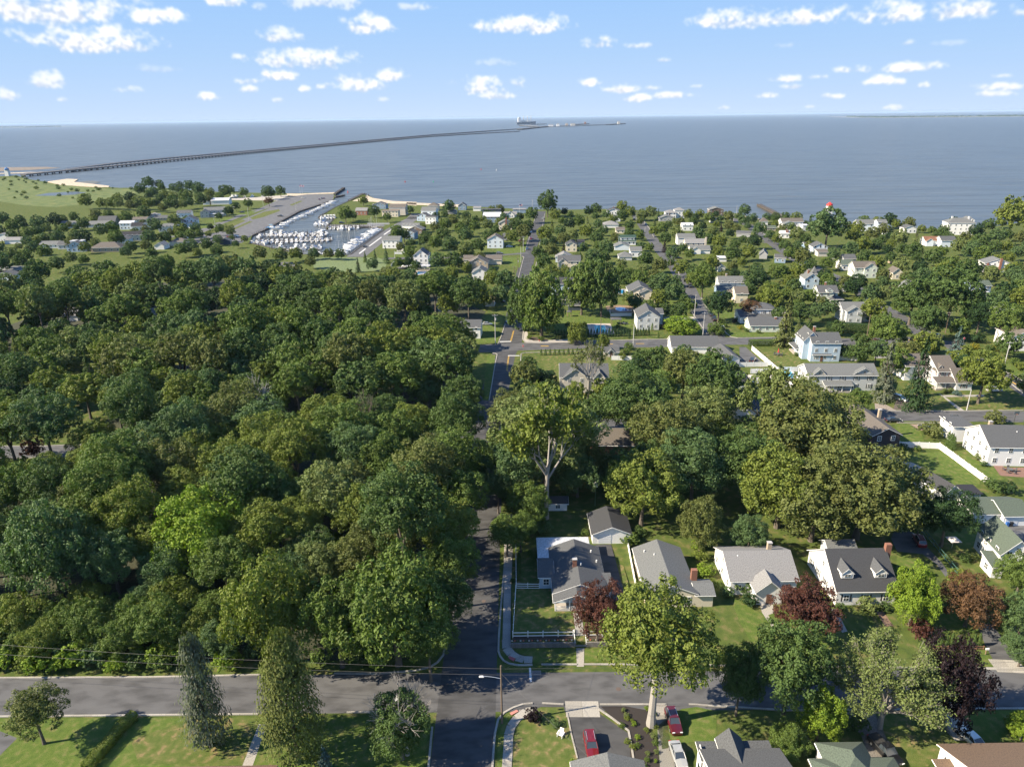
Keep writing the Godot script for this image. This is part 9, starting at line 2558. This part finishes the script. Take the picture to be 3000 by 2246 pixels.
0,-176.4,-352.5,7.7,6.8,17.5,1,314,2,189.7,-348.1,2.0,3.6,4.0,10,315,0,96.6,-350.8,6.0,7.2,10.3,0,316,3,54.2,-356.5,1.1,2.0,2.0,10,317,
3,56.1,-356.7,1.1,1.8,1.8,10,317,3,58.0,-356.9,1.0,1.8,1.8,10,317,2,-274.2,-366.7,3.8,7.0,7.4,2,318,2,275.5,-368.4,1.9,3.6,4.0,0,319,
2,255.4,-377.3,3.0,4.6,5.0,1,320,2,-55.6,-384.5,3.2,6.3,6.7,10,321,2,-257.5,-384.9,3.4,5.4,5.8,0,218,2,235.6,-386.1,2.8,5.0,5.4,1,322,
2,22.5,-388.3,2.9,5.2,5.6,1,323,2,155.7,-389.4,2.3,3.7,4.1,0,324,2,132.7,-391.0,2.2,4.0,4.4,4,325,2,302.5,-411.3,2.9,5.5,5.9,11,326,
2,192.0,-411.2,2.0,3.8,4.2,9,327,2,276.3,-417.8,1.6,3.2,3.6,3,328,2,-92.2,-426.5,2.3,4.5,4.9,10,329,2,135.5,-451.6,1.7,2.8,3.2,0,330,
2,-79.4,-453.7,3.0,5.1,5.5,3,331,2,-86.9,-455.0,2.4,4.5,4.9,3,331,2,-94.0,-458.7,2.0,3.5,3.9,0,332,2,330.5,-465.4,2.0,3.1,3.5,3,333,
2,104.0,-479.0,2.5,4.3,4.7,7,334,0,215.4,-485.9,11.9,10.9,16.1,3,335,2,36.5,-487.5,1.9,2.9,3.3,7,336,2,283.3,-497.5,2.9,5.5,5.9,9,337,
2,46.6,-505.1,2.1,4.0,4.4,1,338,2,327.5,-505.9,2.0,3.1,3.5,2,339,2,8.3,-511.2,2.8,4.6,5.0,4,340,2,-364.6,-514.3,2.3,4.5,4.9,3,341,
0,367.7,-526.7,10.8,11.9,16.7,2,342,2,-66.2,-522.1,1.8,3.0,3.4,3,343,0,-78.9,-534.0,4.9,4.5,6.0,9,344,2,166.6,-566.1,2.2,3.4,3.8,7,345,
2,-363.3,-567.9,2.8,4.3,4.7,10,346,2,33.5,-572.8,3.0,5.3,5.7,2,347,2,-391.6,-573.5,2.9,5.1,5.5,1,348,2,117.8,-585.9,2.5,4.8,5.2,1,349,
2,-412.4,-588.1,2.6,4.2,4.6,10,350,2,247.9,-593.6,2.4,4.3,4.7,3,351,4,-249.3,-602.8,0.62,0.52,0.43,1,352,4,-252.0,-604.2,0.99,0.85,0.70,10,352,
2,-386.5,-614.2,3.3,5.1,5.5,0,353,2,-58.6,-615.5,2.4,4.4,4.8,0,354,2,66.8,-620.0,2.1,3.4,3.8,9,355,2,135.7,-641.3,1.9,2.9,3.3,4,356,
4,-253.0,-641.6,0.56,0.48,0.39,1,352,2,142.2,-642.9,1.7,2.8,3.2,11,357,0,-109.3,-644.4,4.0,3.7,5.1,0,358,0,-146.8,-646.2,7.2,6.6,8.4,0,359,
2,132.7,-645.5,2.4,4.5,4.9,1,360,0,-143.0,-659.4,3.9,3.6,4.9,3,361,0,34.8,-664.7,8.9,9.8,13.9,1,362,2,-47.4,-666.1,2.5,4.2,4.6,3,363,
0,-269.2,-669.7,3.4,3.1,4.5,1,364,0,-126.5,-675.9,5.4,5.0,6.5,1,365,2,-352.0,-679.5,2.0,3.6,4.0,3,366,0,-95.0,-695.6,3.7,3.4,4.8,1,367,
0,-271.0,-700.3,4.6,4.2,5.7,10,368,0,-279.2,-741.6,4.3,4.0,5.4,1,369,0,-273.7,-762.4,5.0,4.6,6.1,0,370,0,-155.6,-775.3,5.3,4.9,6.4,2,371,
0,-258.5,-783.2,5.0,3.5,6.2,11,372,0,-281.3,-853.7,7.6,7.0,8.8,1,373,0,-320.2,-882.9,5.4,5.0,6.5,0,374,0,-276.3,-884.0,6.0,5.6,7.2,1,375,
4,-532.5,-891.7,1.9,1.6,1.3,2,376,4,-591.3,-895.4,2.8,2.4,1.9,3,376,4,-611.0,-903.4,1.8,1.6,1.3,2,376,0,-345.9,-908.9,5.5,5.1,6.7,9,377,
4,-563.8,-917.1,2.9,2.4,2.0,3,376,4,-624.1,-937.0,2.3,1.9,1.6,3,376,4,-636.0,-961.0,3.2,2.7,2.2,2,376,4,-582.9,-968.4,2.0,1.7,1.4,0,376,
4,-574.9,-975.7,3.5,3.0,2.4,3,376,4,-553.6,-976.3,2.2,1.8,1.5,0,376,4,-563.4,-980.8,2.5,2.1,1.7,2,376,4,-658.9,-981.1,2.2,1.8,1.5,3,376,
4,-554.6,-992.2,3.3,2.8,2.3,0,376,4,-512.9,-995.7,3.3,2.8,2.3,0,376,4,-595.7,-999.3,2.8,2.4,2.0,0,376,4,-623.5,-1016.2,3.4,2.9,2.4,3,376,
4,-552.6,-1023.4,1.7,1.5,1.2,3,376,4,-660.0,-1025.5,3.4,2.9,2.4,2,376,4,-698.7,-1025.9,1.9,1.6,1.3,2,376,4,-581.0,-1032.5,2.4,2.0,1.6,9,376,
4,-655.7,-1067.5,2.8,2.3,1.9,9,376,4,-650.3,-1073.3,2.9,2.5,2.1,2,376,4,-740.1,-1094.1,2.7,2.3,1.9,0,376,4,-715.9,-1113.9,2.3,1.9,1.6,2,376,
4,-703.8,-1117.5,3.4,2.9,2.4,0,376,4,-748.6,-1141.6,2.2,1.9,1.5,3,378,4,-738.2,-1142.7,2.4,2.1,1.7,0,378,4,-780.2,-1154.2,3.0,2.6,2.1,2,378,
4,-774.5,-1176.8,1.9,1.6,1.3,3,378,4,-754.2,-1181.4,2.2,1.9,1.5,0,378,4,-797.1,-1199.1,2.1,1.8,1.5,3,378,4,-823.2,-1200.3,2.4,2.0,1.7,0,378,
4,-788.2,-1204.8,3.2,2.7,2.3,2,378,4,-837.6,-1226.0,2.6,2.2,1.8,2,378,4,-835.4,-1252.5,3.4,2.9,2.3,2,378,4,-825.5,-1254.5,3.1,2.7,2.2,2,378]
const FAR_ROWS: Array[float] = [
-204,-309,6.8,-168,-263,5.9,-73,-203,4.6,-181,-332,7.2,-151,-209,4.8,-55,-198,4.5,-39,-253,5.6,-121,-157,3.7,
-170,-334,7.2,-163,-236,5.3,-109,-196,4.4,-204,-356,7.5,-137,-250,5.4,61,-175,4.0,-55,-205,4.6,-47,-162,3.7,
-162,-244,5.3,-106,-323,6.8,-20,-200,4.4,-193,-316,6.6,-121,-288,6.0,-144,-214,4.6,-72,-338,7.0,-132,-346,7.0,
-171,-375,7.6,-98,-346,7.0,-227,-318,6.5,-172,-303,6.2,4,-222,4.7,-176,-295,6.0,-30,-337,6.8,134,-233,4.9,
-115,-301,6.1,49,-223,4.7,-154,-281,5.7,-146,-389,7.6,-137,-364,7.2,-20,-240,4.9,-101,-287,5.8,-53,-290,5.7,
-223,-390,7.5,-205,-389,7.4,-229,-372,7.1,43,-226,4.6,-157,-395,7.5,-120,-310,6.0,-61,-346,6.6,-98,-305,5.9,
-164,-352,6.7,-186,-308,5.9,-219,-363,6.9,-124,-378,7.1,-110,-350,6.6,-110,-314,6.0,85,-113,2.5,29,-211,4.2,
-259,-359,6.7,-125,-162,3.3,-106,-153,3.1,11,-210,4.1,-165,-388,7.0,52,-240,4.6,154,-252,4.8,-128,-358,6.5,
-215,-287,5.3,-113,-160,3.2,4,-207,4.0,-138,-329,6.0,-163,-303,5.5,-56,-330,6.0,-185,-281,5.1,67,-233,4.3,
-225,-352,6.2,-22,-347,6.1,-195,-329,5.8,-195,-372,6.5,-124,-335,5.9,-89,-332,5.9,222,-286,5.1,-143,-288,5.1,
-209,-278,4.9,-157,-271,4.8,-163,-340,5.8,158,-300,5.2,185,-251,4.5,-97,-296,5.1,-173,-281,4.9,-267,-397,6.7,
-214,-379,6.4,20,-208,3.7,-155,-345,5.8,-146,-327,5.5,-207,-298,5.1,-289,-382,6.3,-258,-375,6.2,-132,-389,6.4,
-40,-292,4.9,-181,-396,6.4,-30,-291,4.9,-115,-344,5.6,121,-143,2.6,-158,-318,5.2,-179,-275,4.6,-138,-353,5.8,
-187,-352,5.7,144,-244,4.1,220,-313,5.1,-166,-284,4.6,155,-229,3.9,-207,-346,5.6,234,-316,5.1,-113,-335,5.4,
182,-230,3.8,-106,-299,4.8,-199,-281,4.5,-184,-320,5.1,75,-350,5.5,-154,-327,5.2,156,-235,3.8,-69,-356,5.6,
-29,-321,5.1,-229,-381,5.9,-176,-321,5.0,4,-214,3.5,80,-340,5.3,-116,-326,5.1,121,-321,5.0,123,-332,5.2,
208,-345,5.4,-271,-357,5.5,139,-169,2.9,-99,-367,5.6,-38,-302,4.7,160,-257,4.0,-40,-206,3.3,61,-241,3.8,
-63,-376,5.6,125,-298,4.5,127,-246,3.8,-260,-345,5.1,155,-285,4.3,-73,-297,4.5,246,-379,5.6,262,-341,5.1,
-310,-431,6.3,-91,-368,5.4,-60,-364,5.3,-3,-366,5.3,-44,-339,4.9,-109,-374,5.3,-13,-333,4.8,194,-245,3.6,
-44,-320,4.6,73,-244,3.6,207,-308,4.4,-47,-355,5.0,-34,-424,5.9,67,-365,5.1,-75,-365,5.0,238,-334,4.7,
-67,-384,5.3,-97,-386,5.3,-250,-367,5.0,-120,-369,5.0,233,-377,5.1,-43,-332,4.6,-122,-397,5.3,-5,-338,4.6,
156,-380,5.1,-54,-375,5.1,12,-224,3.2,-244,-354,4.8,247,-394,5.2,245,-328,4.4,183,-278,3.8,-113,-382,5.0,
-87,-374,4.9,-38,-373,4.9,265,-368,4.8,-182,-381,4.9,75,-360,4.6,175,-422,5.4,-132,-376,4.8,8,-229,3.1,
132,-369,4.7,284,-435,5.5,64,-250,3.3,270,-377,4.8,217,-368,4.6,176,-353,4.5,178,-315,4.0,145,-381,4.8,
-185,-360,4.5,62,-312,4.0,172,-332,4.2,-190,-395,4.9,102,-388,4.8,282,-422,5.2,47,-245,3.1,221,-398,4.9,
6,-241,3.1,202,-302,3.8,118,-301,3.7,309,-407,4.9,71,-333,4.1,310,-468,5.6,397,-529,6.3,75,-308,3.8,
253,-368,4.5,20,-417,5.0,-29,-465,5.5,-40,-478,5.6,415,-570,6.7,252,-442,5.2,-46,-368,4.4,251,-419,5.0,
-44,-425,5.0,143,-309,3.7,-315,-530,6.2,232,-328,3.9,59,-386,4.6,209,-402,4.7,136,-305,3.7,143,-251,3.1,
-337,-456,5.3,-276,-374,4.4,-10,-376,4.4,266,-487,5.6,-83,-526,6.0,-121,-389,4.5,-56,-453,5.2,97,-399,4.6,
167,-247,3.0,179,-334,3.9,51,-438,4.9,161,-350,4.0,144,-333,3.8,23,-396,4.5,170,-347,3.9,139,-442,4.9,
-291,-530,5.8,-10,-383,4.3,286,-452,5.0,137,-331,3.7,82,-428,4.7,150,-445,4.9,144,-354,4.0,230,-463,5.1,
277,-385,4.3,165,-363,4.0,59,-327,3.7,334,-489,5.3,-440,-600,6.4,-210,-433,4.7,25,-521,5.6,-219,-490,5.2,
-267,-530,5.6,262,-359,3.9,-32,-519,5.5,369,-495,5.3,253,-346,3.8,150,-387,4.2,125,-252,2.8,-328,-468,5.0,
-16,-361,3.9,124,-362,3.9,63,-465,4.9,-33,-392,4.2,10,-532,5.6,217,-452,4.8,119,-417,4.4,-343,-740,7.5,
136,-283,3.1,-405,-620,6.4,25,-380,4.0,87,-412,4.3,159,-315,3.4,-281,-438,4.5,-357,-495,5.1,62,-509,5.2,
75,-397,4.1,-15,-518,5.3,5,-575,5.8,332,-454,4.6,57,-537,5.4,-148,-457,4.7,230,-395,4.1,240,-500,5.0,
135,-514,5.2,206,-513,5.2,33,-384,3.9,-389,-765,7.5,142,-484,4.9,27,-461,4.6,138,-394,4.0,-49,-528,5.3,
339,-549,5.4,102,-445,4.4,62,-378,3.8,336,-515,5.1,174,-440,4.4,301,-570,5.6,-293,-595,5.8,213,-425,4.2,
-454,-781,7.5,83,-321,3.3,221,-329,3.3,-313,-479,4.7,-7,-353,3.6,195,-251,2.6,-52,-498,4.9,350,-487,4.8,
82,-373,3.7,-261,-570,5.5,-61,-518,5.0,-22,-483,4.7,288,-387,3.8,-319,-468,4.5,212,-282,2.8,257,-507,4.9,
132,-348,3.4,123,-528,5.0,-165,-468,4.5,133,-337,3.3,187,-537,5.1,262,-540,5.1,-361,-815,7.6,201,-377,3.7,
19,-626,5.9,30,-395,3.8,-311,-450,4.3,97,-375,3.6,-402,-638,5.9,-413,-579,5.4,-415,-603,5.6,240,-466,4.4,
1,-514,4.8,-66,-464,4.4,57,-337,3.2,-333,-498,4.6,-328,-594,5.4,-375,-886,8.0,132,-318,3.0,126,-346,3.3,
167,-486,4.5,80,-389,3.6,235,-592,5.4,146,-324,3.1,-38,-555,5.0,200,-438,4.0,-326,-574,5.2,-344,-546,5.0,
-213,-501,4.6,-455,-650,5.8,275,-527,4.8,-344,-682,6.1,-348,-657,5.8,171,-382,3.5,-140,-464,4.2,287,-379,3.5,
18,-460,4.2,38,-508,4.6,134,-380,3.5,-199,-483,4.3,-223,-483,4.3,310,-433,3.9,262,-393,3.6,120,-349,3.2,
-291,-626,5.5,-334,-789,6.8,-366,-620,5.4,-40,-395,3.6,162,-322,2.9,70,-315,2.9,59,-443,3.9,106,-639,5.5,
271,-445,3.9,278,-374,3.3,57,-595,5.2,-58,-695,6.0,-258,-536,4.7,185,-412,3.6,138,-497,4.3,40,-633,5.4,
146,-367,3.3,-341,-878,7.4,317,-523,4.5,117,-384,3.4,124,-637,5.4,-381,-668,5.7,83,-332,2.9,66,-389,3.4,
193,-362,3.2,362,-542,4.6,109,-503,4.3,-286,-462,4.0,-382,-570,4.8,312,-561,4.7,66,-419,3.6,117,-552,4.6,
-19,-443,3.8,174,-408,3.5,-267,-502,4.2,96,-620,5.1,-455,-633,5.2,104,-674,5.5,-423,-816,6.6,168,-376,3.2,
312,-457,3.8,-239,-474,3.9,252,-456,3.8,208,-641,5.2,-372,-750,6.1,-48,-613,5.0,152,-535,4.4,-453,-901,7.2,
176,-361,3.0,282,-573,4.7,-222,-570,4.6,133,-360,3.0,125,-370,3.1,134,-457,3.7,182,-472,3.8,-63,-437,3.6,
-358,-531,4.3,190,-471,3.8,-28,-573,4.6,-84,-429,3.5,176,-368,3.0,288,-415,3.4,-400,-551,4.4,-389,-525,4.2,
137,-344,2.8,152,-481,3.8,-130,-470,3.8,48,-581,4.6,-124,-439,3.5,-18,-584,4.6,-491,-1001,7.7,-26,-419,3.3,
80,-671,5.2,115,-632,4.9,-303,-522,4.1,321,-459,3.6,397,-548,4.3,184,-353,2.8,-322,-525,4.1,376,-516,4.0,
-52,-588,4.5,191,-588,4.5,125,-392,3.1,-57,-424,3.3,38,-544,4.2,-69,-435,3.4,352,-472,3.6,231,-429,3.3,
188,-518,4.0,129,-385,3.0,351,-504,3.8,-262,-485,3.7,307,-500,3.8,-257,-504,3.8,240,-452,3.4,173,-567,4.2,
187,-616,4.6,-376,-680,5.0,-276,-459,3.5,-420,-964,7.0,-382,-583,4.4,206,-542,4.0,114,-451,3.4,-355,-868,6.3,
-339,-559,4.2,-120,-469,3.5,-258,-591,4.4,212,-376,2.9,-300,-503,3.7,89,-376,2.8,207,-392,2.9,208,-502,3.7,
-424,-774,5.6,-431,-887,6.4,129,-409,3.1,47,-534,3.9,268,-391,2.9,15,-583,4.3,76,-516,3.8,-60,-579,4.2,
-400,-647,4.7,170,-613,4.5,-355,-546,4.0,49,-476,3.5,89,-535,3.9,-251,-546,4.0,115,-472,3.5,-112,-467,3.4,
300,-424,3.1,42,-444,3.3,-248,-556,4.0,317,-497,3.6,-434,-776,5.5,188,-503,3.6,-443,-826,5.8,-36,-602,4.3,
203,-603,4.3,176,-389,2.8,-401,-851,5.9,-234,-580,4.1,-411,-767,5.3,223,-605,4.2,96,-577,4.0,-355,-538,3.8,
300,-557,3.9,140,-426,3.0,155,-629,4.3,-76,-494,3.4,72,-585,4.0,-217,-531,3.7,87,-611,4.2,-391,-564,3.9,
96,-528,3.6,149,-585,4.0,-339,-770,5.2,248,-431,3.0,-369,-596,4.0,-444,-656,4.4,-20,-651,4.4,-401,-667,4.5,
263,-559,3.8,-244,-563,3.8,-8,-525,3.5,296,-580,3.9,-386,-840,5.5,97,-426,2.9,-396,-760,5.0,-9,-680,4.5,
-11,-559,3.7,72,-552,3.7,60,-486,3.2,257,-480,3.2,-393,-822,5.3,-328,-826,5.3,72,-661,4.3,-212,-482,3.2,
109,-544,3.6,219,-559,3.6,-71,-513,3.3,-39,-648,4.1,164,-502,3.2,-299,-573,3.7,-353,-740,4.7,235,-614,3.9,
-5,-627,4.0,-66,-645,4.0,-435,-950,5.8,-426,-579,3.6,-341,-760,4.7,-391,-608,3.8,-269,-571,3.5,-3,-563,3.5,
94,-480,3.0,347,-547,3.4,141,-595,3.7,167,-635,3.9,86,-642,3.9,260,-498,3.1,-381,-786,4.7,-298,-588,3.5,
24,-501,3.0,385,-564,3.4,-9,-606,3.6,31,-511,3.1,-423,-858,5.0,163,-530,3.2,217,-609,3.6,-377,-655,3.8,
-479,-1007,5.8,176,-557,3.3,-30,-625,3.6,202,-481,2.8,270,-508,2.9,109,-605,3.5,89,-485,2.8,9,-634,3.6,
223,-585,3.3,-334,-811,4.6,-371,-661,3.7,-71,-584,3.3,-17,-694,3.9,-291,-651,3.6,154,-574,3.2,75,-633,3.5,
129,-584,3.3,-456,-962,5.3,314,-546,3.0,316,-536,3.0,307,-513,2.9,51,-672,3.6,44,-610,3.3,-417,-927,4.9,
167,-581,3.1,-360,-665,3.5,161,-624,3.3,-448,-1000,5.2,-23,-627,3.3,-14,-652,3.4,200,-630,3.2,-296,-522,2.6,
238,-577,2.9,-357,-519,2.6,-200,-539,2.7,213,-577,2.9,-199,-518,2.6,190,-574,2.8,-368,-612,3.0,-60,-670,3.3,
137,-600,2.9,184,-644,3.1,55,-656,3.2,-338,-635,3.0,179,-613,2.9,-384,-629,3.0,-429,-638,3.0,-254,-611,2.8,
-213,-548,2.4,-325,-640,2.8,-239,-569,2.4,-293,-667,2.5,-340,-697,2.4]
